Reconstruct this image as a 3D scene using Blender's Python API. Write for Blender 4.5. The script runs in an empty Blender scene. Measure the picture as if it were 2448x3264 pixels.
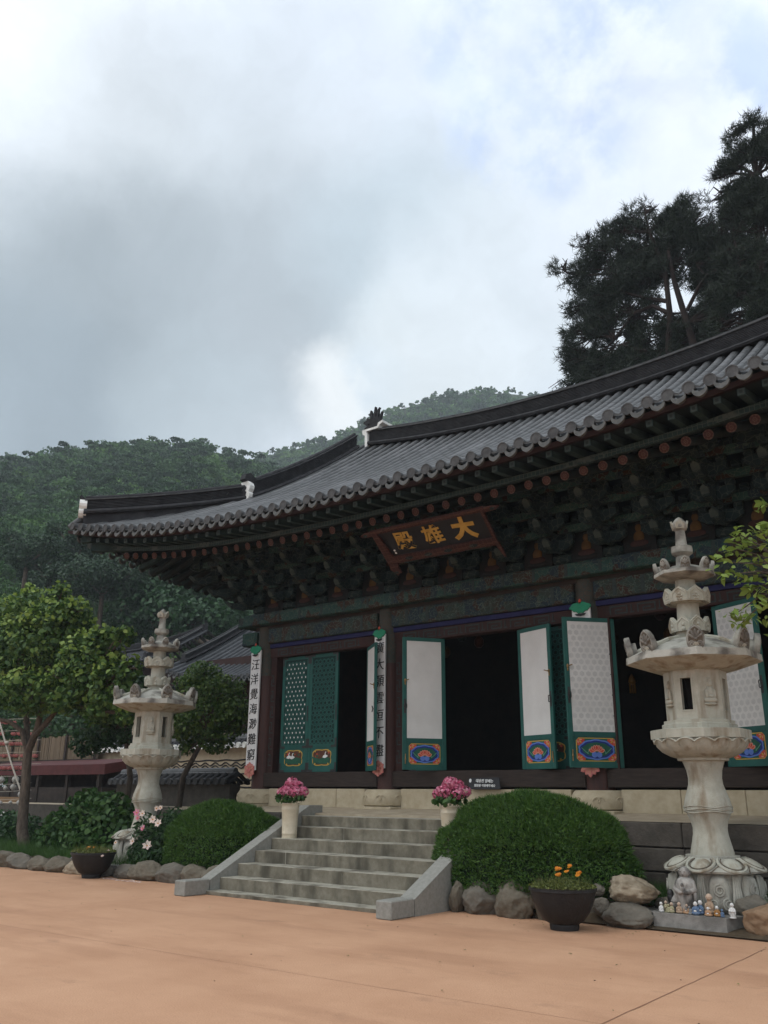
import bpy, bmesh, math, random
import numpy as np
from mathutils import Vector, Matrix, noise
S = bpy.context.scene
COL = S.collection
PI = math.pi
HAZE = .00065
rad = math.radians

# ------------------------------------------------------------------ camera
PITCH, ROLL, YAW = 0.31341926, 0.00797448, 0.66803732
FPX = 2774.21
EYE = Vector((0, 0, 1.6))
fw = Vector((-math.sin(YAW)*math.cos(PITCH), math.cos(YAW)*math.cos(PITCH), math.sin(PITCH)))
r0 = Vector((math.cos(YAW), math.sin(YAW), 0)); u0 = r0.cross(fw)
rt = r0*math.cos(ROLL)+u0*math.sin(ROLL); up = u0*math.cos(ROLL)-r0*math.sin(ROLL)
cam = bpy.data.objects.new('camera', bpy.data.cameras.new('camera'))
COL.objects.link(cam)
cam.matrix_world = Matrix(((rt.x, up.x, -fw.x, 0), (rt.y, up.y, -fw.y, 0), (rt.z, up.z, -fw.z, 1.6), (0, 0, 0, 1)))
cam.data.sensor_fit = 'VERTICAL'; cam.data.sensor_height = 24.0; cam.data.lens = 24.0*FPX/3264
cam.data.clip_start = 0.05; cam.data.clip_end = 3000
S.camera = cam
def ray(u, v):
    return rt*((u-1224)/FPX)+up*(-(v-1632)/FPX)+fw
def at(u, v, Y):
    """a point seen at photo pixel u,v that stands Y metres in front of the facade line"""
    d = ray(u, v)
    return EYE+d*(Y/d.y)
def atR(u, v, r):
    d = ray(u, v)
    return EYE+d*(r/math.hypot(d.x, d.y))

# ------------------------------------------------------------------ render settings, exposure
S.render.engine = 'CYCLES'
S.view_settings.view_transform = 'Standard'; S.view_settings.look = 'None'
S.view_settings.exposure = 0.42; S.view_settings.gamma = 1.0
S.cycles.use_denoising = True
S.cycles.max_bounces = 6; S.cycles.diffuse_bounces = 3; S.cycles.glossy_bounces = 2
S.cycles.transmission_bounces = 2; S.cycles.volume_bounces = 0; S.cycles.transparent_max_bounces = 4
S.cycles.sample_clamp_indirect = 4.0
S.cycles.volume_step_rate = 4

# ------------------------------------------------------------------ world: cloudy sky
W = bpy.data.worlds.new('World'); S.world = W; W.use_nodes = True
nt = W.node_tree; nt.nodes.clear()
def N(t, **k):
    n = nt.nodes.new(t)
    for a, b in k.items():
        if a.startswith('i_'):
            n.inputs[int(a[2:])].default_value = b
        else: setattr(n, a, b)
    return n
def L(a, b): nt.links.new(a, b)
tc = N('ShaderNodeTexCoord')
SUN_DIR = Vector((-0.35, -0.55, 0.76)).normalized()
sky = N('ShaderNodeTexSky', sky_type='NISHITA', sun_disc=False)
sky.sun_elevation = math.asin(SUN_DIR.z); sky.sun_rotation = math.atan2(SUN_DIR.x, SUN_DIR.y)
sky.air_density = 1.0; sky.dust_density = 1.5
nz = N('ShaderNodeTexNoise', i_2=2.2, i_3=7.0, i_4=0.55); L(tc.outputs['Generated'], nz.inputs[0])
sub = N('ShaderNodeVectorMath', operation='SUBTRACT'); L(nz.outputs['Color'], sub.inputs[0]); sub.inputs[1].default_value = (.5, .5, .5)
scl = N('ShaderNodeVectorMath', operation='SCALE'); L(sub.outputs[0], scl.inputs[0]); scl.inputs[3].default_value = 0.16
add = N('ShaderNodeVectorMath', operation='ADD'); L(tc.outputs['Generated'], add.inputs[0]); L(scl.outputs[0], add.inputs[1])
nzb = N('ShaderNodeTexNoise', i_2=9.0, i_3=8.0, i_4=0.6); L(tc.outputs['Generated'], nzb.inputs[0])
sb2 = N('ShaderNodeVectorMath', operation='MULTIPLY_ADD'); L(nzb.outputs['Color'], sb2.inputs[0]); sb2.inputs[1].default_value = (.09, .09, .09); sb2.inputs[2].default_value = (-.045, -.045, -.045)
ad2 = N('ShaderNodeVectorMath', operation='ADD'); L(add.outputs[0], ad2.inputs[0]); L(sb2.outputs[0], ad2.inputs[1])
nrm = N('ShaderNodeVectorMath', operation='NORMALIZE'); L(ad2.outputs[0], nrm.inputs[0])
def lobe(u, v, rin, rout, amt=1.0):
    d = ray(u, v).normalized() if not isinstance(u, Vector) else u
    dt = N('ShaderNodeVectorMath', operation='DOT_PRODUCT'); L(nrm.outputs[0], dt.inputs[0]); dt.inputs[1].default_value = d
    mr = N('ShaderNodeMapRange', interpolation_type='SMOOTHSTEP')
    L(dt.outputs['Value'], mr.inputs[0]); mr.inputs[1].default_value = math.cos(rad(rout)); mr.inputs[2].default_value = math.cos(rad(rin))
    mr.inputs[3].default_value = 0; mr.inputs[4].default_value = amt
    return mr.outputs[0]
def broken(fac, sc=7.0, lo=.42, hi=.60):
    n = N('ShaderNodeTexNoise', i_2=sc, i_3=9.0, i_4=0.62); L(tc.outputs['Generated'], n.inputs[0])
    m = N('ShaderNodeMapRange', interpolation_type='SMOOTHSTEP'); L(n.outputs[0], m.inputs[0]); m.inputs[1].default_value = lo; m.inputs[2].default_value = hi
    q = N('ShaderNodeMath', operation='MULTIPLY'); L(fac, q.inputs[0]); L(m.outputs[0], q.inputs[1]); return q.outputs[0]
def lin(r, g, b, k=1.0):
    f = lambda c: ((c/255+.055)/1.055)**2.4 if c > 10 else c/255/12.92
    return (f(r)*k, f(g)*k, f(b)*k, 1)
cur = None
def over(col, fac):
    global cur
    m = N('ShaderNodeMix', data_type='RGBA')
    if hasattr(cur, 'links'): L(cur, m.inputs[6])
    else: m.inputs[6].default_value = cur
    L(fac, m.inputs[0])
    if hasattr(col, 'links'): L(col, m.inputs[7])
    else: m.inputs[7].default_value = col
    cur = m.outputs[2]
K = 11.5
cur = lin(203, 213, 224, K)                                         # thin bright overcast
over(lin(232, 238, 244, K*1.2), lobe(Vector((.25, -.3, .93)).normalized(), 0, 15, 75))       # brighter towards the zenith
over(lin(222, 229, 237, K), lobe(300, 150, 10, 30))
over(lin(204, 214, 228, K), lobe(1300, 300, 4, 18, .8))
over(lin(178, 187, 194, K), lobe(700, 900, 3, 20, .75))
over(lin(151, 161, 169, K), lobe(980, 1000, 1, 11, .7))
over(lin(150, 160, 168, K), lobe(600, 1040, 1, 11, .7))
over(lin(146, 157, 165, K), lobe(250, 1060, 1, 12, .7))
over(lin(140, 151, 159, K), lobe(20, 1200, 2, 13, .8))
over(lin(170, 185, 195, K), lobe(1480, 900, 1, 12, .75))
over(lin(135, 148, 158, K), lobe(60, 1370, 2, 10, .8))
over(lin(158, 170, 178, K), lobe(620, 1340, 1, 7, .7))
over(lin(218, 223, 226, K), lobe(1130, 1320, 1.2, 4.8, .95))
over(lin(166, 186, 204, K), broken(lobe(1250, 1220, .8, 3.2, .95), 9, .35, .55))
over(lin(208, 216, 221, K), lobe(1420, 1200, 2, 8, .8))
over(lin(208, 217, 225, K), lobe(1750, 900, 3, 11, .8))
over(lin(212, 220, 231, K), lobe(2200, 330, 3, 14, .85))
over(lin(168, 186, 218, K), broken(lobe(2020, 130, 1, 9, 1), 6, .40, .60))
over(lin(180, 196, 222, K), broken(lobe(1620, 410, .3, 4.5, 1), 8, .42, .6))
over(lin(184, 199, 225, K), broken(lobe(1480, 50, .3, 4, .9), 8, .42, .6))
over(lin(214, 221, 231, K), broken(lobe(2330, 260, 1, 8, .9), 6, .38, .6))
over(lin(174, 191, 222, K), broken(lobe(2420, 170, .3, 4.5, .9), 8, .42, .6))
over(lin(212, 219, 229, K), lobe(2250, 480, 1, 6, .6))
over(sky.outputs[0], lobe(Vector((.8, .0, .6)).normalized(), 0, 2, 22, .8))

# fine billow modulation of the cloud sheet
nz2 = N('ShaderNodeTexNoise', i_2=6.0, i_3=10.0, i_4=0.66); L(nrm.outputs[0], nz2.inputs[0])
mr2 = N('ShaderNodeMapRange'); L(nz2.outputs[0], mr2.inputs[0]); mr2.inputs[1].default_value = .25; mr2.inputs[2].default_value = .75
mr2.inputs[3].default_value = .88; mr2.inputs[4].default_value = 1.12
ml = N('ShaderNodeVectorMath', operation='SCALE'); L(cur, ml.inputs[0]); L(mr2.outputs[0], ml.inputs[3])
bg = N('ShaderNodeBackground'); L(ml.outputs[0], bg.inputs[0]); bg.inputs[1].default_value = 0.1
wo = N('ShaderNodeOutputWorld'); L(bg.outputs[0], wo.inputs[0])

# ------------------------------------------------------------------ sun behind the clouds
sun = bpy.data.objects.new('sun', bpy.data.lights.new('sun', 'SUN')); COL.objects.link(sun)
sun.data.energy = 0.6; sun.data.angle = rad(25); sun.data.color = (1, .96, .9)
sun.rotation_euler = SUN_DIR.to_track_quat('Z', 'Y').to_euler()

# ------------------------------------------------------------------ materials
def mat(name, c1, c2=None, rough=.85, scale=4.0, detail=6, lo=.35, hi=.65, bump=0.0, bscale=30, spec=.3, island=False,
        transl=0.0, extra=None, metal=0.0, coord='Object', c3=None, stretch=None):
    m = bpy.data.materials.new(name); m.use_nodes = True
    t = m.node_tree; b = t.nodes['Principled BSDF']
    b.inputs['Roughness'].default_value = rough; b.inputs['Specular IOR Level'].default_value = spec; b.inputs['Metallic'].default_value = metal
    c1 = (*c1[:3], 1); c2 = (*(c2 or c1)[:3], 1)
    tcx = t.nodes.new('ShaderNodeTexCoord')
    src = tcx.outputs[coord]
    if stretch:
        mp = t.nodes.new('ShaderNodeMapping'); mp.inputs['Scale'].default_value = stretch
        t.links.new(src, mp.inputs[0]); src = mp.outputs[0]
    nzz = t.nodes.new('ShaderNodeTexNoise'); nzz.inputs['Scale'].default_value = scale; nzz.inputs['Detail'].default_value = detail
    nzz.inputs['Roughness'].default_value = .62
    t.links.new(src, nzz.inputs[0])
    cr = t.nodes.new('ShaderNodeValToRGB'); cr.color_ramp.elements[0].position = lo; cr.color_ramp.elements[1].position = hi
    cr.color_ramp.elements[0].color = c1; cr.color_ramp.elements[1].color = c2
    if c3:
        e = cr.color_ramp.elements.new((lo+hi)/2); e.color = (*c3[:3], 1)
    if island:
        g = t.nodes.new('ShaderNodeNewGeometry')
        t.links.new(g.outputs['Random Per Island'], cr.inputs[0])
        cr.color_ramp.elements[0].position = 0; cr.color_ramp.elements[-1].position = 1
    else: t.links.new(nzz.outputs[0], cr.inputs[0])
    t.links.new(cr.outputs[0], b.inputs['Base Color'])
    if bump:
        nb = t.nodes.new('ShaderNodeTexNoise'); nb.inputs['Scale'].default_value = bscale; nb.inputs['Detail'].default_value = 6
        t.links.new(src, nb.inputs[0])
        bp = t.nodes.new('ShaderNodeBump'); bp.inputs['Strength'].default_value = min(1, bump); bp.inputs['Distance'].default_value = .02
        t.links.new(nb.outputs[0], bp.inputs['Height']); t.links.new(bp.outputs[0], b.inputs['Normal'])
    if transl:
        tr = t.nodes.new('ShaderNodeBsdfTranslucent'); t.links.new(cr.outputs[0], tr.inputs[0])
        mx = t.nodes.new('ShaderNodeMixShader'); mx.inputs[0].default_value = transl
        t.links.new(b.outputs[0], mx.inputs[1]); t.links.new(tr.outputs[0], mx.inputs[2])
        t.links.new(mx.outputs[0], t.nodes['Material Output'].inputs[0])
    if extra: extra(t, b, cr, src)
    return m
def over_mix(t, b, cur, fac, col):
    m = t.nodes.new('ShaderNodeMix'); m.data_type = 'RGBA'
    t.links.new(cur, m.inputs[6]); t.links.new(fac, m.inputs[0]); m.inputs[7].default_value = (*col[:3], 1)
    return m.outputs[2]
def streaks(col, scale=(6, 6, .7), lo=.52, hi=.75, amt=.8):
    """weather stains with a shape of their own"""
    def f(t, b, cr, src):
        mp = t.nodes.new('ShaderNodeMapping'); mp.inputs['Scale'].default_value = scale; t.links.new(src, mp.inputs[0])
        n = t.nodes.new('ShaderNodeTexNoise'); n.inputs['Scale'].default_value = 1; n.inputs['Detail'].default_value = 5; t.links.new(mp.outputs[0], n.inputs[0])
        mr = t.nodes.new('ShaderNodeMapRange'); mr.inputs[1].default_value = lo; mr.inputs[2].default_value = hi; mr.inputs[4].default_value = amt
        t.links.new(n.outputs[0], mr.inputs[0])
        cur = over_mix(t, b, cr.outputs[0], mr.outputs[0], col)
        t.links.new(cur, b.inputs['Base Color'])
    return f
def clay(t, b, cr, src):
    def msk(scale, lo, hi, amt, det=6):
        mp = t.nodes.new('ShaderNodeMapping'); mp.inputs['Scale'].default_value = scale; t.links.new(src, mp.inputs[0])
        n = t.nodes.new('ShaderNodeTexNoise'); n.inputs['Scale'].default_value = 1; n.inputs['Detail'].default_value = det; n.inputs['Roughness'].default_value = .65; t.links.new(mp.outputs[0], n.inputs[0])
        mr = t.nodes.new('ShaderNodeMapRange'); mr.inputs[1].default_value = lo; mr.inputs[2].default_value = hi; mr.inputs[4].default_value = amt
        t.links.new(n.outputs[0], mr.inputs[0]); return mr.outputs[0]
    cur = over_mix(t, b, cr.outputs[0], msk((.25, 1.0, 1), .50, .68, .7), (.37, .195, .112))
    cur = over_mix(t, b, cur, msk((1.4, 2.2, 1), .60, .74, .55), (.30, .17, .105))
    cur = over_mix(t, b, cur, msk((.5, .7, 1), .58, .75, .5), (.60, .37, .235))
    cur = over_mix(t, b, cur, msk((70, 70, 70), .50, .75, .45, 2), (.28, .15, .085))
    t.links.new(cur, b.inputs['Base Color'])
def dancheong(t, b, cr, src):
    """painted temple patterning: scrolls and fine cells in teal, rust, ochre and pale lines"""
    cur = cr.outputs[0]
    v = t.nodes.new('ShaderNodeTexVoronoi'); v.feature = 'DISTANCE_TO_EDGE'; v.inputs['Scale'].default_value = 9
    nn = t.nodes.new('ShaderNodeTexNoise'); nn.inputs['Scale'].default_value = 5; t.links.new(src, nn.inputs[0])
    ad = t.nodes.new('ShaderNodeVectorMath'); ad.operation = 'MULTIPLY_ADD'; t.links.new(nn.outputs['Color'], ad.inputs[0]); ad.inputs[1].default_value = (.35, .35, .35); t.links.new(src, ad.inputs[2])
    t.links.new(ad.outputs[0], v.inputs['Vector'])
    def step(o, a, c):
        mr = t.nodes.new('ShaderNodeMapRange'); mr.inputs[1].default_value = a; mr.inputs[2].default_value = c; t.links.new(o, mr.inputs[0]); return mr.outputs[0]
    v2 = t.nodes.new('ShaderNodeTexVoronoi'); v2.inputs['Scale'].default_value = 4.5; t.links.new(src, v2.inputs['Vector'])
    sep = t.nodes.new('ShaderNodeSeparateColor'); t.links.new(v2.outputs['Color'], sep.inputs[0])
    cur = over_mix(t, b, cur, step(sep.outputs[0], .66, .7), (.036, .019, .013))
    cur = over_mix(t, b, cur, step(sep.outputs[1], .80, .82), (.012, .026, .036))
    cur = over_mix(t, b, cur, step(v.outputs['Distance'], .055, .02), (.06, .085, .068))
    wv = t.nodes.new('ShaderNodeTexVoronoi'); wv.inputs['Scale'].default_value = 16; t.links.new(src, wv.inputs['Vector'])
    cur = over_mix(t, b, cur, step(wv.outputs['Distance'], .16, .1), (.085, .042, .018))
    t.links.new(cur, b.inputs['Base Color'])
def checks(scale, col, w=.06, rnd=.15):
    def f(t, b, cr, src):
        v = t.nodes.new('ShaderNodeTexVoronoi'); v.feature = 'DISTANCE_TO_EDGE'; v.inputs['Scale'].default_value = scale; v.inputs['Randomness'].default_value = rnd
        t.links.new(src, v.inputs['Vector'])
        mr = t.nodes.new('ShaderNodeMapRange'); mr.inputs[1].default_value = w; mr.inputs[2].default_value = w*.4; t.links.new(v.outputs['Distance'], mr.inputs[0])
        t.links.new(over_mix(t, b, cr.outputs[0], mr.outputs[0], col), b.inputs['Base Color'])
    return f
M = {}
def defs():
    M['clay'] = mat('clay_paving', (.455, .25, .145), (.55, .32, .195), .9, .9, 10, .3, .7, .35, 60, extra=clay)
    M['soil'] = mat('soil', (.05, .035, .02), (.09, .065, .04), .95, 6, bump=.6, bscale=20)
    M['sand'] = mat('sandy_terrace', (.30, .245, .17), (.40, .335, .245), .95, 3, bump=.3, bscale=60)
    M['hill'] = mat('hillside', (.018, .034, .014), (.04, .06, .022), .95, .15, bump=.5, bscale=2)
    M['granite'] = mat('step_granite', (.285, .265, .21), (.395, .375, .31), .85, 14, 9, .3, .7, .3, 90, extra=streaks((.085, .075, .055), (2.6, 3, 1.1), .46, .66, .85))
    M['riser'] = mat('shaded_stained_riser', (.138, .122, .088), (.225, .205, .158), .9, 10, 9, .3, .7, .3, 90, extra=streaks((.055, .05, .036), (3.2, 3, .9), .45, .66, .85))  # base darkened to paint shade on the front faces; streaks are stains
    M['cheek'] = mat('cheek_granite', (.22, .215, .19), (.30, .295, .265), .85, 18, 9, .3, .7, .35, 110, extra=streaks((.17, .165, .14), (2, 2, 2), .55, .75, .6))
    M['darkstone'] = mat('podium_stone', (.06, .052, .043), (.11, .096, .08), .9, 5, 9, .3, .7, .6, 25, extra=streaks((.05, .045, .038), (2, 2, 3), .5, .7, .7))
    M['tanstone'] = mat('plinth_stone', (.36, .30, .20), (.44, .375, .265), .9, 7, 8, bump=.2, bscale=60)
    M['lantern'] = mat('lantern_granite', (.33, .325, .265), (.43, .42, .355), .85, 9, 9, .3, .7, .35, 70, extra=streaks((.19, .14, .085), (6, 6, 1.0), .52, .70, .8))
    M['lantern_roof'] = mat('lantern_roof_granite', (.33, .325, .28), (.42, .41, .365), .85, 9, 9, .3, .7, .35, 70, extra=streaks((.09, .08, .07), (3, 3, 3), .44, .62, .9))
    M['lantern_base'] = mat('lantern_base_granite', (.32, .31, .26), (.42, .41, .355), .85, 9, 9, .3, .7, .35, 70, extra=streaks((.12, .105, .09), (5, 5, .9), .54, .72, .7))
    M['groove'] = mat('painted_groove_shade', (.09, .075, .055), (.16, .13, .10), .95, 12)  # dark tone painted in as the shade of carved recesses
    M['slab'] = mat('slab_granite', (.19, .18, .165), (.27, .26, .24), .9, 14, 8, bump=.3, bscale=80, extra=streaks((.12, .115, .105), (1.6, 1.6, 2), .5, .6, .7))
    M['rock'] = mat('fieldstone', (0.092, 0.0782, 0.057), (0.184, 0.1582, 0.1196), .92, 5, 10, .3, .7, .8, 14, extra=streaks((.085, .07, .05), (3, 3, 3), .5, .72, .8))
    M['rock_grey'] = mat('grey_fieldstone', (.10, .088, .07), (.175, .155, .125), .92, 5, 10, .3, .7, .6, 14, extra=streaks((.07, .065, .055), (3, 3, 3), .5, .72, .7))
    M['rock_tan'] = mat('tan_fieldstone', (0.216, 0.168, 0.112), (0.368, 0.312, 0.232), .92, 6, 10, .3, .7, .9, 12, extra=streaks((.12, .09, .055), (4, 4, 4), .5, .66, .8))
    M['rock_brown'] = mat('brown_fieldstone', (0.165, 0.0975, 0.0525), (0.27, 0.18, 0.1125), .92, 6, 10, .3, .7, .8, 14)
    M['tile'] = mat('roof_tile', (0.0377, 0.0391, 0.04), (0.0773, 0.08, 0.0819), .55, 3, 8, .3, .7, .2, 50, spec=.5, extra=streaks((.17, .172, .178), (1.5, .35, 1), .52, .70, .55))
    M['tile_side'] = mat('old_roof_tile', (.034, .036, .040), (.066, .070, .076), .7, 3, 8, .3, .7, .2, 50, spec=.3)
    M['trough'] = mat('trough_tile', (.016, .017, .018), (.034, .036, .038), .9, 5, 8, bump=.3, bscale=40, spec=.15)
    M['tongue'] = mat('eave_tongue', (0.0612, 0.0632, 0.0612), (0.1156, 0.1183, 0.1142), .8, 9, 8, .3, .7, .5, 60)
    M['paper_spot'] = mat('paper_lattice_ghost', (.47, .475, .465), (.55, .555, .54), .9, 5)
    M['tile_dark'] = mat('ridge_tile', (.020, .020, .022), (.042, .042, .045), .85, 5, 8, bump=.3, bscale=40, spec=.2)
    M['tile_end'] = mat('tile_end', (0.0397, 0.0405, 0.0419), (0.0795, 0.0809, 0.0816), .7, 7, 8, bump=.3, bscale=50)
    M['mortar'] = mat('lime_mortar', (.62, .62, .58), (.8, .8, .77), .9, 6, bump=.3, bscale=30, extra=streaks((.3, .29, .26), (5, 5, 2), .58, .75, .7))
    M['wood_dark'] = mat('dark_wood', (.020, .014, .011), (.038, .026, .021), .75, 3, 8, bump=.25, bscale=40, stretch=(1, 8, 8))
    M['column'] = mat('column_paint', (.032, .012, .009), (.056, .018, .013), .6, 3, 8, bump=.2, bscale=40, stretch=(8, 8, .8), spec=.4)
    M['column_top'] = mat('column_head_paint', (0.0375, 0.039, 0.0315), (0.0638, 0.051, 0.039), .75, 6, extra=checks(11, (.03, .05, .045), .05, 1))
    M['red_wood'] = mat('red_brown_paint', (.024, .0105, .009), (.04, .016, .013), .75, 4, 8)
    M['danch'] = mat('painted_timber', (0.011, 0.0425, 0.0374), (0.0255, 0.0646, 0.0544), .8, 5, extra=dancheong)
    M['danch_red'] = mat('painted_timber_rust', (0.03, 0.026, 0.02), (0.02, 0.048, 0.042), .8, 5, extra=dancheong)
    M['teal'] = mat('teal_bracket', (0.0026, 0.0106, 0.0119), (0.0076, 0.0204, 0.0213), .8, 6, extra=checks(9, (.038, .05, .042), .05, 1))
    M['teal_d'] = mat('deep_teal_bracket', (0.003, 0.01, 0.011), (0.008, 0.015, 0.015), .8, 8, c3=(0.01, 0.009, 0.009))
    M['tip'] = mat('bracket_tip', (0.02, 0.032, 0.031), (0.045, 0.058, 0.05), .8, 8)
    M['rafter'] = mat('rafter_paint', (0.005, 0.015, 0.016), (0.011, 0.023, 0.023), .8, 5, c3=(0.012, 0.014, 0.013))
    M['fly'] = mat('flying_rafter_paint', (0.0128, 0.03, 0.0315), (0.03, 0.0525, 0.0525), .8, 6)
    M['flow_red'] = mat('rafter_flower', (0.0338, 0.0072, 0.0056), (0.0516, 0.0135, 0.0099), .75, 10)
    M['flow_pale'] = mat('rafter_flower_line', (0.0768, 0.0442, 0.0307), (0.096, 0.0576, 0.0384), .75, 10)
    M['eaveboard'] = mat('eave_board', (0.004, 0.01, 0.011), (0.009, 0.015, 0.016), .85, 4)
    M['eavered'] = mat('eave_batten', (0.0154, 0.0056, 0.0056), (0.0238, 0.0084, 0.0077), .8, 4)
    M['bord'] = mat('eave_border', (0.009, 0.027, 0.0285), (0.021, 0.045, 0.045), .8, 5, extra=checks(13, (.06, .075, .07), .09))
    M['blue'] = mat('blue_paint', (0.0084, 0.0096, 0.051), (0.0144, 0.0156, 0.072), .75, 5)
    M['key'] = mat('meander_paint', (0.0208, 0.032, 0.032), (0.036, 0.0496, 0.048), .8, 20)
    M['door'] = mat('door_green', (0.0054, 0.0675, 0.0558), (0.0081, 0.09, 0.0747), .55, 3, 7, bump=.1, bscale=30, spec=.4)
    M['lattice'] = mat('lattice_green', (.010, .075, .064), (.022, .105, .09), .6, 8)
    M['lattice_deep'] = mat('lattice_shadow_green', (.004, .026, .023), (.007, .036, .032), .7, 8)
    M['paper'] = mat('door_paper', (.56, .56, .54), (.64, .64, .62), .9, 1.6, 6, .35, .65)
    def hexes(t, b, cr, src):
        v = t.nodes.new('ShaderNodeTexVoronoi'); v.inputs['Scale'].default_value = 9.5; v.inputs['Randomness'].default_value = .12
        t.links.new(src, v.inputs['Vector'])
        mr = t.nodes.new('ShaderNodeMapRange'); mr.inputs[1].default_value = .50; mr.inputs[2].default_value = .34; mr.inputs[4].default_value = .55; t.links.new(v.outputs['Distance'], mr.inputs[0])
        t.links.new(over_mix(t, b, cr.outputs[0], mr.outputs[0], (.5, .5, .48)), b.inputs['Base Color'])
    M['paper_hex'] = mat('lattice_backed_paper', (.66, .65, .63), (.72, .71, .69), .9, 2, 6, extra=hexes)
    M['p_blue'] = mat('panel_blue', (0.009, 0.0225, 0.15), (0.015, 0.0338, 0.195), .7, 8)
    M['p_lblue'] = mat('panel_light_blue', (0.0702, 0.1404, 0.4368), (0.1092, 0.195, 0.5148), .7, 8)
    M['p_red'] = mat('panel_red', (0.416, 0.04, 0.024), (0.496, 0.104, 0.06), .7, 14)
    M['p_pink'] = mat('panel_pink', (0.576, 0.264, 0.192), (0.576, 0.264, 0.192), .7, 8)
    M['p_yel'] = mat('panel_yellow', (0.4464, 0.2736, 0.0432), (0.4896, 0.3312, 0.072), .7, 8)
    M['p_grn'] = mat('panel_green', (.012, .07, .045), (.02, .10, .06), .7, 8)
    M['p_lgrn'] = mat('panel_scroll_green', (.10, .26, .19), (.10, .26, .19), .7, 8)
    M['p_brown'] = mat('panel_brown', (.07, .025, .02), (.11, .05, .03), .7, 8)
    M['white'] = mat('white_paint', (.64, .645, .64), (.70, .705, .70), .7, 3)
    M['ink'] = mat('ink', (.012, .012, .013), (.02, .02, .022), .6, 5)
    M['iron'] = mat('black_iron', (.012, .012, .013), (.03, .03, .03), .5, 9, spec=.4)
    M['brass'] = mat('aged_brass', (.22, .14, .06), (.32, .21, .09), .4, 9, metal=.7)
    M['gold'] = mat('gold_leaf', (0.4066, 0.2298, 0.0442), (0.5127, 0.3182, 0.0796), .45, 9, metal=.3)
    M['dimgold'] = mat('painted_ochre', (0.0638, 0.0345, 0.009), (0.0975, 0.054, 0.015), .8, 9)
    M['black'] = mat('signboard_black', (.009, .009, .011), (.014, .014, .017), .5, 4)
    M['signred'] = mat('signboard_red', (0.027, 0.0081, 0.0065), (0.0432, 0.013, 0.0097), .75, 9, extra=checks(11, (.10, .045, .028), .04))
    M['lotusgreen'] = mat('lotus_leaf_green', (.015, .17, .09), (.02, .24, .13), .7, 6)
    M['lotuspink'] = mat('lotus_pink', (.50, .12, .11), (.62, .28, .25), .7, 16)
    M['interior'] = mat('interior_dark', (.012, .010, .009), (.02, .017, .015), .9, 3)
    M['pot'] = mat('black_planter', (.009, .0085, .009), (.017, .016, .016), .55, 8, bump=.3, bscale=30, spec=.35)
    M['vase'] = mat('cream_vase', (.48, .42, .30), (.60, .53, .40), .45, 4, spec=.5, extra=streaks((.30, .25, .17), (5, 5, 2), .58, .75, .5))
    M['bark'] = mat('bark', (.055, .042, .032), (.13, .105, .082), .95, 6, 9, bump=1, bscale=22, stretch=(3, 3, .7))
    M['barkpine'] = mat('pine_bark', (0.0126, 0.0084, 0.0077), (0.0294, 0.0182, 0.0147), .95, 4, 9, bump=1, bscale=9)
    lf = lambda n, a, b, c=None, tr=.3: mat(n, a, b, .55, island=True, transl=tr, c3=c, spec=.35)
    M['leaf'] = lf('magnolia_leaf', (0.0264, 0.0699, 0.0169), (0.1565, 0.2468, 0.0554), (0.0626, 0.1264, 0.0289))
    M['leaf_new'] = lf('fresh_leaf', (.15, .24, .04), (.27, .36, .085), (.2, .29, .055))
    M['leaf_dark'] = lf('dark_leaf', (0.0156, 0.0468, 0.0156), (0.052, 0.1105, 0.0338), (0.0286, 0.0715, 0.0221))
    M['leaf_maple'] = lf('maple_leaf', (0.0367, 0.0834, 0.0216), (0.1417, 0.2084, 0.0467), (0.07, 0.1334, 0.03))
    M['azalea'] = lf('azalea_leaf', (0.024, 0.069, 0.0106), (0.093, 0.177, 0.027), (0.0464, 0.114, 0.0164), .25)
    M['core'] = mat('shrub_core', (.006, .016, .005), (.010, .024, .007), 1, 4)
    M['hydleaf'] = lf('hydrangea_leaf', (0.0198, 0.066, 0.0132), (0.0682, 0.1375, 0.0308), (0.0374, 0.0935, 0.0198))
    M['grass'] = lf('grass_blade', (.026, .075, .012), (.085, .165, .035), (.048, .11, .02))
    M['pine'] = lf('pine_needle', (0.005, 0.012, 0.006), (0.018, 0.032, 0.013), (0.01, 0.02, 0.009), .10)
    M['fir'] = lf('fir_foliage', (0.0128, 0.044, 0.016), (0.04, 0.1, 0.0336), (0.024, 0.068, 0.024), .25)
    def treetint(t, b, cr, src):
        at_ = t.nodes.new('ShaderNodeAttribute'); at_.attribute_name = 'tint'
        g = t.nodes.new('ShaderNodeNewGeometry'); mx = t.nodes.new('ShaderNodeMath'); mx.operation = 'MULTIPLY_ADD'
        t.links.new(g.outputs['Random Per Island'], mx.inputs[0]); mx.inputs[1].default_value = .4; t.links.new(at_.outputs['Fac'], mx.inputs[2])
        t.links.new(mx.outputs[0], cr.inputs[0])
    M['hillpine'] = mat('hill_pine', (0.012, 0.04, 0.015), (0.058, 0.13, 0.038), .6, lo=0, hi=1, c3=(0.028, 0.074, 0.024), transl=.15, extra=treetint)
    M['hillleaf'] = mat('hill_broadleaf', (0.0234, 0.081, 0.018), (0.1125, 0.2205, 0.045), .6, lo=0, hi=1, c3=(0.054, 0.1305, 0.0306), transl=.25, extra=treetint)
    M['nearpine'] = lf('near_pine', (0.009, 0.03, 0.014), (0.036, 0.076, 0.03), (0.019, 0.05, 0.021), .15)
    M['petal_pink'] = lf('hydrangea_petal', (.50, .06, .14), (.78, .38, .48), (.62, .17, .28), .3)
    M['petal_white'] = lf('pale_petal', (.62, .40, .38), (.82, .74, .66), (.78, .62, .54), .3)
    M['petal_orange'] = lf('marigold_petal', (0.576, 0.128, 0.008), (0.64, 0.288, 0.016), None, .2)
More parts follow.
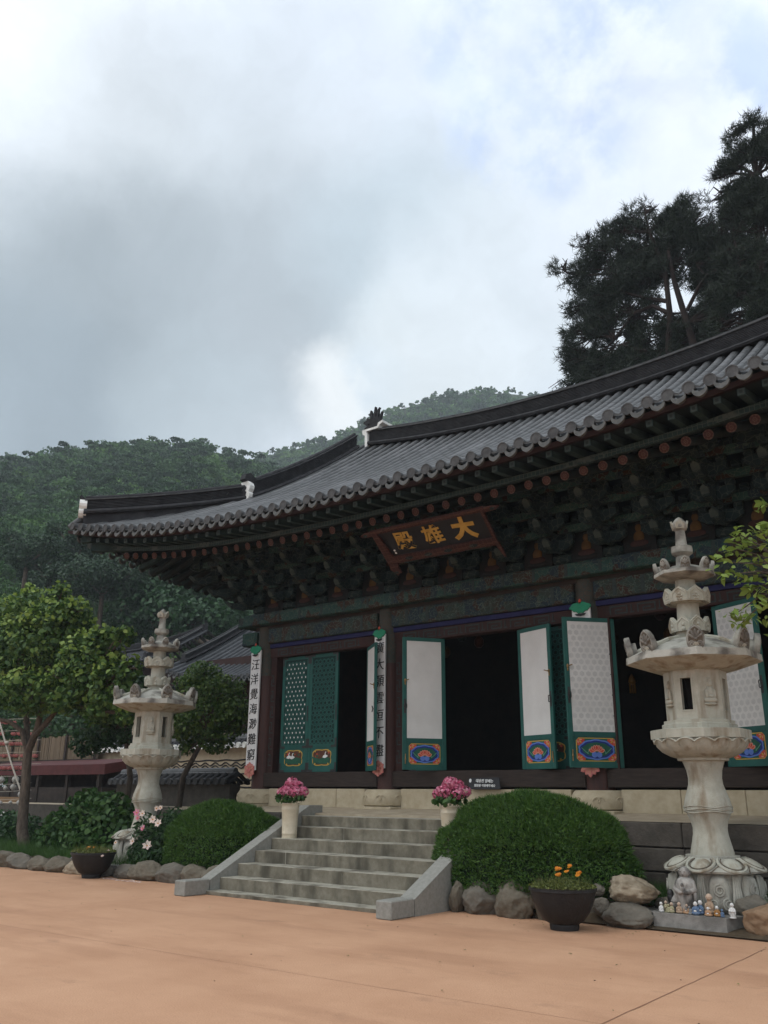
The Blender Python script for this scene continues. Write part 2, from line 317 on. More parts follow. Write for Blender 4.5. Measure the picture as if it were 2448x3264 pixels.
    M['petal_violet'] = lf('pansy_petal', (.20, .17, .34), (.62, .60, .72), None, .2)
    M['potgreen'] = lf('planter_foliage', (.06, .08, .016), (.20, .22, .06), (.11, .13, .03), .3)
    M['lantern_pink'] = mat('lantern_paper_pink', (0.558, 0.153, 0.153), (0.702, 0.36, 0.342), .7, 18, transl=.35)
    M['lantern_white'] = mat('lantern_paper_white', (.38, .37, .34), (.58, .57, .53), .8, 9, transl=.3)
    M['rope'] = mat('pale_rope', (.34, .31, .26), (.45, .42, .36), .9, 12)
    M['bamboo'] = mat('reed_screen', (.10, .072, .047), (.22, .17, .115), .9, 3, 8, stretch=(30, 30, .6))
    M['canopyred'] = mat('red_awning', (.06, .014, .014), (.085, .02, .02), .7, 3)
    M['shed'] = mat('shed_dark', (.02, .016, .014), (.04, .03, .025), .9, 4)
    M['card'] = mat('brown_board', (.16, .095, .05), (.21, .13, .07), .85, 4)
    M['earthwall'] = mat('earth_wall', (.40, .32, .22), (.50, .41, .29), .95, 5, bump=.3, bscale=30)
    M['fig_white'] = mat('porcelain_white', (0.612, 0.6035, 0.578), (0.663, 0.6545, 0.6375), .3, 4)
    M['fig_skin'] = mat('figurine_skin', (0.465, 0.345, 0.255), (0.51, 0.39, 0.3), .5, 6)
    M['fig_olive'] = mat('figurine_olive', (.30, .28, .17), (.38, .35, .22), .5, 8)
    M['fig_brown'] = mat('figurine_brown', (.34, .19, .10), (.42, .26, .15), .5, 8)
    M['fig_beige'] = mat('figurine_beige', (0.3187, 0.2167, 0.1403), (0.3697, 0.2677, 0.1849), .5, 8)
    M['fig_blue'] = mat('figurine_blue', (0.0758, 0.1339, 0.2321), (0.1249, 0.1785, 0.2677), .4, 8)
    M['fig_orange'] = mat('figurine_orange', (0.2548, 0.1176, 0.0294), (0.294, 0.1519, 0.049), .45, 8)
    M['fig_grey'] = mat('figurine_grey', (.17, .165, .16), (.27, .265, .25), .7, 8)
    M['fig_stone'] = mat('statue_stone', (.24, .225, .205), (.38, .36, .33), .85, 9, 8, extra=streaks((.05, .045, .04), (9, 9, 4), .46, .62, .9))
defs()

# ------------------------------------------------------------------ mesh building
def tag(o, label=None, cat=None, group=None, kind=None):
    if label: o['label'] = label
    if cat: o['category'] = cat
    if group: o['group'] = group
    if kind: o['kind'] = kind
    return o
def thing(name, label, cat, loc=(0, 0, 0), rz=0, group=None):
    o = bpy.data.objects.new(name, None); COL.objects.link(o)
    o.location = loc; o.rotation_euler = (0, 0, rz); o.empty_display_size = .2
    return tag(o, label, cat, group)
def off_of(p):
    while p is not None and p.parent is not None: p = p.parent
    return Vector(p.location) if (p is not None and p.type == 'EMPTY') else Vector((0, 0, 0))
class MB:
    def __init__(s): s.v = []; s.f = []; s.m = []
    def add(s, vs, fs, m=0):
        k = len(s.v); s.v += [tuple(p) for p in vs]
        s.f += [tuple(i+k for i in f) for f in fs]; s.m += [m]*len(fs)
    def box(s, x0, x1, y0, y1, z0, z1, m=0):
        s.add([(x0, y0, z0), (x1, y0, z0), (x1, y1, z0), (x0, y1, z0), (x0, y0, z1), (x1, y0, z1), (x1, y1, z1), (x0, y1, z1)],
              [(3, 2, 1, 0), (4, 5, 6, 7), (0, 1, 5, 4), (1, 2, 6, 5), (2, 3, 7, 6), (3, 0, 4, 7)], m)
    def cbox(s, x0, x1, y0, y1, z0, z1, c=.012, m=0):
        """box with chamfered edges"""
        vs = []; 
        for z, i in ((z0, c), (z0+c, 0), (z1-c, 0), (z1, c)):
            vs += [(x0+i+c, y0+i, z), (x1-i-c, y0+i, z), (x1-i, y0+i+c, z), (x1-i, y1-i-c, z), (x1-i-c, y1-i, z), (x0+i+c, y1-i, z), (x0+i, y1-i-c, z), (x0+i, y0+i+c, z)]
        fs = [tuple(range(7, -1, -1)), tuple(range(24, 32))]
        for k in range(3):
            for j in range(8):
                a = k*8+j; b = k*8+(j+1) % 8; fs.append((a, b, b+8, a+8))
        s.add(vs, fs, m)
    def obox(s, c, size, mtx=None, m=0):
        hx, hy, hz = size[0]/2, size[1]/2, size[2]/2
        pts = [Vector((x, y, z)) for z in (-hz, hz) for x, y in ((-hx, -hy), (hx, -hy), (hx, hy), (-hx, hy))]
        if mtx is not None: pts = [mtx @ p for p in pts]
        c = Vector(c)
        s.add([p+c for p in pts], [(3, 2, 1, 0), (4, 5, 6, 7), (0, 1, 5, 4), (1, 2, 6, 5), (2, 3, 7, 6), (3, 0, 4, 7)], m)
    def bar(s, a, b, w, h, m=0, upv=(0, 0, 1)):
        a = Vector(a); b = Vector(b); d = b-a; l = d.length
        if l < 1e-6: return
        d.normalize(); u = Vector(upv)
        if abs(d.dot(u)) > .98: u = Vector((0, 1, 0))
        r = d.cross(u).normalized(); u = r.cross(d)
        s.obox((a+b)/2, (l, w, h), Matrix((d, r, u)).transposed(), m)
    def tube(s, pts, rs, n=8, m=0, cap=True):
        pts = [Vector(p) for p in pts]
        if not hasattr(rs, '__len__'): rs = [rs]*len(pts)
        vs = []; prev = None
        for i, p in enumerate(pts):
            d = (pts[min(i+1, len(pts)-1)]-pts[max(i-1, 0)]).normalized()
            if prev is None:
                r = d.orthogonal().normalized()
            else:
                r = (prev-d*prev.dot(d))
                r = r.normalized() if r.length > 1e-5 else d.orthogonal().normalized()
            prev = r; q = d.cross(r)
            for k in range(n):
                a = 2*PI*k/n; vs.append(p+(r*math.cos(a)+q*math.sin(a))*rs[i])
        fs = []
        for i in range(len(pts)-1):
            for k in range(n):
                a = i*n+k; b = i*n+(k+1) % n; fs.append((a, b, b+n, a+n))
        if cap: fs += [tuple(range(n-1, -1, -1)), tuple(range((len(pts)-1)*n, len(pts)*n))]
        s.add(vs, fs, m)
    def lathe(s, prof, n=24, c=(0, 0, 0), rot=0, mod=None, m=0, cap=True):
        vs = []
        for i, (r, z) in enumerate(prof):
            for k in range(n):
                a = rot+2*PI*k/n; q = r*(mod(a, i, z) if mod else 1)
                vs.append((c[0]+q*math.cos(a), c[1]+q*math.sin(a), c[2]+z))
        fs = []
        for i in range(len(prof)-1):
            for k in range(n):
                a = i*n+k; b = i*n+(k+1) % n; fs.append((a, b, b+n, a+n))
        if cap: fs += [tuple(range(n-1, -1, -1)), tuple(range((len(prof)-1)*n, len(prof)*n))]
        s.add(vs, fs, m)
    def ell(s, c, r, n=12, k=8, m=0):
        if not hasattr(r, '__len__'): r = (r, r, r)
        vs = [(c[0], c[1], c[2]-r[2])]
        for i in range(1, k):
            a = -PI/2+PI*i/k
            for j in range(n):
                b = 2*PI*j/n; vs.append((c[0]+r[0]*math.cos(a)*math.cos(b), c[1]+r[1]*math.cos(a)*math.sin(b), c[2]+r[2]*math.sin(a)))
        vs.append((c[0], c[1], c[2]+r[2])); fs = []
        for j in range(n):
            fs.append((0, 1+(j+1) % n, 1+j)); fs.append((len(vs)-1, 1+(k-2)*n+j, 1+(k-2)*n+(j+1) % n))
        for i in range(k-2):
            for j in range(n):
                a = 1+i*n+j; b = 1+i*n+(j+1) % n; fs.append((a, b, b+n, a+n))
        s.add(vs, fs, m)
    def prism(s, poly, mtx, t, m=0):
        """2-D outline (u,v) put through mtx, thickness t along its third axis"""
        n = len(poly)
        vs = [mtx @ Vector((u, v, -t/2)) for u, v in poly]+[mtx @ Vector((u, v, t/2)) for u, v in poly]
        fs = [tuple(range(n-1, -1, -1)), tuple(range(n, 2*n))]+[(i, (i+1) % n, (i+1) % n+n, i+n) for i in range(n)]
        s.add(vs, fs, m)
    def sweep(s, prof, path, side, m=0, cap=True):
        """closed profile (w,z) along path; side(i) gives the horizontal across vector"""
        n = len(prof); vs = []
        for i, p in enumerate(path):
            sd = side(i)
            for w, z in prof: vs.append(Vector(p)+sd*w+Vector((0, 0, z)))
        fs = []
        for i in range(len(path)-1):
            for k in range(n):
                a = i*n+k; b = i*n+(k+1) % n; fs.append((a, b, b+n, a+n))
        if cap: fs += [tuple(range(n-1, -1, -1)), tuple(range((len(path)-1)*n, len(path)*n))]
        s.add(vs, fs, m)
    def build(s, name, mats, parent=None, smooth=False, label=None, cat=None, group=None, kind=None, off=None):
        me = bpy.data.meshes.new(name)
        o0 = off_of(parent) if off is None else Vector(off)
        me.from_pydata([(p[0]-o0.x, p[1]-o0.y, p[2]-o0.z) for p in s.v], [], s.f)
        if not isinstance(mats, (list, tuple)): mats = [mats]
        for q in mats: me.materials.append(M[q] if isinstance(q, str) else q)
        if len(mats) > 1: me.polygons.foreach_set('material_index', s.m)
        bm = bmesh.new(); bm.from_mesh(me); bmesh.ops.recalc_face_normals(bm, faces=bm.faces); bm.to_mesh(me); bm.free()
        if smooth:
            me.polygons.foreach_set('use_smooth', [True]*len(me.polygons))
            me.set_sharp_from_angle(angle=rad(smooth if smooth is not True else 40))
        o = bpy.data.objects.new(name, me); COL.objects.link(o)
        if parent: o.parent = parent
        elif off is not None: o.location = off
        return tag(o, label, cat, group, kind)
def copy_thing(o, loc=None, rz=None, label=None, group=None):
    def cp(a, par):
        c = a.copy(); COL.objects.link(c); c.parent = par
        for ch in list(a.children): cp(ch, c)
        return c
    r = cp(o, None)
    if loc is not None: r.location = loc
    if rz is not None: r.rotation_euler = (0, 0, rz)
    if label: r['label'] = label
    if group: r['group'] = group
    return r
def copy_part(o, parent, shift=(0, 0, 0), label=None):
    def cp(a, par):
        c = a.copy(); COL.objects.link(c); c.parent = par
        for ch in list(a.children): cp(ch, c)
        return c
    r = cp(o, parent); r.location = Vector(o.location)+Vector(shift)
    if label: r['label'] = label
    return r
def raw(name, verts, faces, mats, parent=None, mi=None, off=None):
    """numpy mesh: verts (N,3), faces (F,k)"""
    o0 = off_of(parent) if off is None else Vector(off)
    me = bpy.data.meshes.new(name); verts = np.asarray(verts, dtype=np.float32)-np.array(o0, dtype=np.float32); faces = np.asarray(faces, dtype=np.int32)
    me.vertices.add(len(verts)); me.vertices.foreach_set('co', verts.ravel())
    k = faces.shape[1]
    me.loops.add(faces.size); me.loops.foreach_set('vertex_index', faces.ravel())
    me.polygons.add(len(faces)); me.polygons.foreach_set('loop_start', np.arange(len(faces), dtype=np.int32)*k)
    try: me.polygons.foreach_set('loop_total', np.full(len(faces), k, dtype=np.int32))
    except Exception: pass
    if not isinstance(mats, (list, tuple)): mats = [mats]
    for q in mats: me.materials.append(M[q])
    if mi is not None: me.polygons.foreach_set('material_index', np.asarray(mi, dtype=np.int32))
    me.update(calc_edges=True); me.validate()
    o = bpy.data.objects.new(name, me); COL.objects.link(o)
    if parent: o.parent = parent
    elif off is not None: o.location = off
    return o
def unit(a): return a/np.maximum(np.linalg.norm(a, axis=-1, keepdims=True), 1e-9)
def leaf_geo(P, size, rng, upbias=.4, out=None, aspect=.62, jit=.35):
    """leaf-shaped 6-gons folded along the midrib"""
    n = len(P); nr = rng.normal(size=(n, 3)); nr = unit(nr)
    nr[:, 2] += upbias
    if out is not None: nr += out*.6
    nr = unit(nr); t = unit(np.cross(nr, rng.normal(size=(n, 3)))); b = np.cross(nr, t)
    sz = (size*(1-jit+2*jit*rng.random(n)))[:, None]
    w = sz*aspect*.5
    v = np.stack([P-t*sz*.5, P-t*sz*.12+b*w+nr*w*.3, P+t*sz*.25+b*w*.75+nr*w*.25, P+t*sz*.5-nr*sz*.08, P+t*sz*.25-b*w*.75+nr*w*.25, P-t*sz*.12-b*w+nr*w*.3], axis=1)
    return v.reshape(-1, 3), (np.arange(n)[:, None]*6+np.arange(6)[None])
def blade_geo(P, D, length, width, rng):
    n = len(P); s = unit(np.cross(D, rng.normal(size=(n, 3))))
    ln = np.asarray(length).reshape(-1, 1); w = width
    v = np.stack([P-s*w, P+s*w, P+D*ln], axis=1)
    return v.reshape(-1, 3), (np.arange(n)[:, None]*3+np.arange(3)[None])
def blob_pts(blobs, n, rng, shell=.55, cull=0.0, cs=1.2):
    """points through the outer part of several ellipsoids; cull>0 opens gaps"""
    vol = np.array([b[1][0]*b[1][1]*b[1][2] for b in blobs])**.67; vol /= vol.sum()
    k = rng.choice(len(blobs), size=n, p=vol)
    C = np.array([b[0] for b in blobs], dtype=float)[k]; Rr = np.array([b[1] for b in blobs], dtype=float)[k]
    d = unit(rng.normal(size=(n, 3))); r = shell+(1-shell)*rng.random((n, 1))**.6*1.08
    P = C+d*Rr*r
    if cull > 0:
        keep = np.array([noise.noise(Vector(p)*cs) > -cull_t(cull) for p in P]); P = P[keep]; d = d[keep]
    return P, d
def cull_t(c): return .5-c
# ------------------------------------------------------------------ ground, terraces, garden beds
rng = np.random.default_rng(7)
random.seed(5)
def build_ground():
    b = MB(); b.add([(-474, -474, 0), (474, -474, 0), (474, 474, 0), (-474, 474, 0)], [(0, 1, 2, 3)])
    b.build('ground', 'clay_paving' if False else 'clay', kind='structure')
    # paving joints
    b = MB()
    def strip(p, q, w=.012):
        p = Vector((*p, 0)); q = Vector((*q, 0)); d = (q-p).normalized(); r = Vector((-d.y, d.x, 0))
        n = 26; vs = []; fs = []
        for i in range(n+1):
            c = p.lerp(q, i/n)+r*noise.noise(Vector((i*.7, p.x, 0)))*.012
            ww = w*(.5+.8*abs(noise.noise(Vector((i*1.3, q.x, 4)))))
            vs += [c-r*ww+Vector((0, 0, .003)), c+r*ww+Vector((0, 0, .003))]
        for i in range(n): fs.append((2*i, 2*i+1, 2*i+3, 2*i+2))
        b.add(vs, fs)
    strip((-3.2, 5.5), (-3.25, 11.0), .008); strip((-13, 6.4), (-2, 6.75), .004); strip((-12.4, 2), (-12.2, 9.9), .004)
    b.build('paving_joint', M_joint(), kind='structure')
    # upper terrace beyond the garden, left of the hall
    b = MB()
    b.add([(-62, 17.0, 1.2), (-16.7, 17.0, 1.2), (-16.7, 14.0, 1.2), (-16.0, 14.0, 1.2), (-16.0, 44, 1.3), (-62, 44, 1.3)], [(0, 1, 2, 3, 4, 5)])
    b.build('terrace', 'sand', kind='structure')
    b = MB(); b.box(-62, -16.62, 16.8, 17.0, 0, 1.19); tag(b.build('retaining_wall', 'darkstone'), 'dark retaining wall behind the left garden bed holding up the upper yard', 'wall')
    # garden beds
    def bed(x0, x1, y0, y1, z, nx, ny, sd):
        vs = []; fs = []
        for j in range(ny+1):
            for i in range(nx+1):
                x = x0+(x1-x0)*i/nx; y = y0+(y1-y0)*j/ny
                e = min(1, min(j/ny*6, 1))
                if sd == 1 and -5.1 < x < -3.4 and y < 12.3: e *= .15
                vs.append((x, y, .02+(z+.07*noise.noise(Vector((x*1.3, y*1.3, sd))))*e+.10*j/ny))
        for j in range(ny):
            for i in range(nx):
                a = j*(nx+1)+i; fs.append((a, a+1, a+nx+2, a+nx+1))
        m = MB(); m.add(vs, fs); return m
    bed(-7.7, -.6, 11.50, 13.06, .20, 50, 12, 1).build('garden_bed', 'soil', kind='structure', smooth=True)
    bed(-34, -12.22, 11.35, 17.0, .20, 90, 30, 2).build('garden_bed', 'soil', kind='structure', smooth=True)
def M_joint():
    if 'joint' not in M: M['joint'] = mat('paving_joint_dirt', (.20, .10, .06), (.28, .15, .09), .95, 20)
    return M['joint']
build_ground()

# ------------------------------------------------------------------ wooded hills
def hill(name, prof, r0, r1, z0, back, nr=22):
    """prof: (azimuth left of +Y, ridge elevation) in degrees"""
    az = [p[0] for p in prof]; el = [p[1] for p in prof]
    A = np.arange(min(az), max(az)+.01, 1.0)
    order = np.argsort(az); E = np.interp(A, np.array(az)[order], np.array(el)[order])
    vs = []; fs = []; rr = list(np.linspace(0, 1, nr))
    def zr(a, e, t):
        zt = 1.6+r1*math.tan(rad(e)); r = r0+(r1-r0)*t
        s = t**1.12
        bump = 2.2*noise.noise(Vector((a*.16, t*7, r0)))*min(1, t*5)*min(1, (1-t)*4)*(r1/260)
        return r, z0+(zt-z0)*s+bump
    for a, e in zip(A, E):
        for t in rr:
            r, z = zr(a, e, t); vs.append((-r*math.sin(rad(a)), r*math.cos(rad(a)), z))
        r = r1+back; vs.append((-r*math.sin(rad(a)), r*math.cos(rad(a)), (1.6+r1*math.tan(rad(e)))*.55))
    k = nr+1
    for i in range(len(A)-1):
        for j in range(k-1):
            a = i*k+j; fs.append((a, a+1, a+k+1, a+k))
    m = MB(); m.add(vs, fs); m.build(name, 'hill', kind='structure', smooth=True)
    def f(a, t): return zr(a, float(np.interp(a, A, E)), t)
    return f
PA = [(20, 8), (30, 12), (36, 15), (42, 18.0), (45, 19.6), (47.85, 20.4), (48.94, 20.4), (50.27, 20.9), (51.57, 21.1), (52.82, 20.95), (55.08, 20.5), (57.31, 20.3), (59.43, 19.7), (61.85, 18.9), (63.6, 18.1), (68, 17.0), (76, 14), (90, 9), (105, 4)]
PB = [(62, 14), (56, 16), (50, 19), (46.99, 21.2), (45.49, 21.6), (43.31, 22.3), (41.54, 22.8), (39.99, 23.6), (37.75, 24.5), (35.94, 25.0), (34.35, 25.4), (32.53, 25.65), (30.73, 25.6), (28.73, 25.4), (27.2, 25.1), (25.91, 24.7), (22, 22.5), (14, 18), (0, 12), (-14, 6)]
PC = [(80, 17.2), (72, 18.2), (66, 19.0), (63.2, 19.65), (61.6, 19.2), (59.9, 20.6), (59.2, 20.8), (58.3, 19), (50, 15)]
fA = hill('hill', PA, 52, 255, 2.0, 60)
fB = hill('hill', PB, 190, 430, 20, 36, 16)
fC = hill('hill', PC, 330, 410, 40, 30, 8)
def forest(fn, amin, amax, n, hmin, hmax, px, cards, seed, tmin=.02, pin=.6):
    """far wood: crowns of many small leaf cards, tinted tree by tree"""
    g = np.random.default_rng(seed); Pp = []; Sz = []; Ou = []; kind = []; Tn = []
    for i in range(n):
        a = amin+(amax-amin)*g.random(); t = tmin+(1-tmin)*g.random()**.6
        r, z = fn(a, t); h = (hmin+(hmax-hmin)*g.random()**1.4)*(1 if t > .12 else .8)*(.6 if t > .9 else 1)
        isp = g.random() < pin*(.8+.9*noise.noise(Vector((a*.25, t*4, seed))))
        c = np.array((-r*math.sin(rad(a)), r*math.cos(rad(a)), z-.5)); sz = max(.22, px*r)
        m = int(cards*(.8+.4*g.random())*(h/8)**1.5*min(3, (.85/sz)**1.6))
        d = unit(g.normal(size=(m, 3))); d[:, 2] = np.abs(d[:, 2])-.2
        if isp:
            K_ = 5; lay = g.integers(0, K_, m); offs = g.normal(size=(K_, 2))*h*.13; zz = .50+.44*np.arange(K_)/(K_-1); ww = 1.1-.55*np.arange(K_)/(K_-1)
            p = d*np.array([h*.27, h*.27, h*.085])*(g.random((m, 1))**.35)*ww[lay][:, None]; p[:, 2] += h*zz[lay]; p[:, :2] += offs[lay]
        else:
            K_ = 6; lay = g.integers(0, K_, m); offs = unit(g.normal(size=(K_, 3)))*np.array([h*.22, h*.22, h*.17])
            p = d*h*.22*(.6+.4*g.random((m, 1)))+offs[lay]; p[:, 2] += h*.55
        tint = np.clip(.3+.3*g.normal()+.25*noise.noise(Vector((a*.12, t*2.5, seed+9))), 0, .75)
        Pp.append(c+p); Ou.append(d); Sz.append(np.full(m, sz)); kind.append(np.full(m, isp)); Tn.append(np.full(m, tint))
    P = np.concatenate(Pp); O = np.concatenate(Ou); Z = np.concatenate(Sz); Kd = np.concatenate(kind); T = np.concatenate(Tn)
    for nm, sel, mt in (('hill_forest', Kd, 'hillpine'), ('hill_forest', ~Kd, 'hillleaf')):
        v, f = leaf_geo(P[sel], Z[sel], g, .6, O[sel], aspect=.8, jit=.5)
        o = raw(nm, v, f, mt); tag(o, kind='stuff')
        at_ = o.data.attributes.new('tint', 'FLOAT', 'POINT'); at_.data.foreach_set('value', np.repeat(T[sel], 6).astype(np.float32))
forest(fA, 44, 70, 1600, 6.5, 11, .0028, 120, 3, .0)
forest(fA, 25, 44, 150, 6.5, 10, .0042, 70, 31, .7)
forest(fB, 23, 49, 1800, 6, 9.5, .0027, 125, 4, .45, .45)
forest(fC, 57, 66, 160, 6, 9, .0045, 60, 5, .6)

# ------------------------------------------------------------------ podium and stairs
def build_podium():
    t = thing('stone_podium', 'low terrace of dark dressed stone carrying the main temple hall', 'podium', (-9.1, 13.1, 0))
    for (z0, z1, sd) in ((.02, .555, 1), (.57, .885, 2), (.90, 1.235, 3)):
        g = random.Random(sd); m = MB()
        for (xa, xb) in ((-16.6, -12.25), (-7.7, -1.5)):
            x = xa; m = MB()
            while x < xb-.05:
                w = min(g.uniform(.9, 1.75), xb-x)
                if xb-(x+w) < .35: w = xb-x
                j = g.uniform(-.008, .008)
                m.cbox(x+.004, x+w-.004, 13.06+j, 13.6, z0, z1, .014); x += w
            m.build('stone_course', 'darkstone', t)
    m = MB()
    for x in (-16.6, -1.5): m = MB(); m.box(min(x, x+(.5 if x < -9 else -.5)), max(x, x+(.5 if x < -9 else -.5)), 13.62, 25.5, .02, 1.235); m.build('side_wall', 'darkstone', t)
    m = MB(); m.add([(-12.0, 13.09, 1.05), (-7.9, 13.09, 1.05), (-7.9, 13.09, 1.243), (-12.0, 13.09, 1.243)], [(0, 1, 2, 3)]); m.add([(-16.55, 13.09, 1.243), (-1.55, 13.09, 1.243), (-1.55, 14.75, 1.335), (-16.55, 14.75, 1.335), (-1.55, 25.4, 1.335), (-16.55, 25.4, 1.335)], [(0, 1, 2, 3), (3, 2, 4, 5)])
    m.build('terrace_floor', 'sand', t)
build_podium()
def build_stairs():
    t = thing('stone_staircase', 'broad flight of grey granite steps up to the hall doors', 'stairs', (-10, 10.4, 0))
    fr = [10.47, 10.77, 11.155, 11.545, 11.94, 12.33, 12.71]; tp = [.06, .25, .447, .64, .832, 1.025, 1.205]
    for i in range(7):
        m = MB(); g = random.Random(40+i); x = -11.95; xb = -8.0
        cuts = [x]+sorted(g.uniform(-11.3, -8.6) for _ in range((0, 2, 1, 1, 1, 1, 0)[i]))+[xb]
        if i: 
            cuts = [c for k, c in enumerate(cuts) if k == 0 or c-cuts[k-1] > .4 or k == len(cuts)-1]
        for a, b in zip(cuts, cuts[1:]):
            m.cbox(a+.0008, b-.0008, fr[i]+g.uniform(-.002, .002), (fr[i+1]+.06 if i < 6 else 13.12), (0 if i == 0 else tp[i-1]-.03), tp[i], .006)
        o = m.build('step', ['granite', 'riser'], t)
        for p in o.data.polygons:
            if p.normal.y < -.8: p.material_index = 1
    for x0, x1 in ((-12.21, -11.955), (-7.995, -7.735)):
        m = MB()
        m.cbox(x0-.005, x1+.005, 10.02, 10.55, 0, .235, .014)
        m.build('end_block', 'cheek', t)
        m = MB(); pr = [(10.56, 0), (13.3, 0), (13.3, 1.385), (12.93, 1.385), (10.56, .225)]
        m.prism(pr, Matrix(((0, 0, 1, (x0+x1)/2), (1, 0, 0, 0), (0, 1, 0, 0), (0, 0, 0, 1))), x1-x0)
        m.build('sloping_curb', 'cheek', t)
build_stairs()

# ------------------------------------------------------------------ main hall
XC = -9.1
HALL = thing('temple_hall', 'large wooden temple hall with sweeping grey tiled roof and green open doors', 'temple hall', (XC, 14.85, 1.3))
COLX = [-15.25, -11.52, -6.85, -3.1]
def rise(dx): return .84*(abs(dx)/10)**3
def curve(dx): return .40*(abs(dx)/10)**2            # how far the eave line swings out towards the corner
def hall_body():
    H = HALL
    # column bases, columns
    for i, x in enumerate(COLX):
        m = MB()
        m.cbox(x-.47, x+.47, 14.28, 15.3, 1.30, 1.36, .01)
        m.lathe([(.40, .0), (.47, .03), (.50, .12), (.49, .22), (.43, .31), (.40, .335)], 32, (x, 14.78, 1.355), mod=lambda a, i, z: 1+.035*abs(math.cos(4*a)))
        cb = m.build('column_base', 'tanstone', H, smooth=True)
        for k in range(8):                                   # carved scrolls round the base
            m = MB()
            a0 = 2*PI*k/8+PI/8
            for s in (-1, 1):
                pts = []
                for q in range(11):
                    th = q/10*4.4; rr = .085*(1-q/13)
                    a = a0+s*(.17-.0+rr*math.cos(th)*1.9-.13); z = 1.51+rr*math.sin(th)
                    pts.append((x+.502*math.cos(a), 14.78+.502*math.sin(a), z))
                m.tube(pts, .016, 5)
            m.build('carved_scroll', 'tanstone', cb, smooth=True)
        m = MB(); m.lathe([(.245, 1.68), (.245, 3.0), (.24, 4.25)], 24, (x, 14.85, 0), cap=False)
        c = m.build('column', 'column', H, smooth=True)
        m = MB(); m.lathe([(.243, 4.25), (.238, 5.42)], 24, (x, 14.85, 0), cap=False); m.build('column_head', 'column_top', c, smooth=True)
    # plinth stones between columns, sill, jambs, lintel, beams
    for a, b in zip(COLX, COLX[1:]):
        m = MB(); n = 3; xs = [a+.46, a+.46+(b-a-.92)*.36, a+.46+(b-a-.92)*.72, b-.46]
        for p, q in zip(xs, xs[1:]): m.cbox(p+.003, q-.003, 14.62, 15.1, 1.32, 1.70, .01)
        m.build('plinth_stone', 'tanstone', H)
        m = MB(); m.cbox(a+.2, b-.2, 14.68, 15.02, 1.735, 2.045, .012); m.build('sill_beam', 'wood_dark', H)
        m = MB(); m.cbox(a+.2, b-.2, 14.73, 14.97, 4.665, 4.895, .01)
        x = a+.45                                              # meander painted along the lintel
        while x < b-.7:
            for k, (x0, x1, z0, z1) in enumerate([(0, .34, .17, .195), (.315, .34, .07, .17), (.10, .34, .045, .07), (.10, .125, .07, .125), (.125, .25, .105, .13), (0, .025, .045, .17), (.38, .46, .045, .07), (.40, .42, .07, .195)]):
                m.box(x+x0, x+x1, 14.722, 14.729, 4.665+z0, 4.665+z1, 1)
            x += .52
        m.build('lintel', ['red_wood', 'key'], H)
        m = MB(); m.cbox(a+.2, b-.2, 14.70, 15.0, 4.90, 5.0, .006); m.build('blue_rail', 'blue', H)
        m = MB(); m.cbox(a+.2, b-.2, 14.62, 15.08, 5.005, 5.36, .02)        # painted end bands and centre cartouche
        for xx in (a+.62, a+1.15, b-1.15, b-.62): m.box(xx-.035, xx+.035, 14.612, 14.618, 5.03, 5.335, 1)
        m.box(a+1.4, b-1.4, 14.612, 14.618, 5.04, 5.055, 1); m.box(a+1.4, b-1.4, 14.612, 14.618, 5.30, 5.315, 1)
        m.build('tie_beam', ['danch_red', 'key'], H)
        # jambs
        for xx in (a+.33, b-.33):
            m = MB(); m.box(xx-.09, xx+.09, 14.74, 14.96, 2.045, 4.665); z = 2.2
            while z < 4.3:
                for q in ((-.055, .055, z, z+.02), (-.055, -.035, z, z+.16), (0, .02, z+.08, z+.24), (-.055, .02, z+.235, z+.255)): m.box(xx+q[0], xx+q[1], 14.732, 14.739, q[2], q[3], 1)
                z += .36
            m.build('jamb', ['red_wood', 'key'], H)
    m = MB(); m.cbox(-15.75, -2.6, 14.42, 15.28, 5.44, 5.71, .02)
    for i, x in enumerate(np.linspace(-15.2, -3.0, 19)): m.box(x-.03, x+.03, 14.412, 14.418, 5.465, 5.685, 1)
    for i, x in enumerate(np.linspace(-14.5, -3.7, 9)): m.box(x-.4, x+.4, 14.412, 14.418, 5.655, 5.67, 1)
    m.build('plate_beam', ['danch', 'key'], H)
    m = MB(); m.box(-15.5, -2.85, 14.66, 15.04, 5.362, 5.438); m.build('shadow_gap_board', 'wood_dark', H)
    # corner ends of the beams
    m = MB(); m.cbox(-16.0, -15.50, 14.66, 15.04, 5.02, 5.34, .02); m.build('beam_end', 'danch', H)
    m = MB(); m.cbox(-16.0, -15.75, 14.50, 15.2, 5.46, 5.69, .02); m.build('beam_end', 'danch', H)
    m = MB(); m.ell((-16.02, 14.62, 5.5), (.05, .09, .07)); m.build('beam_end_cap', 'tip', H)
    # side and back walls, floor and dark interior
    m = MB()
    m.box(-15.35, -15.15, 15.05, 24.4, 1.3, 7.4); m.box(-3.2, -3.0, 15.05, 24.4, 1.3, 7.4); m.box(-15.35, -3.0, 24.4, 24.6, 1.3, 7.4)
    m.build('outer_wall', 'red_wood', H)
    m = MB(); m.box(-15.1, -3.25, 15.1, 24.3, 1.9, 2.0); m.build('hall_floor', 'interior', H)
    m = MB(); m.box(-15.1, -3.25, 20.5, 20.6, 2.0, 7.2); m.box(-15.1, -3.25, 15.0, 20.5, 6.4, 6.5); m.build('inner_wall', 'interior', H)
    m = MB(); m.box(-15.1, -3.25, 14.72, 14.98, 5.72, 7.5); m.build('bracket_wall', 'teal_d', H)
    for i in range(40):
        pass
hall_body()

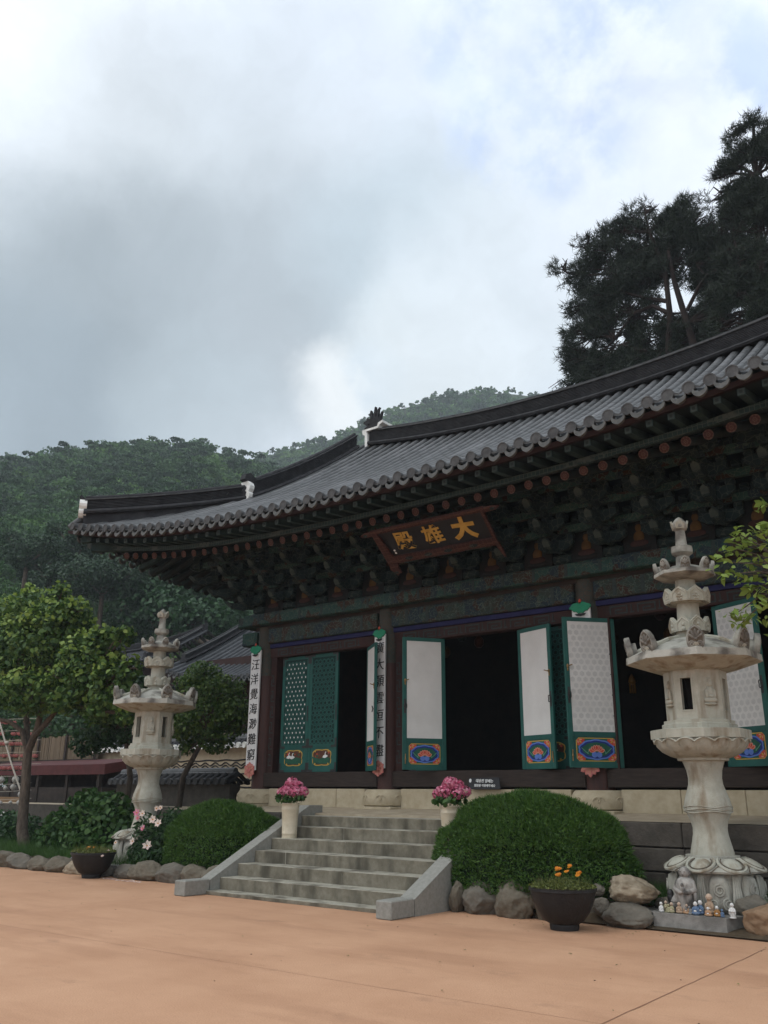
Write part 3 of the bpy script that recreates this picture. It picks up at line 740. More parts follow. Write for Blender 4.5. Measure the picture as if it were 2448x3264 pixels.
# ------------------------------------------------------------------ doors
def lotus_panel(m, x0, x1, z0, z1, y, s):
    """painted lotus panel; layers stand 1.5 mm proud of each other. materials: 0 green 1 yellow 2 blue 3 lightblue 4 red 5 pink 6 scroll"""
    cx, cz = (x0+x1)/2, (z0+z1)/2; hx, hz = (x1-x0)/2, (z1-z0)/2
    def pol(pts, lay, mi):
        yy = y+s*(.0015*lay); m.add([(p[0], yy, p[1]) for p in pts], [tuple(range(len(pts)))], mi)
    def oct_(k, c): 
        a, b = hx*k, hz*k-(hx-hx*k)*0
        a = hx-k; b = hz-k
        return [(cx-a+c, cz-b), (cx+a-c, cz-b), (cx+a, cz-b+c), (cx+a, cz+b-c), (cx+a-c, cz+b), (cx-a+c, cz+b), (cx-a, cz+b-c), (cx-a, cz-b+c)]
    pol(oct_(0, .05), 1, 1); pol(oct_(.016, .045), 2, 0)
    for sx in (-1, 1):
        for sz in (-1, 1):
            c = (cx+sx*(hx-.025), cz+sz*(hz-.025))
            for k in range(3):
                a0 = math.atan2(-sz, -sx)+(k-1)*.62
                L = .17 if k == 1 else .14
                pts = [(c[0]+L*t*math.cos(a0)-w*math.sin(a0), c[1]+L*t*math.sin(a0)*.8+w*math.cos(a0)) for t, w in ((.05, -.015), (.5, -.035), (.85, -.03), (1, 0), (.85, .03), (.5, .035), (.05, .015))]
                pts = [(min(max(p[0], x0+.018), x1-.018), min(max(p[1], z0+.018), z1-.018)) for p in pts]
                pol(pts, 3+k*.4, 4)
                pol([(c[0]+L*t*.75*math.cos(a0)-w*.45*math.sin(a0), c[1]+L*t*.75*math.sin(a0)*.8+w*.45*math.cos(a0)) for t, w in ((.3, -.01), (.6, -.03), (.9, 0), (.6, .03), (.3, .01))], 4.6+k*.2, 5 if k != 1 else 1)
    def cloud(ax, az, n=72, amp=.055):
        return [(cx+ax*math.cos(2*PI*i/n)*(1+amp*abs(math.sin(5*2*PI*i/n))-amp/2), cz+az*math.sin(2*PI*i/n)*(1+amp*abs(math.sin(5*2*PI*i/n))-amp/2)) for i in range(n)]
    pol(cloud(hx*.90, hz*.86), 5.2, 3); pol(cloud(hx*.82, hz*.74), 6, 2); pol(cloud(hx*.70, hz*.60), 7, 0)
    # scrolls
    for sx in (-1, 1):
        pts = [(cx+sx*(hx*.22+hx*.44*(i/14)+(.035*math.sin(i*.55) if i > 8 else 0)), cz-.02+.05*math.sin(i/14*2*PI*1.2)) for i in range(15)]
        for p, q in zip(pts, pts[1:]):
            d = Vector((q[0]-p[0], q[1]-p[1])); d = d.normalized() if d.length > 0 else Vector((1, 0)); nn = Vector((-d.y, d.x))*.006
            pol([(p[0]-nn.x, p[1]-nn.y), (q[0]-nn.x, q[1]-nn.y), (q[0]+nn.x, q[1]+nn.y), (p[0]+nn.x, p[1]+nn.y)], 8, 6)
    # blue base of the flower, petals
    for sx in (-1, 1):
        pol([(cx+sx*.045+.05*math.cos(2*PI*i/16), cz-.085+.05*math.sin(2*PI*i/16)) for i in range(16)], 8.5 if sx < 0 else 8.9, 3)
    for k, a in enumerate((-1.25, 1.25, -.75, .75, -.35, .35, 0)):
        L = .125 if abs(a) < 1 else .135; w = .034
        bx, bz = cx+math.sin(a)*.02, cz-.045
        sh = [(0, .1), (w*.75, .4), (w, .65), (w*.55, .88), (0, 1.0), (-w*.55, .88), (-w, .65), (-w*.75, .4)]
        def T(p, k2=1.0): 
            u = p[0]*k2; v = p[1]*L*(k2 if k2 < 1 else 1)+(L*.16 if k2 < 1 else 0)
            return (bx+u*math.cos(a)+v*math.sin(a), bz+v*math.cos(a)-u*math.sin(a))
        pol([T(p) for p in sh], 9.4+k*.8, 5); pol([T(p, .72) for p in sh], 9.8+k*.8, 4)
def crane_panel(m, x0, x1, z0, z1, y, s, two):
    cx, cz = (x0+x1)/2, (z0+z1)/2; hx, hz = (x1-x0)/2, (z1-z0)/2
    def pol(pts, lay, mi):
        m.add([(p[0], y+s*.0015*lay, p[1]) for p in pts], [tuple(range(len(pts)))], mi)
    def lob(k, n=64):
        o = []
        for i in range(n):
            a = 2*PI*i/n; c, d = math.cos(a), math.sin(a)
            r = 1/max(abs(c), abs(d))*.86+.06*abs(math.sin(4*a)); r = min(r, 1.08)
            o.append((cx+(hx-k)*c*r/1.02, cz+(hz-k)*d*r/1.02))
        return o
    pol(lob(0), 1, 1); pol(lob(.022), 2, 2)
    pol([(cx-hx*.8, cz-hz*.7), (cx+hx*.8, cz-hz*.7), (cx+hx*.85, cz-.02), (cx+hx*.3, cz+.02), (cx-hx*.2, cz-.03), (cx-hx*.85, cz+.02)], 3, 0)
    g = random.Random(3 if two else 4)
    for i in range(7): 
        a = g.uniform(-.8, .8)*hx; b = g.uniform(.1, .62)*hz; r = g.uniform(.015, .03)
        pol([(cx+a+r*math.cos(q*PI/4), cz+b+r*math.sin(q*PI/4)) for q in range(8)], 3.5+i*.1, 4 if i % 2 else 0)
    for i, (a, b) in enumerate([(-.14, .03), (-.03, .02)] if two else [(.10, .03)]):
        q = [(-.07, -.03), (.0, -.045), (.06, -.02), (.085, .0), (.05, .02), (.015, .03), (.02, .07), (.045, .085), (.015, .092), (-.005, .06), (-.01, .025), (-.05, .01)]
        pol([(cx+a+p[0], cz+b+p[1]) for p in q], 5+i, 3)
    for sx in (-1, 1):
        for sz in (-1, 1): pol([(cx+sx*hx*.62+.02*math.cos(q*PI/4), cz+sz*hz*.68+.02*math.sin(q*PI/4)) for q in range(8)], 6, 1)
def door_leaf(W, s, style, hexed=False, H=2.6):
    """leaf local: hinge at x=0, spans +x; inside face towards s*y. style 'open': paper side shown; 'shut': lattice side shown (crane panel)"""
    off = (0, 0, 0); T = .055; st = .085
    fr = MB()
    fr.cbox(0, st, -T/2, T/2, 0, H, .006); fr.cbox(W-st, W, -T/2, T/2, 0, H, .006)
    for z0, z1 in ((0, .085), (.52, .60), (H-.075, H)): fr.box(st, W-st, -T/2+.002, T/2-.002, z0, z1)
    fr.box(st, W-st, -T/2+.012, T/2-.012, .085, .52)
    root = fr.build('door', 'door', HALL, off=(0, 0, 0))
    pm = MB(); y = s*(T/2-.006)
    pm.box(st-.012, W-st+.012, min(0, y), max(0, y), .60, H-.075)
    if style != 'bare':
        if hexed:
            pr_ = .058; j = 0; z = .66
            while z < H-.12:
                x = st+.045+(.06 if j % 2 else 0)
                while x < W-st-.03:
                    yy = s*(T/2-.0045); pm.add([(x+pr_*.82*math.cos(PI/6+PI/3*q), yy, z+pr_*.82*math.sin(PI/6+PI/3*q)) for q in range(6)], [tuple(range(6))], 1); x += .12
                z += .104; j += 1
        pm.build('paper_panel', ['paper', 'paper_spot'], root, off=off)
    lt = MB(); y0, y1 = (-s*T/2+s*.004), (-s*T/2+s*.022)
    ya, yb = min(y0, y1), max(y0, y1)
    x0, x1, z0, z1 = st, W-st, .60, H-.075; sp = .118; R6 = .062
    back = MB(); yb_ = -s*(T/2-.012); j = 0; z = z0+.055
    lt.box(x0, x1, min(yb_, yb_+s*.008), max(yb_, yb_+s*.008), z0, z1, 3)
    while z < z1-.03:
        x = x0+.055+(sp*.5 if j % 2 else 0)
        while x < x1-.035:
            n = 6; yo_ = -s*T/2; yi_ = yb_
            o_ = [(x+R6*math.cos(PI/6+PI/3*q), z+R6*math.sin(PI/6+PI/3*q)) for q in range(n)]; i_ = [(x+R6*.66*math.cos(PI/6+PI/3*q), z+R6*.66*math.sin(PI/6+PI/3*q)) for q in range(n)]
            lt.add([(a, yo_, b) for a, b in o_]+[(a, yo_, b) for a, b in i_]+[(a, yi_, b) for a, b in i_], [(q, (q+1) % n, (q+1) % n+n, q+n) for q in range(n)]+[(q+n, (q+1) % n+n, (q+1) % n+2*n, q+2*n) for q in range(n)], 0)
            yd = yb_-s*.002; rr = .0185 if style == 'shut' else .012
            lt.add([(x+rr*math.cos(2*PI*q/8), yd, z+rr*1.25*math.sin(2*PI*q/8)) for q in range(8)], [tuple(range(8))], 1 if style == 'shut' else 2)
            x += sp
        z += sp*.88; j += 1
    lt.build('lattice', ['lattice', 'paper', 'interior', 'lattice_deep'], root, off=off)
    pn = MB()
    if style == 'shut' or style == 'bare':
        crane_panel(pn, st+.035, W-st-.035, .11, .50, -s*(T/2-.012), -s, style == 'shut')
        pn.build('painted_panel', ['p_grn', 'p_yel', 'p_brown', 'white', 'p_red'], root, off=off)
    if style == 'open':
        lotus_panel(pn, st+.04, W-st-.04, .105, .50, s*(T/2-.012), s)
        pn.build('painted_panel', ['p_grn', 'p_yel', 'p_blue', 'p_lblue', 'p_red', 'p_pink', 'p_lgrn'], root, off=off)
    ir = MB(); side = s if style == 'open' else -s; yo = side*(T/2+.004)
    def plate(x0, x1, z0, z1): ir.box(x0, x1, min(yo, yo-side*.008), max(yo, yo-side*.008), z0, z1)
    if style == 'open':
        plate(W-.065, W-.025, 1.08, 1.36); ir.build('iron_plate', 'iron', root, off=off)
        h = MB(); h.tube([(W-.045, yo, 1.72), (W-.045, yo+side*.05, 1.72), (W-.11, yo+side*.07, 1.74)], [.016, .012, .010], 6); h.ell((W-.045, yo+side*.01, 1.72), (.02, .012, .04)); h.ell((W-.045, yo+side*.008, 1.66), (.014, .01, .03)); h.tube([(W-.05, yo, .11), (W-.05, yo+side*.012, .30)], .010, 6); h.ell((W-.05, yo+side*.01, .2), (.016, .012, .03))
        h.build('handle', 'brass', root, off=off)
        h = MB(); h.tube([(W-.045+.03*math.cos(a), yo+side*(.02+.02*abs(math.sin(a))), 1.22+.06*math.sin(a)) for a in np.linspace(0, 2*PI, 15)], .008, 6); h.build('door_ring', 'iron', root, off=off)
    else:
        for (a, b) in ((.0, .0),):
            for zc in (0, .52, H-.2): 
                plate(0, .05, zc, zc+.2); plate(.05, .16, zc+(.0 if zc < 1 else .15), zc+(.05 if zc < 1 else .2))
                plate(W-.05, W, zc, zc+.2); plate(W-.16, W-.05, zc+(.0 if zc < 1 else .15), zc+(.05 if zc < 1 else .2))
        plate(W-.05, W-.012, 1.1, 1.45)
        ir.build('iron_plate', 'iron', root, off=off)
    return root
def put(o, x, y, ang, label=None, z=2.055):
    o.location = Vector((x, y, z))-HALL.location; o.rotation_euler = (0, 0, rad(ang))
    if label: o['label'] = label
def doors():
    put(door_leaf(.865, 1, 'shut'), -14.72, 14.87, 0, 'closed green lattice door with white paper showing through and two cranes on its panel')
    put(door_leaf(.86, 1, 'bare'), -13.85, 14.87, 0, 'closed dark green lattice door with one white crane on its panel')
    put(door_leaf(.85, -1, 'open'), -12.13, 14.85, -39, 'open door leaf seen almost edge on beside the lettered board')
    put(door_leaf(.90, 1, 'open'), -10.1, 14.85, -127, 'open door leaf left of the dark central doorway')
    put(door_leaf(.88, 1, 'bare'), -11.02, 14.90, 0)
    put(door_leaf(.90, -1, 'open'), -8.37, 14.85, -19.5, 'open door leaf right of the dark central doorway')
    put(door_leaf(.98, 1, 'bare'), -8.34, 14.92, 0, 'shut dark lattice door between two open leaves')
    put(door_leaf(.98, 1, 'open', True), -6.4, 14.85, -132, 'open door leaf with a hexagon pattern showing through its paper')
    put(door_leaf(.93, -1, 'open', True), -4.62, 14.85, -28, 'open door leaf behind the right stone lantern')
doors()

# ------------------------------------------------------------------ brackets under the eave
def brackets():
    H = HALL
    def bset():
        m = MB(); tips = []
        m.cbox(-.19, .19, -.19, .19, 0, .20, .05)
        for k in range(4):
            z = .20+k*.30; out = .34*(k+1)
            # outward arm ending in an upturned tongue
            prof = [(.25, z), (-out, z), (-out-.16, z-.07), (-out-.36, z-.02), (-out-.46, z+.12), (-out-.30, z+.10), (-out-.1, z+.16), (-out, z+.20), (.25, z+.20)]
            if k == 3: prof = [(.25, z), (-out+.2, z), (-out, z-.05), (-out-.14, z+.04), (-out-.10, z+.16), (-out+.1, z+.2), (.25, z+.20)]
            m.prism([(p[0], p[1]) for p in prof], Matrix(((0, 0, 1, 0), (1, 0, 0, 0), (0, 1, 0, 0), (0, 0, 0, 1))), .13)
            if k < 3:
                e = Vector((0, -out-.40, z+.06))
                mt = MB(); mt.obox(e, (.134, .06, .10), Matrix.Rotation(rad(38), 3, 'X')); mt.prism([(-.067, .05), (.067, .05), (.0, .12)], Matrix.Translation(e) @ Matrix.Rotation(rad(38), 4, 'X') @ Matrix(((1, 0, 0, 0), (0, 0, 1, 0), (0, 1, 0, 0), (0, 0, 0, 1))), .058); tips.append(mt)
            for kk in range(k+1):
                y = -.34*(kk+1); w = .36+.13*(k-kk)
                pr = [(-w, z+.2), (-w, z+.09), (-w+.14, z), (w-.14, z), (w, z+.09), (w, z+.2)]
                if kk == k or (k-kk) == 1:
                    m.prism(pr, Matrix(((1, 0, 0, 0), (0, 0, 1, y), (0, 1, 0, 0), (0, 0, 0, 1))), .10)
                    for xx in (-w+.07, 0, w-.07): m.cbox(xx-.075, xx+.075, y-.075, y+.075, z+.2, z+.3, .02)
        o = m.build('bracket_set', 'teal', H, off=(0, 0, 0))
        for mt in tips: mt.build('bracket_tip', 'tip', o, off=(0, 0, 0))
        return o
    o = bset(); xs = np.linspace(-15.25, -3.1, 13)
    for i, x in enumerate(xs):
        q = o if i == 0 else copy_part(o, H)
        q.location = Vector((x, 14.60, 5.715))-HALL.location
    for i, y in enumerate((15.9, 17.2, 18.5, 19.8, 21.1)):
        for sx, ang in ((-15.45, -90), (-2.85, 90)):
            q = copy_part(o, H); q.location = Vector((sx, y, 5.715))-HALL.location; q.rotation_euler = (0, 0, rad(ang))
    for sx, ang in ((-15.25, -45), (-3.1, 45)):
        q = copy_part(o, H); q.location = Vector((sx, 14.85, 5.715))-HALL.location; q.rotation_euler = (0, 0, rad(ang)); q.scale = (1, 1.35, 1)
    # purlins carried by the brackets
    for k, y in enumerate((14.26, 13.92, 13.58, 13.24)):
        m = MB(); z = 6.23+.30*k
        m.box(-15.3-.34*(k+1), -2.9+.34*(k+1), y-.06, y+.06, z, z+.13); m.build('bracket_purlin', 'danch', H)
    m = MB(); m.tube([(-17.2, 13.24, 7.30), (-9.1, 13.24, 7.12), (-1.0, 13.24, 7.30)], .11, 10); m.build('eave_purlin', 'danch', H)
    # painted buddhas between the bracket sets
    for i in range(12):
        x = (xs[i]+xs[i+1])/2; m = MB(); y = 14.46
        m.box(x-.3, x+.3, y+.01, y+.05, 5.72, 6.35, 0)
        m.lathe([(.11, 0), (.11, .008)], 16, (0, 0, 0))
        n = 32
        for q in range(len(m.v)-n, len(m.v)): a = m.v[q]; m.v[q] = (x+a[0], y-a[2], 6.16+a[1])
        for k in range(len(m.m)-18, len(m.m)): m.m[k] = 3
        m.ell((x, y-.01, 6.15), (.06, .015, .075), m=1); m.ell((x, y-.01, 6.235), (.04, .014, .03), m=2)
        m.ell((x, y-.01, 5.98), (.10, .02, .12), m=1); m.ell((x, y-.014, 5.86), (.17, .02, .07), m=4); m.ell((x, y-.012, 5.79), (.22, .015, .05), m=3)
        m.build('buddha_painting', ['teal_d', 'dimgold', 'ink', 'teal_d', 'red_wood'], H)
brackets()

# ------------------------------------------------------------------ rafters, eave boards
def eaves():
    H = HALL
    def rafter():
        m = MB(); m.tube([(0, 0, 0), (0, 2.4, .92)], .078, 12)
        o = m.build('rafter', 'rafter', H, smooth=50, off=(0, 0, 0))
        f = MB()
        d = Vector((0, 2.4, .92)).normalized(); u = Vector((1, 0, 0)); v = d.cross(u)
        def disc(r, lay, mi, n=16, c=(0, 0)):
            o = -d*lay
            f.add([o+u*(c[0]+r*math.cos(2*PI*k/n))+v*(c[1]+r*math.sin(2*PI*k/n)) for k in range(n)], [tuple(range(n))], mi)
        disc(.078, .002, 1)
        for k in range(8): disc(.0205, .004+.0002*k, 0, 8, (.052*math.cos(2*PI*k/8), .049*math.sin(2*PI*k/8)))
        disc(.022, .007, 0, 10); disc(.009, .009, 1, 8)
        f.build('flower_end', ['flow_red', 'flow_pale'], o, off=(0, 0, 0))
        return o
    def fly():
        m = MB(); pr = [(0, -.05), (0, .055), (1.2, .26), (1.2, .13), (.5, .0)]
        m.prism(pr, Matrix(((0, 0, 1, 0), (1, 0, 0, 0), (0, 1, 0, 0), (0, 0, 0, 1))), .105)
        o = m.build('flying_rafter', 'fly', H, off=(0, 0, 0))
        f = MB(); f.box(-.042, .042, -.006, -.002, -.042, .046, 0); f.box(-.022, .022, -.009, -.0061, -.022, .026, 1)
        f.build('painted_end', ['tip', 'rafter'], o, off=(0, 0, 0)); return o
    r = rafter(); f = fly(); first = True
    n = 28
    for i in range(-n, n+1):
        dx = i*.342; x = XC+dx; rz = rise(dx); cv = curve(dx)
        fan = 0
        if abs(dx) > 6.3: fan = -math.copysign((abs(dx)-6.3)*.16, dx)
        if abs(dx) < 9.5:
            q = f if first else copy_part(f, H); q.location = Vector((x, 11.95-cv, 6.82+rz*.97))-HALL.location; q.rotation_euler = (0, 0, fan)
            if abs(dx) < 8.6:
                q = r if first else copy_part(r, H); q.location = Vector((x+.0, 12.48-cv*.8, 6.61+rz*.9))-HALL.location; q.rotation_euler = (0, 0, fan)
            first = False
    # side eaves (turned away from the court): one piece each
    for s in (-1, 1):
        m = MB(); m2 = MB()
        for j in range(24):
            y = 13.6+j*.342; dy = 19.5-y; rr = rise(dy*1.25)
            x = XC+s*(9.75+.4*(dy/8)**2)
            m2.bar((x-s*.15, y, 6.90+rr), (x-s*1.3, y, 7.12+rr), .105, .11)
            m.tube([(x-s*.7, y, 6.68+rr*.9), (XC+s*6.4, y, 7.75+rr*.3)], .078, 8)
        tag(m.build('rafter', 'rafter', H), kind='stuff'); tag(m2.build('flying_rafter', 'fly', H), kind='stuff')
    # boards: follow the eave curve
    path = [XC+10.0*t/30 for t in range(-30, 31)]
    def ribbon(name, mt, fn, m=None):
        b = m or MB(); vs = []; fs = []; k = None
        for x in path:
            pts = fn(x-XC); k = len(pts); vs += [(x, *p) for p in pts]
        for i in range(len(path)-1):
            for j in range(k-1):
                a = i*k+j; fs.append((a, a+1, a+k+1, a+k))
        b.add(vs, fs); return b.build(name, mt, H) if m is None else b
    def S2(dx): return rise(dx), curve(dx)
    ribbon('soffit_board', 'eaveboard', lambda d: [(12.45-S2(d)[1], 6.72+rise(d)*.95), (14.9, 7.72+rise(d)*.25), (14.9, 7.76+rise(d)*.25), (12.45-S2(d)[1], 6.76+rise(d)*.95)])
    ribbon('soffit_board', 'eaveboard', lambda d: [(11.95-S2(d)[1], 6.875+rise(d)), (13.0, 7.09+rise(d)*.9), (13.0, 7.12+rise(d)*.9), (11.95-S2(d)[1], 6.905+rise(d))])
    ribbon('eave_border', 'bord', lambda d: [(12.40-S2(d)[1]*.9, 6.70+rise(d)*.94), (12.40-S2(d)[1]*.9, 6.80+rise(d)*.94), (12.52-S2(d)[1]*.9, 6.83+rise(d)*.94), (12.52-S2(d)[1]*.9, 6.715+rise(d)*.94), (12.40-S2(d)[1]*.9, 6.70+rise(d)*.94)])
    ribbon('eave_batten', 'eavered', lambda d: [(11.89-S2(d)[1], 6.885+rise(d)), (11.87-S2(d)[1], 6.965+rise(d)), (11.99-S2(d)[1], 6.985+rise(d)), (11.99-S2(d)[1], 6.89+rise(d)), (11.89-S2(d)[1], 6.885+rise(d))])
    # corner beams
    for s in (-1, 1):
        m = MB(); c = Vector((XC+s*6.15, 14.85, 7.6)); t = Vector((XC+s*9.45, 11.85, 7.36))
        m.bar(c, t, .18, .24); m.bar(c+Vector((0, 0, .22)), t+Vector((s*.2, -.18, .18)), .15, .16)
        m.build('corner_beam', 'fly', H)
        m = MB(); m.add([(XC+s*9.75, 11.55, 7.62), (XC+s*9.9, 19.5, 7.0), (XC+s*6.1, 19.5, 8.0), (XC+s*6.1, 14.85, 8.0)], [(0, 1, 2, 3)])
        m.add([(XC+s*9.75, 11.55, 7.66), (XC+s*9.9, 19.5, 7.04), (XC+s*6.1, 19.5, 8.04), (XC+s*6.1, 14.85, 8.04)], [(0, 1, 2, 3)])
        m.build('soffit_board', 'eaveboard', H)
eaves()

# ------------------------------------------------------------------ roof
RY = 19.5; GX = 7.35; GY = 15.0           # ridge line y, half length to the gable, y where the hip begins
def ridge_z(dx): return 11.32+.57*(abs(dx)/6.8)**2
def front_z(dx, y):
    ye = 11.8-curve(dx); t = max(0, (y-ye)/(RY-ye)); ze = 7.03+rise(dx)
    zr = ridge_z(min(abs(dx), 7.4))
    if abs(dx) > GX: zr = ridge_z(GX)
    return ze+(zr-ze)*(.70*t+.30*t*t)
def hip_x(y):                              # half-width of the front slope at depth y
    if y >= GY: return GX
    return GX+(10.05-GX)*(GY-y)/(GY-11.4)
def tiled_slope(T, x0, x1, ye_fn, ytop_fn, z_fn, pitch=.316, tl=.36, ymax=99):
    """rows of half-round cover tiles over troughs. T maps (along, depth, z) to the world"""
    m = MB(); ends = MB(); tong = MB(); m.tong = tong
    n = int(round((x1-x0)/pitch))
    prof = []
    for k in range(7): a = PI*k/6; prof.append((-.088*math.cos(a), .085*math.sin(a)+.015))
    for i in range(n+1):
        x = x0+i*pitch; ye = ye_fn(x); yt = ytop_fn(x)
        if yt-ye < .15: continue
        vs = []; fs = []; rows = max(1, int((yt-ye)/tl)); K = 7+4
        ys = []
        for r in range(rows):
            a = ye+(yt-ye)*r/rows; b = ye+(yt-ye)*(r+1)/rows; ys += [(a, .008), (b, .0)]
        for (y, h) in ys:
            for (px, pz) in prof: vs.append(T(x+px*(1.0+h*2), y, z_fn(x, y)+pz+h))
            # trough to the next cover row
            for (px, pz) in ((.094, .0), (.125, -.05), (.19, -.05), (.222, .0)):
                xx = x+px; vs.append(T(xx, max(y, ye_fn(xx)+.05), z_fn(xx, y)+pz+h*.9))
        for r in range(len(ys)-1):
            for k in range(K-1):
                a = r*K+k; fs.append((a, a+1, a+K+1, a+K))
        m.add(vs, fs); n0 = len(m.m)-len(fs)
        for q in range(len(fs)):
            if q % (K-1) >= 6: m.m[n0+q] = 1
        # eave ends: round cap and hanging tongue
        y = ye; zc = z_fn(x, y)+.045; c = Vector((x, y-.012, zc)); q = 12
        ring = [T(x+.098*math.cos(2*PI*k/q), y-.045, zc+.098*math.sin(2*PI*k/q)) for k in range(q)]; r2 = [T(x+.090*math.cos(2*PI*k/q), y+.05, zc+.01+.090*math.sin(2*PI*k/q)) for k in range(q)]
        ri = [T(x+.080*math.cos(2*PI*k/q), y-.045, zc+.080*math.sin(2*PI*k/q)) for k in range(q)]; rj = [T(x+.076*math.cos(2*PI*k/q), y-.038, zc+.076*math.sin(2*PI*k/q)) for k in range(q)]
        ends.add(ring+r2+ri+rj, [tuple(range(3*q, 4*q))]+[(k, (k+1) % q, (k+1) % q+q, k+q) for k in range(q)]+[(k, (k+1) % q, (k+1) % q+2*q, k+2*q) for k in range(q)]+[(k+2*q, (k+1) % q+2*q, (k+1) % q+3*q, k+3*q) for k in range(q)])
        if i < n:
            xm = x+pitch/2; ym = ye_fn(xm)-.035; zm = z_fn(xm, ym)
            out = [(-.100, -.005), (-.112, -.06), (-.09, -.11), (-.05, -.145), (0, -.165), (.05, -.145), (.09, -.11), (.112, -.06), (.100, -.005), (.06, -.06), (0, -.078), (-.06, -.06)]
            f_ = [T(xm+a, ym-.03*(b < 0)*(-b/.165), zm+b) for a, b in out]; b_ = [T(xm+a, ym+.03, zm+b) for a, b in out]
            nn = len(out); tong.add(f_+b_, [(0, 1, 11), (1, 2, 10, 11), (2, 3, 10), (3, 4, 10), (4, 5, 10), (5, 6, 10), (6, 9, 10), (6, 7, 9), (7, 8, 9)]+[(k, (k+1) % nn, (k+1) % nn+nn, k+nn) for k in range(nn)])
            # stacked trough tiles seen behind the tongue
            for d in range(2):
                zz = zm+.012+d*.022; yy = ym+.01+d*.02
                ends.add([T(xm-.10, yy, zz+.03), T(xm-.05, yy, zz-.012), T(xm, yy, zz-.024), T(xm+.05, yy, zz-.012), T(xm+.10, yy, zz+.03), T(xm+.10, yy, zz+.045), T(xm, yy, zz-.008), T(xm-.10, yy, zz+.045)], [(0, 1, 6, 7), (1, 2, 6), (2, 3, 6), (3, 4, 5, 6)])
    return m, ends
def ridge_prof(w, h, layers, cap):
    """stack of thin tiles with a round cap; half-width w"""
    L_ = [(w+.10, 0), (w+.13, .05), (w+.10, .11), (w+.01, .12)]
    for k in range(layers):
        z = .12+(h-.12)*k/layers; dz = (h-.12)/layers
        L_ += [(w+.028, z+.004), (w+.028, z+dz*.62), (w-.012, z+dz*.66), (w-.012, z+dz*.98)]
    top = [(w+.05, h), (w+.05, h+.03), (cap, h+.035), (cap*.92, h+.035+cap*.55), (cap*.6, h+.035+cap*.95), (0, h+.035+cap*1.1)]
    R_ = L_+top
    return R_+[(-a, b) for a, b in reversed(R_[:-1])]
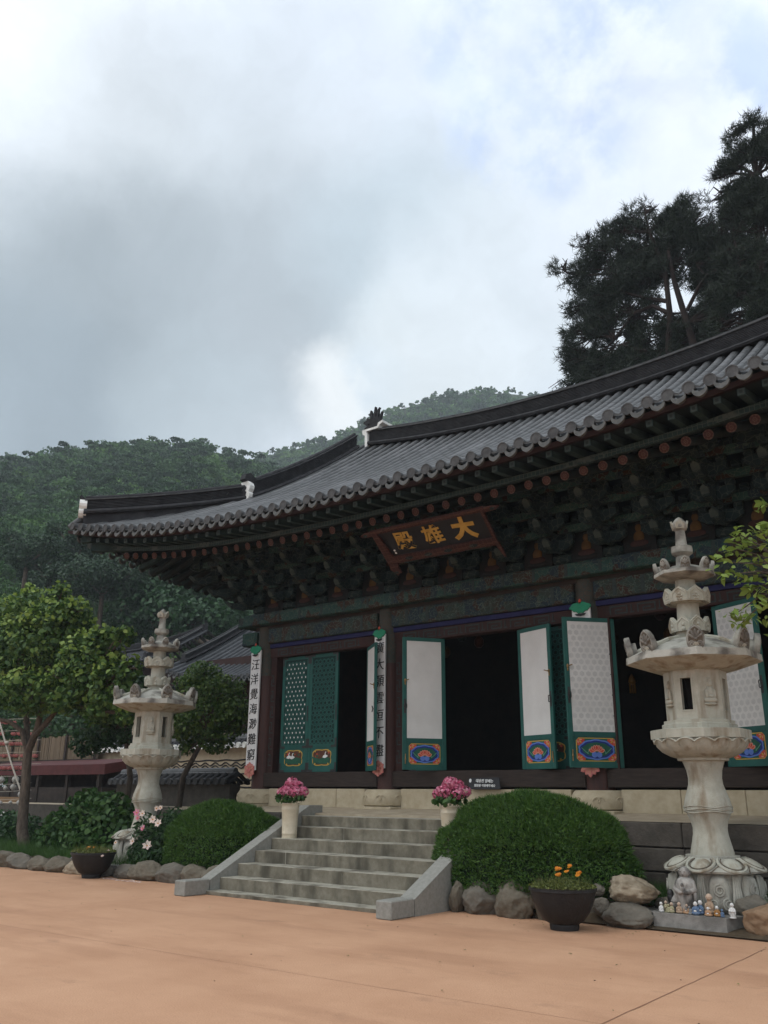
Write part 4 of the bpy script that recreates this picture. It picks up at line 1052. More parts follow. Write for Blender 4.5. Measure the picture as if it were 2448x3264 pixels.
def roof():
    H = HALL
    F = lambda a, y, z: (XC+a, y, z); B = lambda a, y, z: (XC+a, 2*RY-y, z)
    yt = lambda dx: RY if abs(dx) <= GX else GY-(abs(dx)-GX)/(10.05-GX)*(GY-11.4)
    ye = lambda dx: 11.8-curve(dx)
    m, e = tiled_slope(F, -10.0, 10.0, ye, yt, front_z)
    RF = m.build('roof', ['tile', 'trough'], H, smooth=50); e.build('eave_tile_ends', 'tile_end', RF); m.tong.build('eave_tongue_tiles', 'tongue', RF)
    m, e = tiled_slope(B, -10.0, 10.0, ye, yt, front_z, pitch=.64, tl=3); m.build('roof', ['tile', 'trough'], H, smooth=50)
    # unseen sheet added under the tiles to block light leaking through
    for Q in (F, B):
        vs = []; fs = []; nx, ny = 50, 8
        for i in range(nx+1):
            dx = -9.9+19.8*i/nx; a, e_ = ye(dx)+.12, yt(dx)
            for j in range(ny+1):
                y = a+(max(e_, a+.05)-a)*j/ny; vs.append(Q(dx, y, front_z(dx, y)-.10))
        for i in range(nx):
            for j in range(ny): q = i*(ny+1)+j; fs.append((q, q+1, q+ny+2, q+ny+1))
        m = MB(); m.add(vs, fs); m.build('roof_light_block', 'wood_dark', H)
    for s in (-1, 1):
        Sd = lambda a, d, z, s=s: (XC+s*(10.0-d+.0), RY+a, z)
        hw = lambda d: RY-GY+(GY-11.4)*(1-d/2.7)
        zf = lambda a, d: 7.03+rise(abs(a)*1.24)+(9.35-7.03-rise(abs(a)*1.24)*.4)*(max(0, d)/2.7)*.92
        yeS = lambda a: .10-.1*(abs(a)/8)**2; ytS = lambda a: 2.75 if abs(a) <= RY-GY else 2.75*(1-(abs(a)-(RY-GY))/(GY-11.4))
        m, e = tiled_slope(Sd, -8.1, 8.1, yeS, ytS, zf); q = m.build('roof', ['tile', 'trough'], H, smooth=50); e.build('eave_tile_ends', 'tile_end', q); m.tong.build('eave_tongue_tiles', 'tongue', q)
        # gable wall
        m = MB(); m.add([(XC+s*(GX-.15), GY, 8.9), (XC+s*(GX-.15), 2*RY-GY, 8.9), (XC+s*(GX-.15), RY, 11.7)], [(0, 1, 2)]); m.build('gable_wall', 'red_wood', H)
    sideY = lambda i: Vector((0, 1, 0))
    # main ridge
    path = [(XC+6.75*t/24, RY, ridge_z(6.75*t/24)-.02) for t in range(-24, 25)]
    m = MB(); m.sweep(ridge_prof(.16, .50, 9, .10), path, sideY); RG = m.build('main_ridge', 'tile_dark', H, smooth=30)
    m = MB(); m.sweep([(-.225, .475), (.225, .475), (.225, .515), (-.225, .515)], [(p[0], p[1], p[2]+.002) for p in path], sideY); m.build('mortar_line', 'tile_end', RG)
    for s in (-1, 1):
        # mortar step at the ridge end
        m = MB(); x = XC+s*6.80; z0 = ridge_z(6.8)
        pr = [(-.03, -.08), (.06, -.08), (.07, .3), (.16, .36), (.18, .50), (-.42, .50), (-.45, .60), (-.62, .66), (-.62, .58), (-.5, .52), (-.45, .43), (.02, .43), (-.03, .30)]
        m.prism([(s*a, b) for a, b in pr], Matrix(((1, 0, 0, x), (0, 0, 1, RY), (0, 1, 0, z0), (0, 0, 0, 1))), .52); m.build('mortar_end', 'mortar', H)
        # dragon-head finial
        m = MB(); T = Matrix(((1, 0, 0, x), (0, 0, 1, RY), (0, 1, 0, z0+.5), (0, 0, 0, 1)))
        m.prism([(s*a, b) for a, b in [(.17, 0), (.20, .12), (.10, .16), (.20, .26), (.16, .36), (.02, .40), (-.30, .38), (-.40, .22), (-.42, .1), (-.36, 0)]], T, .26)
        m.prism([(s*a, b) for a, b in [(.20, .26), (.27, .30), (.25, .36), (.12, .38)]], T, .2)
        for (a, b, c, d, w) in ((-.02, .36, .02, .72, .05), (-.12, .38, -.16, .80, .055), (-.22, .36, -.28, .66, .05), (-.32, .3, -.42, .58, .05), (-.02, .5, .1, .62, .035), (-.2, .58, -.32, .74, .035), (.1, .36, .16, .5, .035)):
            m.prism([(s*(a-w), b), (s*(c-.015), d), (s*(c+.02), d-.03), (s*(a+w), b)], T, .10+.02*w)
        for yy in (-.14, .14): m.ell((x+s*.04, RY+yy, z0+.74), (.05, .03, .045))
        m.build('ridge_finial', 'tile_dark', H)
        # gable (descending) ridge and hip ridge
        gp = []
        for k in range(13):
            t = k/12; y = RY-.25-(RY-.25-GY+.05)*t; gp.append((XC+s*(GX-.02), y, front_z(GX-.05, y)+.02+.10*(t-.5)**2))
        sx = lambda i, s=s: Vector((1, 0, 0))
        m = MB(); m.sweep(ridge_prof(.13, .44, 7, .09), gp, sx); g = m.build('gable_ridge', 'tile_dark', H, smooth=30)
        e = Vector(gp[-1]); m = MB()
        PL = [(-.13, -.06), (.0, -.12), (.13, -.06), (.19, .02), (.20, .10), (.15, .17), (.20, .24), (.21, .33), (.17, .41), (.12, .46), (-.12, .46), (-.18, .41), (-.21, .32), (-.19, .24), (-.15, .18), (-.20, .10), (-.19, .02)]
        m.prism(PL, Matrix(((1, 0, 0, e.x), (0, 0, 1, e.y-.04), (0, 1, 0, e.z), (0, 0, 0, 1))), .16)
        m.build('mortar_end', 'mortar', g)
        m = MB(); m.prism([(-.02, .42), (-.22, .50), (-.16, .66), (.0, .72), (.2, .60), (.3, .44)], Matrix(((0, 0, 1, e.x), (1, 0, 0, e.y), (0, 1, 0, e.z), (0, 0, 0, 1))), .2); m.prism([(-.07, .06), (.05, .05), (.08, .16), (.03, .20), (.08, .28), (.02, .36), (-.07, .33), (-.05, .22), (-.09, .15)], Matrix(((1, 0, 0, e.x), (0, 0, 1, e.y-.13), (0, 1, 0, e.z), (0, 0, 0, 1))), .03); m.build('ridge_finial', 'tile_dark', g)
        hp = []; n = 14; p0 = Vector((XC+s*GX, GY+.1, 0)); p1 = Vector((XC+s*9.78, 11.72, 0))
        for k in range(n+1):
            t = k/n; p = p0.lerp(p1, t); z0_ = front_z(GX, GY)-.02; z1_ = 8.18
            hp.append((p.x, p.y, z0_+(z1_-z0_)*(1.28*t-.28*t*t)+.02))
        dd = (p1-p0).normalized(); cr = Vector((-dd.y, dd.x, 0))
        m = MB(); m.sweep(ridge_prof(.13, .40, 7, .085), hp, lambda i: cr); m.sweep([(-.15, -.45), (.15, -.45), (.15, .01), (-.15, .01)], hp, lambda i: cr); g = m.build('hip_ridge', 'tile_dark', H, smooth=30)
        m = MB(); m.sweep([(-.19, .375), (.19, .375), (.19, .41), (-.19, .41)], hp, lambda i: cr); m.build('mortar_line', 'tile_end', g)
        e = Vector(hp[-1]); m = MB()
        m.prism([(u, v*.86) for u, v in PL], Matrix(((cr.x, 0, dd.x, e.x+dd.x*.03), (cr.y, 0, dd.y, e.y+dd.y*.03), (0, 1, 0, e.z), (0, 0, 0, 1))), .18)
        m.build('mortar_end', 'mortar', g)
        m = MB(); m.bar(e+Vector((0, 0, .40)), e+dd*.12+Vector((0, 0, .50)), .22, .06); m.build('ridge_finial', 'tile_dark', g)
        # tiles on the hip beyond the ridge end
        m = MB(); q = e+dd*.30; m.tube([e+Vector((0, 0, -.02)), (q.x, q.y, 7.86)], .08, 10); m.build('hip_tile', 'tile', g, smooth=True)
roof()
# ------------------------------------------------------------------ lettering
def text_mesh(body, size, bold=.0, shear=0.0, align='CENTER', ext=.004):
    c = bpy.data.curves.new('lettering', 'FONT'); c.body = body; c.size = size; c.offset = bold; c.shear = shear; c.extrude = ext
    c.align_x = align; c.align_y = 'CENTER'; c.resolution_u = 3
    o = bpy.data.objects.new('lettering', c); COL.objects.link(o)
    dg = bpy.context.evaluated_depsgraph_get(); me = bpy.data.meshes.new_from_object(o.evaluated_get(dg))
    vs = [tuple(v.co) for v in me.vertices]; fs = [tuple(p.vertices) for p in me.polygons]
    bpy.data.objects.remove(o); bpy.data.curves.remove(c)
    return vs, fs
def letters(name, items, mtx, mt, parent, off=None):
    """items: (text, u, v, size, bold, shear, turn)"""
    m = MB()
    for s, u, v, sz, bo, sh, tn in items:
        vs, fs = text_mesh(s, sz, bo, sh)
        xs = [p[0] for p in vs]; yy = [p[1] for p in vs]; cx = (min(xs)+max(xs))/2; cy = (min(yy)+max(yy))/2
        ct, st = math.cos(tn), math.sin(tn)
        m.add([mtx @ Vector((u+(p[0]-cx)*ct-(p[1]-cy)*st, v+(p[0]-cx)*st+(p[1]-cy)*ct, p[2])) for p in vs], fs)
    return m.build(name, mt, parent, off=off)
def boards():
    XZ = lambda x, y, z: Matrix(((1, 0, 0, x), (0, 0, -1, y), (0, 1, 0, z), (0, 0, 0, 1)))
    for (x, w, chars, lab) in ((-15.335, .32, '汪洋覺海渺難窮', 'tall white board with black brush characters on the far left column, pink lotus at its foot'),
                               (-11.55, .29, '廣大願雲恒不盡', 'tall white board with black brush characters on the column between the shut and open doors'),
                               (-6.87, .36, '', 'tall white board mostly hidden behind the open door left of the right stone lantern')):
        t = thing('column_board', lab, 'lettered board', (x, 14.5, 2.05), group='lettered boards on the hall columns')
        m = MB(); m.cbox(x-w/2, x+w/2, 14.53, 14.57, 2.10, 4.86, .004); m.build('board', 'white', t)
        if chars:
            n = len(chars); g = random.Random(len(chars)+int(-x))
            letters('lettering', [(c, g.uniform(-.008, .008), 4.52-.345*i if x < -13 else 4.57-.352*i, .272 if x < -13 else .262, .0, .12, .06+g.uniform(-.03, .03)) for i, c in enumerate(chars)], XZ(x, 14.524, 0), 'ink', t)
        m = MB(); pts = []
        for k in range(33):
            a = PI*k/32; r = w*.56*(1+.10*abs(math.sin(a*3.5)))
            pts.append((r*math.cos(a), .10*math.sin(a)*(1+.12*abs(math.sin(a*3.5)))+.02))
        low = [(-w*.5+w*k/8, .01-.075*math.sin(PI*k/8)-.02*(k % 2)) for k in range(9)]
        m.prism(pts+low, XZ(x, 14.515, 4.84), .03, 0)
        m.prism([(a*.45, -.085+.02*b) for a, b in ((-w*.7, 0), (w*.7, 0), (w*.5, -1.6), (0, -2.4), (-w*.5, -1.6))], XZ(x, 14.50, 4.84), .012, 1)
        m.prism([(-.02, .1), (.02, .1), (.025, .16), (0, .19), (-.025, .16)], XZ(x, 14.51, 4.84), .02, 2)
        m.build('lotus_leaf', ['lotusgreen', 'ink', 'p_red'], t)
        m = MB(); c0 = 2.10
        for k in range(12):
            a = 2*PI*k/12; L = w*(.56 if k % 2 else .50); ww = .045
            q = [(.02, -.01), (L*.5, -ww), (L*.85, -ww*.7), (L, 0), (L*.85, ww*.7), (L*.5, ww), (.02, .01)]
            m.prism([(u*math.cos(a)-v*math.sin(a), u*math.sin(a)+v*math.cos(a)) for u, v in q], XZ(x, 14.512-.004*(k % 2), c0), .02, 0)
            m.prism([(u*.9*math.cos(a)-v*.35*math.sin(a), u*.9*math.sin(a)+v*.35*math.cos(a)) for u, v in q], XZ(x, 14.500-.004*(k % 2), c0), .004, 1)
        m.lathe([(.05, 0), (.05, .02), (.01, .03)], 12, (0, 0, 0))
        n = 36
        for q in range(len(m.v)-n, len(m.v)): a = m.v[q]; m.v[q] = (x+a[0], 14.498-a[2], c0+a[1])
        m.build('lotus_flower', ['lotuspink', 'p_pink'], t)
    # name board hung under the eave, read from right to left
    t = thing('name_board', 'black name board with three gold characters in a rust red frame under the eave', 'name board', (-8.87, 12.7, 6.2))
    o = Vector((-10.07, 13.02, 5.90)); v = Vector((0, -.62, .53)).normalized(); u = Vector((1, 0, 0)); n = u.cross(v)
    T = Matrix(((u.x, v.x, n.x, o.x), (u.y, v.y, n.y, o.y), (u.z, v.z, n.z, o.z), (0, 0, 0, 1)))
    Wd, Hd = 2.44, .80
    def P(m, pts, d, th, mi=0): m.prism(pts, T @ Matrix.Translation((0, 0, d)), th, mi)
    m = MB(); P(m, [(.06, .1), (Wd-.03, .1), (Wd-.03, Hd-.04), (.04, Hd-.04)], 0, .04); m.build('panel', 'black', t)
    m = MB()
    P(m, [(-.05, Hd-.08), (Wd+.05, Hd-.08), (Wd+.05, Hd), (-.05, Hd)], .05, .06)
    P(m, [(-.02, -.0), (Wd+.02, -.0), (Wd-.06, .15), (.16, .15)], .051, .05)
    P(m, [(-.03, Hd-.08), (-.03, -.0), (.16, .15), (.09, Hd-.08)], .052, .05)
    P(m, [(Wd-.03, Hd-.08), (Wd-.05, .15), (Wd, -.0), (Wd+.03, Hd-.08)], .053, .05)
    P(m, [(-.03, 0), (-.06, -.12), (.0, -.2), (.03, -.29), (.10, -.22), (.14, -.24), (.13, -.1), (.19, -.02)], .05, .05)
    P(m, [(Wd-.07, .02), (Wd-.02, -.24), (Wd+.01, -.30), (Wd+.02, -.2), (Wd+.01, .02)], .05, .04)
    P(m, [(Wd+.03, Hd-.11), (Wd+.26, Hd-.10), (Wd+.36, Hd-.05), (Wd+.24, Hd-.02), (Wd+.03, Hd-.01)], .05, .04)
    P(m, [(-.03, Hd-.11), (-.2, Hd-.11), (-.3, Hd-.06), (-.2, Hd-.02), (-.03, Hd-.01)], .05, .04)
    for uu in (.5, .95, 1.4, 1.95): 
        P(m, [(uu+.09*math.cos(2*PI*k/12), .075+.035*math.sin(2*PI*k/12)) for k in range(12)], .079, .004, 1)
    for (uu, vv) in ((Wd+.22, Hd-.06), (-.18, Hd-.065), (.05, -.2)): P(m, [(uu+.05*math.cos(2*PI*k/8), vv+.03*math.sin(2*PI*k/8)) for k in range(8)], .074, .006, 1)
    m.build('frame', ['signred', 'teal'], t)
    letters('lettering', [('殿', .57, .44, .42, .009, .0, -.06), ('雄', 1.22, .45, .43, .008, .0, .04), ('大', 1.90, .45, .47, .024, .05, -.05)], T @ Matrix.Translation((0, 0, .028)), 'gold', t)
    m = MB()
    for k in range(2): P(m, [(.22, .25-.06*k), (.255, .25-.06*k), (.255, .285-.06*k), (.22, .285-.06*k)], .026, .008)
    m.build('seal_mark', 'white', t)
    # little black notice on the plinth
    t = thing('notice_board', 'small black board with white handwritten notice leaning on the wooden sill', 'notice', (-9.0, 14.5, 1.7))
    X = Matrix.Translation((-9.05, 14.52, 1.70)) @ Matrix.Rotation(rad(78), 4, 'X')
    m = MB(); m.prism([(-.33, 0), (.37, 0), (.33, .21), (-.33, .21)], X, .018); m.build('board', 'black', t)
    letters('lettering', [('대웅전 참배는', .02, .15, .066, .0012, .1, -.02), ('옆문을 이용해주세요', .03, .065, .054, .001, .1, -.02)], X @ Matrix.Translation((0, 0, .011)), 'white', t)
    m = MB(); m.prism([(-.295+.026*math.cos(2*PI*k/12), .155+.036*math.sin(2*PI*k/12)) for k in range(12)], X @ Matrix.Translation((0, 0, .012)), .004); m.build('white_mark', 'white', t)
boards()

# ------------------------------------------------------------------ stone lanterns
def stone_lantern(loc, label):
    t = thing('stone_lantern', label, 'stone lantern', loc, group='carved stone lanterns before the hall')
    R8 = PI/8
    def B(m, name, mt='lantern', par=t, smooth=40): return m.build(name, mt, par, smooth=smooth, off=(0, 0, 0))
    m = MB(); h = .80; c = .30
    m.prism([(-.76, -.58), (-.53, -.88), (.38, -.88), (.52, -.42), (.72, -.2), (.72, .4), (.45, .7), (-.45, .7), (-.76, .4)], Matrix.Translation((0, 0, .10)), .2); B(m, 'ground_slab', 'slab', smooth=False)
    # base drum with carved petals
    def petmod(k, amp): return lambda a, i, z: 1+amp*(abs(math.cos(a*k/2))**.6-.6)
    m = MB(); m.lathe([(.46, .18), (.515, .20), (.53, .34), (.525, .50), (.515, .60), (.505, .655), (.43, .67)], 96); bd = B(m, 'base_drum', 'lantern_base')
    for k in range(8):
        a0 = PI/8+PI/4*k
        m = MB(); nu, nv_ = 13, 11; vs = []; fs = []
        hw_ = .245
        for jv in range(nv_):
            for iu in range(nu):
                u = -1+2*iu/(nu-1); v = jv/(nv_-1); w = hw_*(1-.42*max(0, v-.62)/.38*((v-.62)/.38 if v > .62 else 0))
                rr = .535+.07*math.sqrt(max(0, 1-abs(u)**3.2))*math.sqrt(max(0, 1-abs(2*v-1)**6))-.02*max(0, v-.55)
                vs.append((rr*math.cos(a0+u*w), rr*math.sin(a0+u*w), .205+.445*v))
        for jv in range(nv_-1):
            for iu in range(nu-1): q = jv*nu+iu; fs.append((q, q+1, q+nu+1, q+nu))
        m.add(vs, fs)
        for (du, zc, rr) in ((0, .475, .075), (-.095, .315, .072), (.095, .315, .072)):
            pts = []
            for q in range(26):
                th = q/25*2*PI*1.9+PI/2; r = rr*(1-.70*q/25); aa = a0+(du+r*math.cos(th))/.62; z = zc+r*math.sin(th)
                u = (aa-a0)/hw_; v = (z-.205)/.445; R_ = .535+.07*math.sqrt(max(0, 1-abs(min(1, abs(u)))**3.2))*math.sqrt(max(0, 1-abs(2*v-1)**6))-.02*max(0, v-.55)+.006
                pts.append((R_*math.cos(aa), R_*math.sin(aa), z))
            m.tube(pts, .0145, 6)
        B(m, 'carved_petal', 'lantern_base', bd, 50)
        m = MB(); a1 = a0+PI/8
        for w in (-.105, -.035, .035, .105):
            m.tube([((.538+.03*math.sin(PI*q/9))*math.cos(a1+w*(.5+.5*(1-q/9))), (.538+.03*math.sin(PI*q/9))*math.sin(a1+w*(.5+.5*(1-q/9))), .21+.43*q/9) for q in range(10)], [.022-.009*q/9 for q in range(10)], 6)
        B(m, 'carved_leaf', 'lantern_base', bd, 60)
    # overturned lotus
    m = MB(); m.lathe([(.55, .660), (.625, .672), (.635, .695), (.585, .73), (.48, .775), (.385, .81), (.345, .835), (.345, .862), (.30, .865)], 96, mod=lambda a, i, z: 1+(.03*math.cos(8*a) if i in (1, 2) else 0)); lo = B(m, 'lotus_base', 'lantern_base')
    for k in range(8):
        a = 2*PI*k/8; m = MB()
        rot = Matrix.Rotation(a, 4, 'Z') @ Matrix.Translation((.505, 0, .762)) @ Matrix.Rotation(rad(27), 4, 'Y')
        m.ell((0, 0, 0), (.135, .125, .058), 16, 10, 0)
        for q in range(len(m.v)): m.v[q] = tuple(rot @ Vector(m.v[q]))
        for rr, tk, mi in ((1.0, .009, 1), (1.24, .020, 0)):
            m.tube([rot @ Vector((.148*rr*math.cos(th)-.02, .138*rr*math.sin(th), .020-.012*(rr > 1.1))) for th in np.linspace(-PI*.74, PI*.74, 19)], tk, 6, mi)
        m.tube([rot @ Vector((-.16+.30*q/6, .225-.06*abs(q-3)/3, -.012)) for q in range(7)], .009, 5, 1)
        m.build('lotus_petal', ['lantern', 'groove'], lo, smooth=50, off=(0, 0, 0))
    # baluster shaft
    m = MB(); prof = [(.285, .862), (.28, .90), (.255, 1.0), (.228, 1.12), (.224, 1.20), (.24, 1.28), (.275, 1.36), (.305, 1.43), (.31, 1.48), (.295, 1.56), (.26, 1.66), (.228, 1.76), (.222, 1.84), (.235, 1.94), (.262, 2.02), (.28, 2.065)]
    m.lathe(prof, 32, mod=lambda a, i, z: 1+.012*math.cos(8*a)); sh = B(m, 'shaft')
    m = MB()
    for zc in (1.405, 1.44, 1.475):
        m.tube([(.312*math.cos(2*PI*k/40), .312*math.sin(2*PI*k/40), zc+.012*math.sin(4*2*PI*k/40+zc*40)) for k in range(41)], .008, 5)
    B(m, 'carved_band', 'lantern', sh)
    # lotus bowl and its slab
    m = MB(); m.lathe([(.30, 2.065), (.335, 2.07), (.34, 2.10), (.42, 2.125), (.52, 2.18), (.585, 2.25), (.615, 2.325), (.625, 2.345), (.60, 2.35)], 128, mod=lambda a, i, z: 1+((.05*(abs(math.cos(8*a/1.0))**.7-.7)) if i >= 4 else .02*(abs(math.cos(8*a))**.7-.7) if i == 3 else 0)); bw = B(m, 'lotus_bowl')
    m = MB(); N_ = 16
    for k in range(N_):
        a = 2*PI*(k+.0)/N_
        pts = []
        for q in range(9):
            u = -1+2*q/8; aa = a+u*PI/N_; pts.append((.632*math.cos(aa), .632*math.sin(aa), 2.30+.045*(1-abs(u)**2.2)))
        m.tube(pts, .012, 5)
    B(m, 'petal_rim', 'lantern', bw)
    m = MB(); m.lathe([(.60, 2.352), (.665, 2.354), (.665, 2.47), (.645, 2.478)], 8, rot=R8); m.lathe([(.50, 2.478), (.50, 2.545), (.485, 2.555), (.47, 2.56), (.47, 2.60), (.43, 2.605)], 8, rot=R8); B(m, 'bowl_slab', smooth=False)
    # light chamber: four open windows, four carved faces
    m = MB(); rc = .425; ap = rc*math.cos(R8); hw = rc*math.sin(R8); z0, z1 = 2.60, 3.27
    rels = []
    for k in range(8):
        a = PI/4*k; Rm = Matrix.Rotation(a, 4, 'Z')
        def slab(u0, u1, za, zb, d0=ap, th=.075, M_=m):
            pts = [Rm @ Vector((d, u, z)) for d in (d0-th, d0) for (u, z) in ((u0, za), (u1, za), (u1, zb), (u0, zb))]
            M_.add(pts, [(0, 1, 2, 3), (7, 6, 5, 4), (0, 4, 5, 1), (1, 5, 6, 2), (2, 6, 7, 3), (3, 7, 4, 0)])
        if k % 2 == 0:
            ww = .072; wa, wb = 2.73, 3.16
            slab(-hw, -ww, z0, z1); slab(ww, hw, z0, z1); slab(-ww, ww, z0, wa); slab(-ww, ww, wb, z1)
            for u0, u1, za, zb in ((-ww-.025, -ww, wa-.02, wb+.02), (ww, ww+.025, wa-.02, wb+.02), (-ww, ww, wa-.02, wa), (-ww, ww, wb, wb+.02)): slab(u0, u1, za, zb, ap+.006, .02)
        else:
            slab(-hw, hw, z0, z1)
            rel = MB(); rels.append(rel)
            def E(c, r, n=10, kk=7, rel=rel, Rm=Rm):
                i0 = len(rel.v); rel.ell((0, 0, 0), r, n, kk)
                for q in range(i0, len(rel.v)): p = rel.v[q]; rel.v[q] = tuple(Rm @ Vector((p[0]+ap+c[0], p[1]+c[1], p[2]+c[2])))
            E((.0, 0, 2.80), (.055, .10, .025)); E((.01, 0, 2.85), (.05, .10, .045)); E((.0, 0, 2.95), (.045, .062, .10)); E((.005, 0, 3.075), (.04, .038, .052)); E((.005, 0, 3.125), (.025, .022, .02))
            E((.02, -.055, 2.93), (.025, .025, .07)); E((.02, .055, 2.93), (.025, .025, .07)); E((.045, 0, 2.90), (.02, .045, .022)); E((-.01, 0, 3.08), (.02, .09, .10))
    lc = B(m, 'light_chamber', smooth=False)
    for rel in rels: B(rel, 'seated_relief', 'lantern', lc)
    m = MB(); m.lathe([(.20, 2.62), (.20, 3.25)], 8, rot=R8); B(m, 'dark_core', 'interior', lc, False)
    # octagonal roofs with ear-shaped corner ornaments
    def ears(par, r, z, s):
        """one carved ear, then copied round the eight corners"""
        T = Matrix.Translation((r, 0, z)) @ Matrix.Rotation(rad(10), 4, 'Y') @ Matrix(((0, 0, 1, 0), (1, 0, 0, 0), (0, 1, 0, 0), (0, 0, 0, 1)))
        o = [(-.085, -.13), (.085, -.13), (.125, -.02), (.13, .07), (.105, .16), (.06, .225), (0, .262), (-.06, .225), (-.105, .16), (-.13, .07), (-.125, -.02)]
        m = MB(); m.prism([(u*s, v*s) for u, v in o], T, .08*s, 0)
        m.prism([(u*s*.6, v*s*.66-.02*s) for u, v in o], T @ Matrix.Translation((0, 0, -.065*s)), .10*s, 0)
        m.prism([(u*s*.80, v*s*.84) for u, v in o[1:]], T @ Matrix.Translation((0, 0, .0405*s)), .004*s, 1)
        for sg in (-1, 1):
            pts = [T @ Vector(((sg*.056+sg*.048*(1-.72*q/14)*math.cos(q*.62))*s, (-.025+.048*(1-.72*q/14)*math.sin(q*.62))*s, .045*s)) for q in range(15)]
            m.tube(pts, .012*s, 5, 0)
        for ang in (-1.0, -.5, 0, .5, 1.0):
            pts = [T @ Vector(((d*math.sin(ang))*s, (.045+d*math.cos(ang)*1.25)*s, .044*s)) for d in (.02, .06, .095, .125)]; m.tube(pts, [.010*s, .021*s, .021*s, .006*s], 6, 0)
        m.ell(tuple(T @ Vector((0, .05*s, .045*s))), .022*s, 8, 6, 0)
        pts = [T @ Vector((u*s*.88, v*s*.9, .042*s)) for u, v in o[1:]]; m.tube(pts, .012*s, 5, 0)
        e0 = m.build('corner_ornament', ['lantern_roof', 'groove'], par, smooth=35, off=(0, 0, 0)); e0.rotation_euler = (0, 0, R8)
        for k in range(1, 8): q = copy_part(e0, par); q.rotation_euler = (0, 0, R8+PI/4*k)
    m = MB(); m.lathe([(.40, 3.265), (.57, 3.285), (.88, 3.385), (.923, 3.404)], 8, rot=R8); B(m, 'roof_soffit', smooth=False)
    m = MB(); m.lathe([(.924, 3.4045), (.915, 3.50), (.77, 3.565), (.60, 3.635), (.44, 3.70), (.30, 3.74), (.23, 3.75)], 8, rot=R8); rf = B(m, 'lantern_roof', 'lantern_roof', smooth=False)
    m = MB()
    for k in range(8): m.tube([(r*math.cos(R8+PI/4*k), r*math.sin(R8+PI/4*k), z) for r, z in ((.26, 3.755), (.46, 3.705), (.64, 3.63), (.80, 3.56), (.89, 3.525))], [.03, .032, .035, .04, .045], 6)
    B(m, 'roof_hip', 'lantern', rf)
    ears(rf, .85, 3.57, .90)
    # tiers above
    m = MB(); m.lathe([(.20, 3.74), (.195, 3.86), (.165, 3.87), (.152, 4.26), (.15, 4.28), (.15, 4.30), (.14, 4.62)], 24, cap=True); B(m, 'upper_shaft')
    def crown(name, z0, r0, z1, r1, n, kind):
        m = MB(); m.lathe([(r0*.85, z0), (r0, z0+.005), (r0*1.02, z0+.05), (r1*.93, z1-.10), (r1*.86, z1-.10), (r1*.7, z0+.06)], 24 if kind else 8, rot=R8, cap=True)
        for k in range(n):
            a = 2*PI*k/n+(R8*0)
            w = r1*math.tan(PI/n)*.98
            T = Matrix.Rotation(a, 4, 'Z') @ Matrix.Translation((r1*.90, 0, z1-.14)) @ Matrix.Rotation(rad(8), 4, 'Y') @ Matrix(((0, 0, 1, 0), (1, 0, 0, 0), (0, 1, 0, 0), (0, 0, 0, 1)))
            m.prism([(-w, -.07), (w, -.07), (w*1.02, .05), (w*.55, .10), (0, .145), (-w*.55, .10), (-w*1.02, .05)], T, .05)
            m.tube([T @ Vector(p) for p in ((-w*.8, -.05, .026), (-w*.82, .04, .026), (0, .115, .026), (w*.82, .04, .026), (w*.8, -.05, .026))], .010, 5)
            i0 = len(m.v)
            for (u, v, r) in ([(0, .03, .022), (-.035, .0, .02), (.035, .0, .02), (-.02, -.04, .02), (.02, -.04, .02), (0, -.005, .02)] if not kind else [(0, .02, .025), (0, -.04, .035)]):
                i0 = len(m.v); m.ell((0, 0, 0), (r, r, r*.7), 8, 6)
                for q in range(i0, len(m.v)): m.v[q] = tuple(T @ (Vector(m.v[q])+Vector((u, v, .024))))
        return B(m, name, smooth=40)
    crown('petal_crown', 3.86, .195, 4.05, .262, 8, 1)
    crown('petal_crown', 4.255, .235, 4.475, .305, 8, 0)
    m = MB(); m.lathe([(.16, 4.605), (.26, 4.615), (.405, 4.655), (.43, 4.665), (.425, 4.715), (.33, 4.755), (.22, 4.80), (.12, 4.83)], 8, rot=R8); ur = B(m, 'upper_roof', 'lantern_roof', smooth=False)
    ears(ur, .385, 4.75, .54)
    m = MB(); m.lathe([(.105, 4.82), (.098, 4.95), (.09, 4.97), (.145, 5.02), (.15, 5.06), (.145, 5.115), (.09, 5.125), (.083, 5.14), (.068, 5.36), (.075, 5.365), (.112, 5.41), (.118, 5.45), (.10, 5.49), (.075, 5.525), (.045, 5.56), (0.005, 5.585)], 20, mod=lambda a, i, z: 1+(.07*abs(math.cos(4*a)) if i in (3, 4, 5) else 0)); fi = B(m, 'finial', 'lantern_roof')
    m = MB()
    for k in range(4):
        T = Matrix.Rotation(PI/2*k+.4, 4, 'Z') @ Matrix.Translation((.098, 0, 5.44)) @ Matrix.Rotation(rad(14), 4, 'Y') @ Matrix(((0, 0, 1, 0), (1, 0, 0, 0), (0, 1, 0, 0), (0, 0, 0, 1)))
        m.prism([(-.055, -.05), (.055, -.05), (.07, .02), (.0, .085), (-.07, .02)], T, .03)
    B(m, 'lotus_bud_petal', 'lantern', fi)
    return t
LANT = stone_lantern((-4.235, 12.50, 0), 'large carved stone lantern on a slab crowded with small monk figurines')
LANT2 = copy_thing(LANT, (-16.1, 12.3, 0), label='carved stone lantern standing among pale lilies beside the leafy tree')

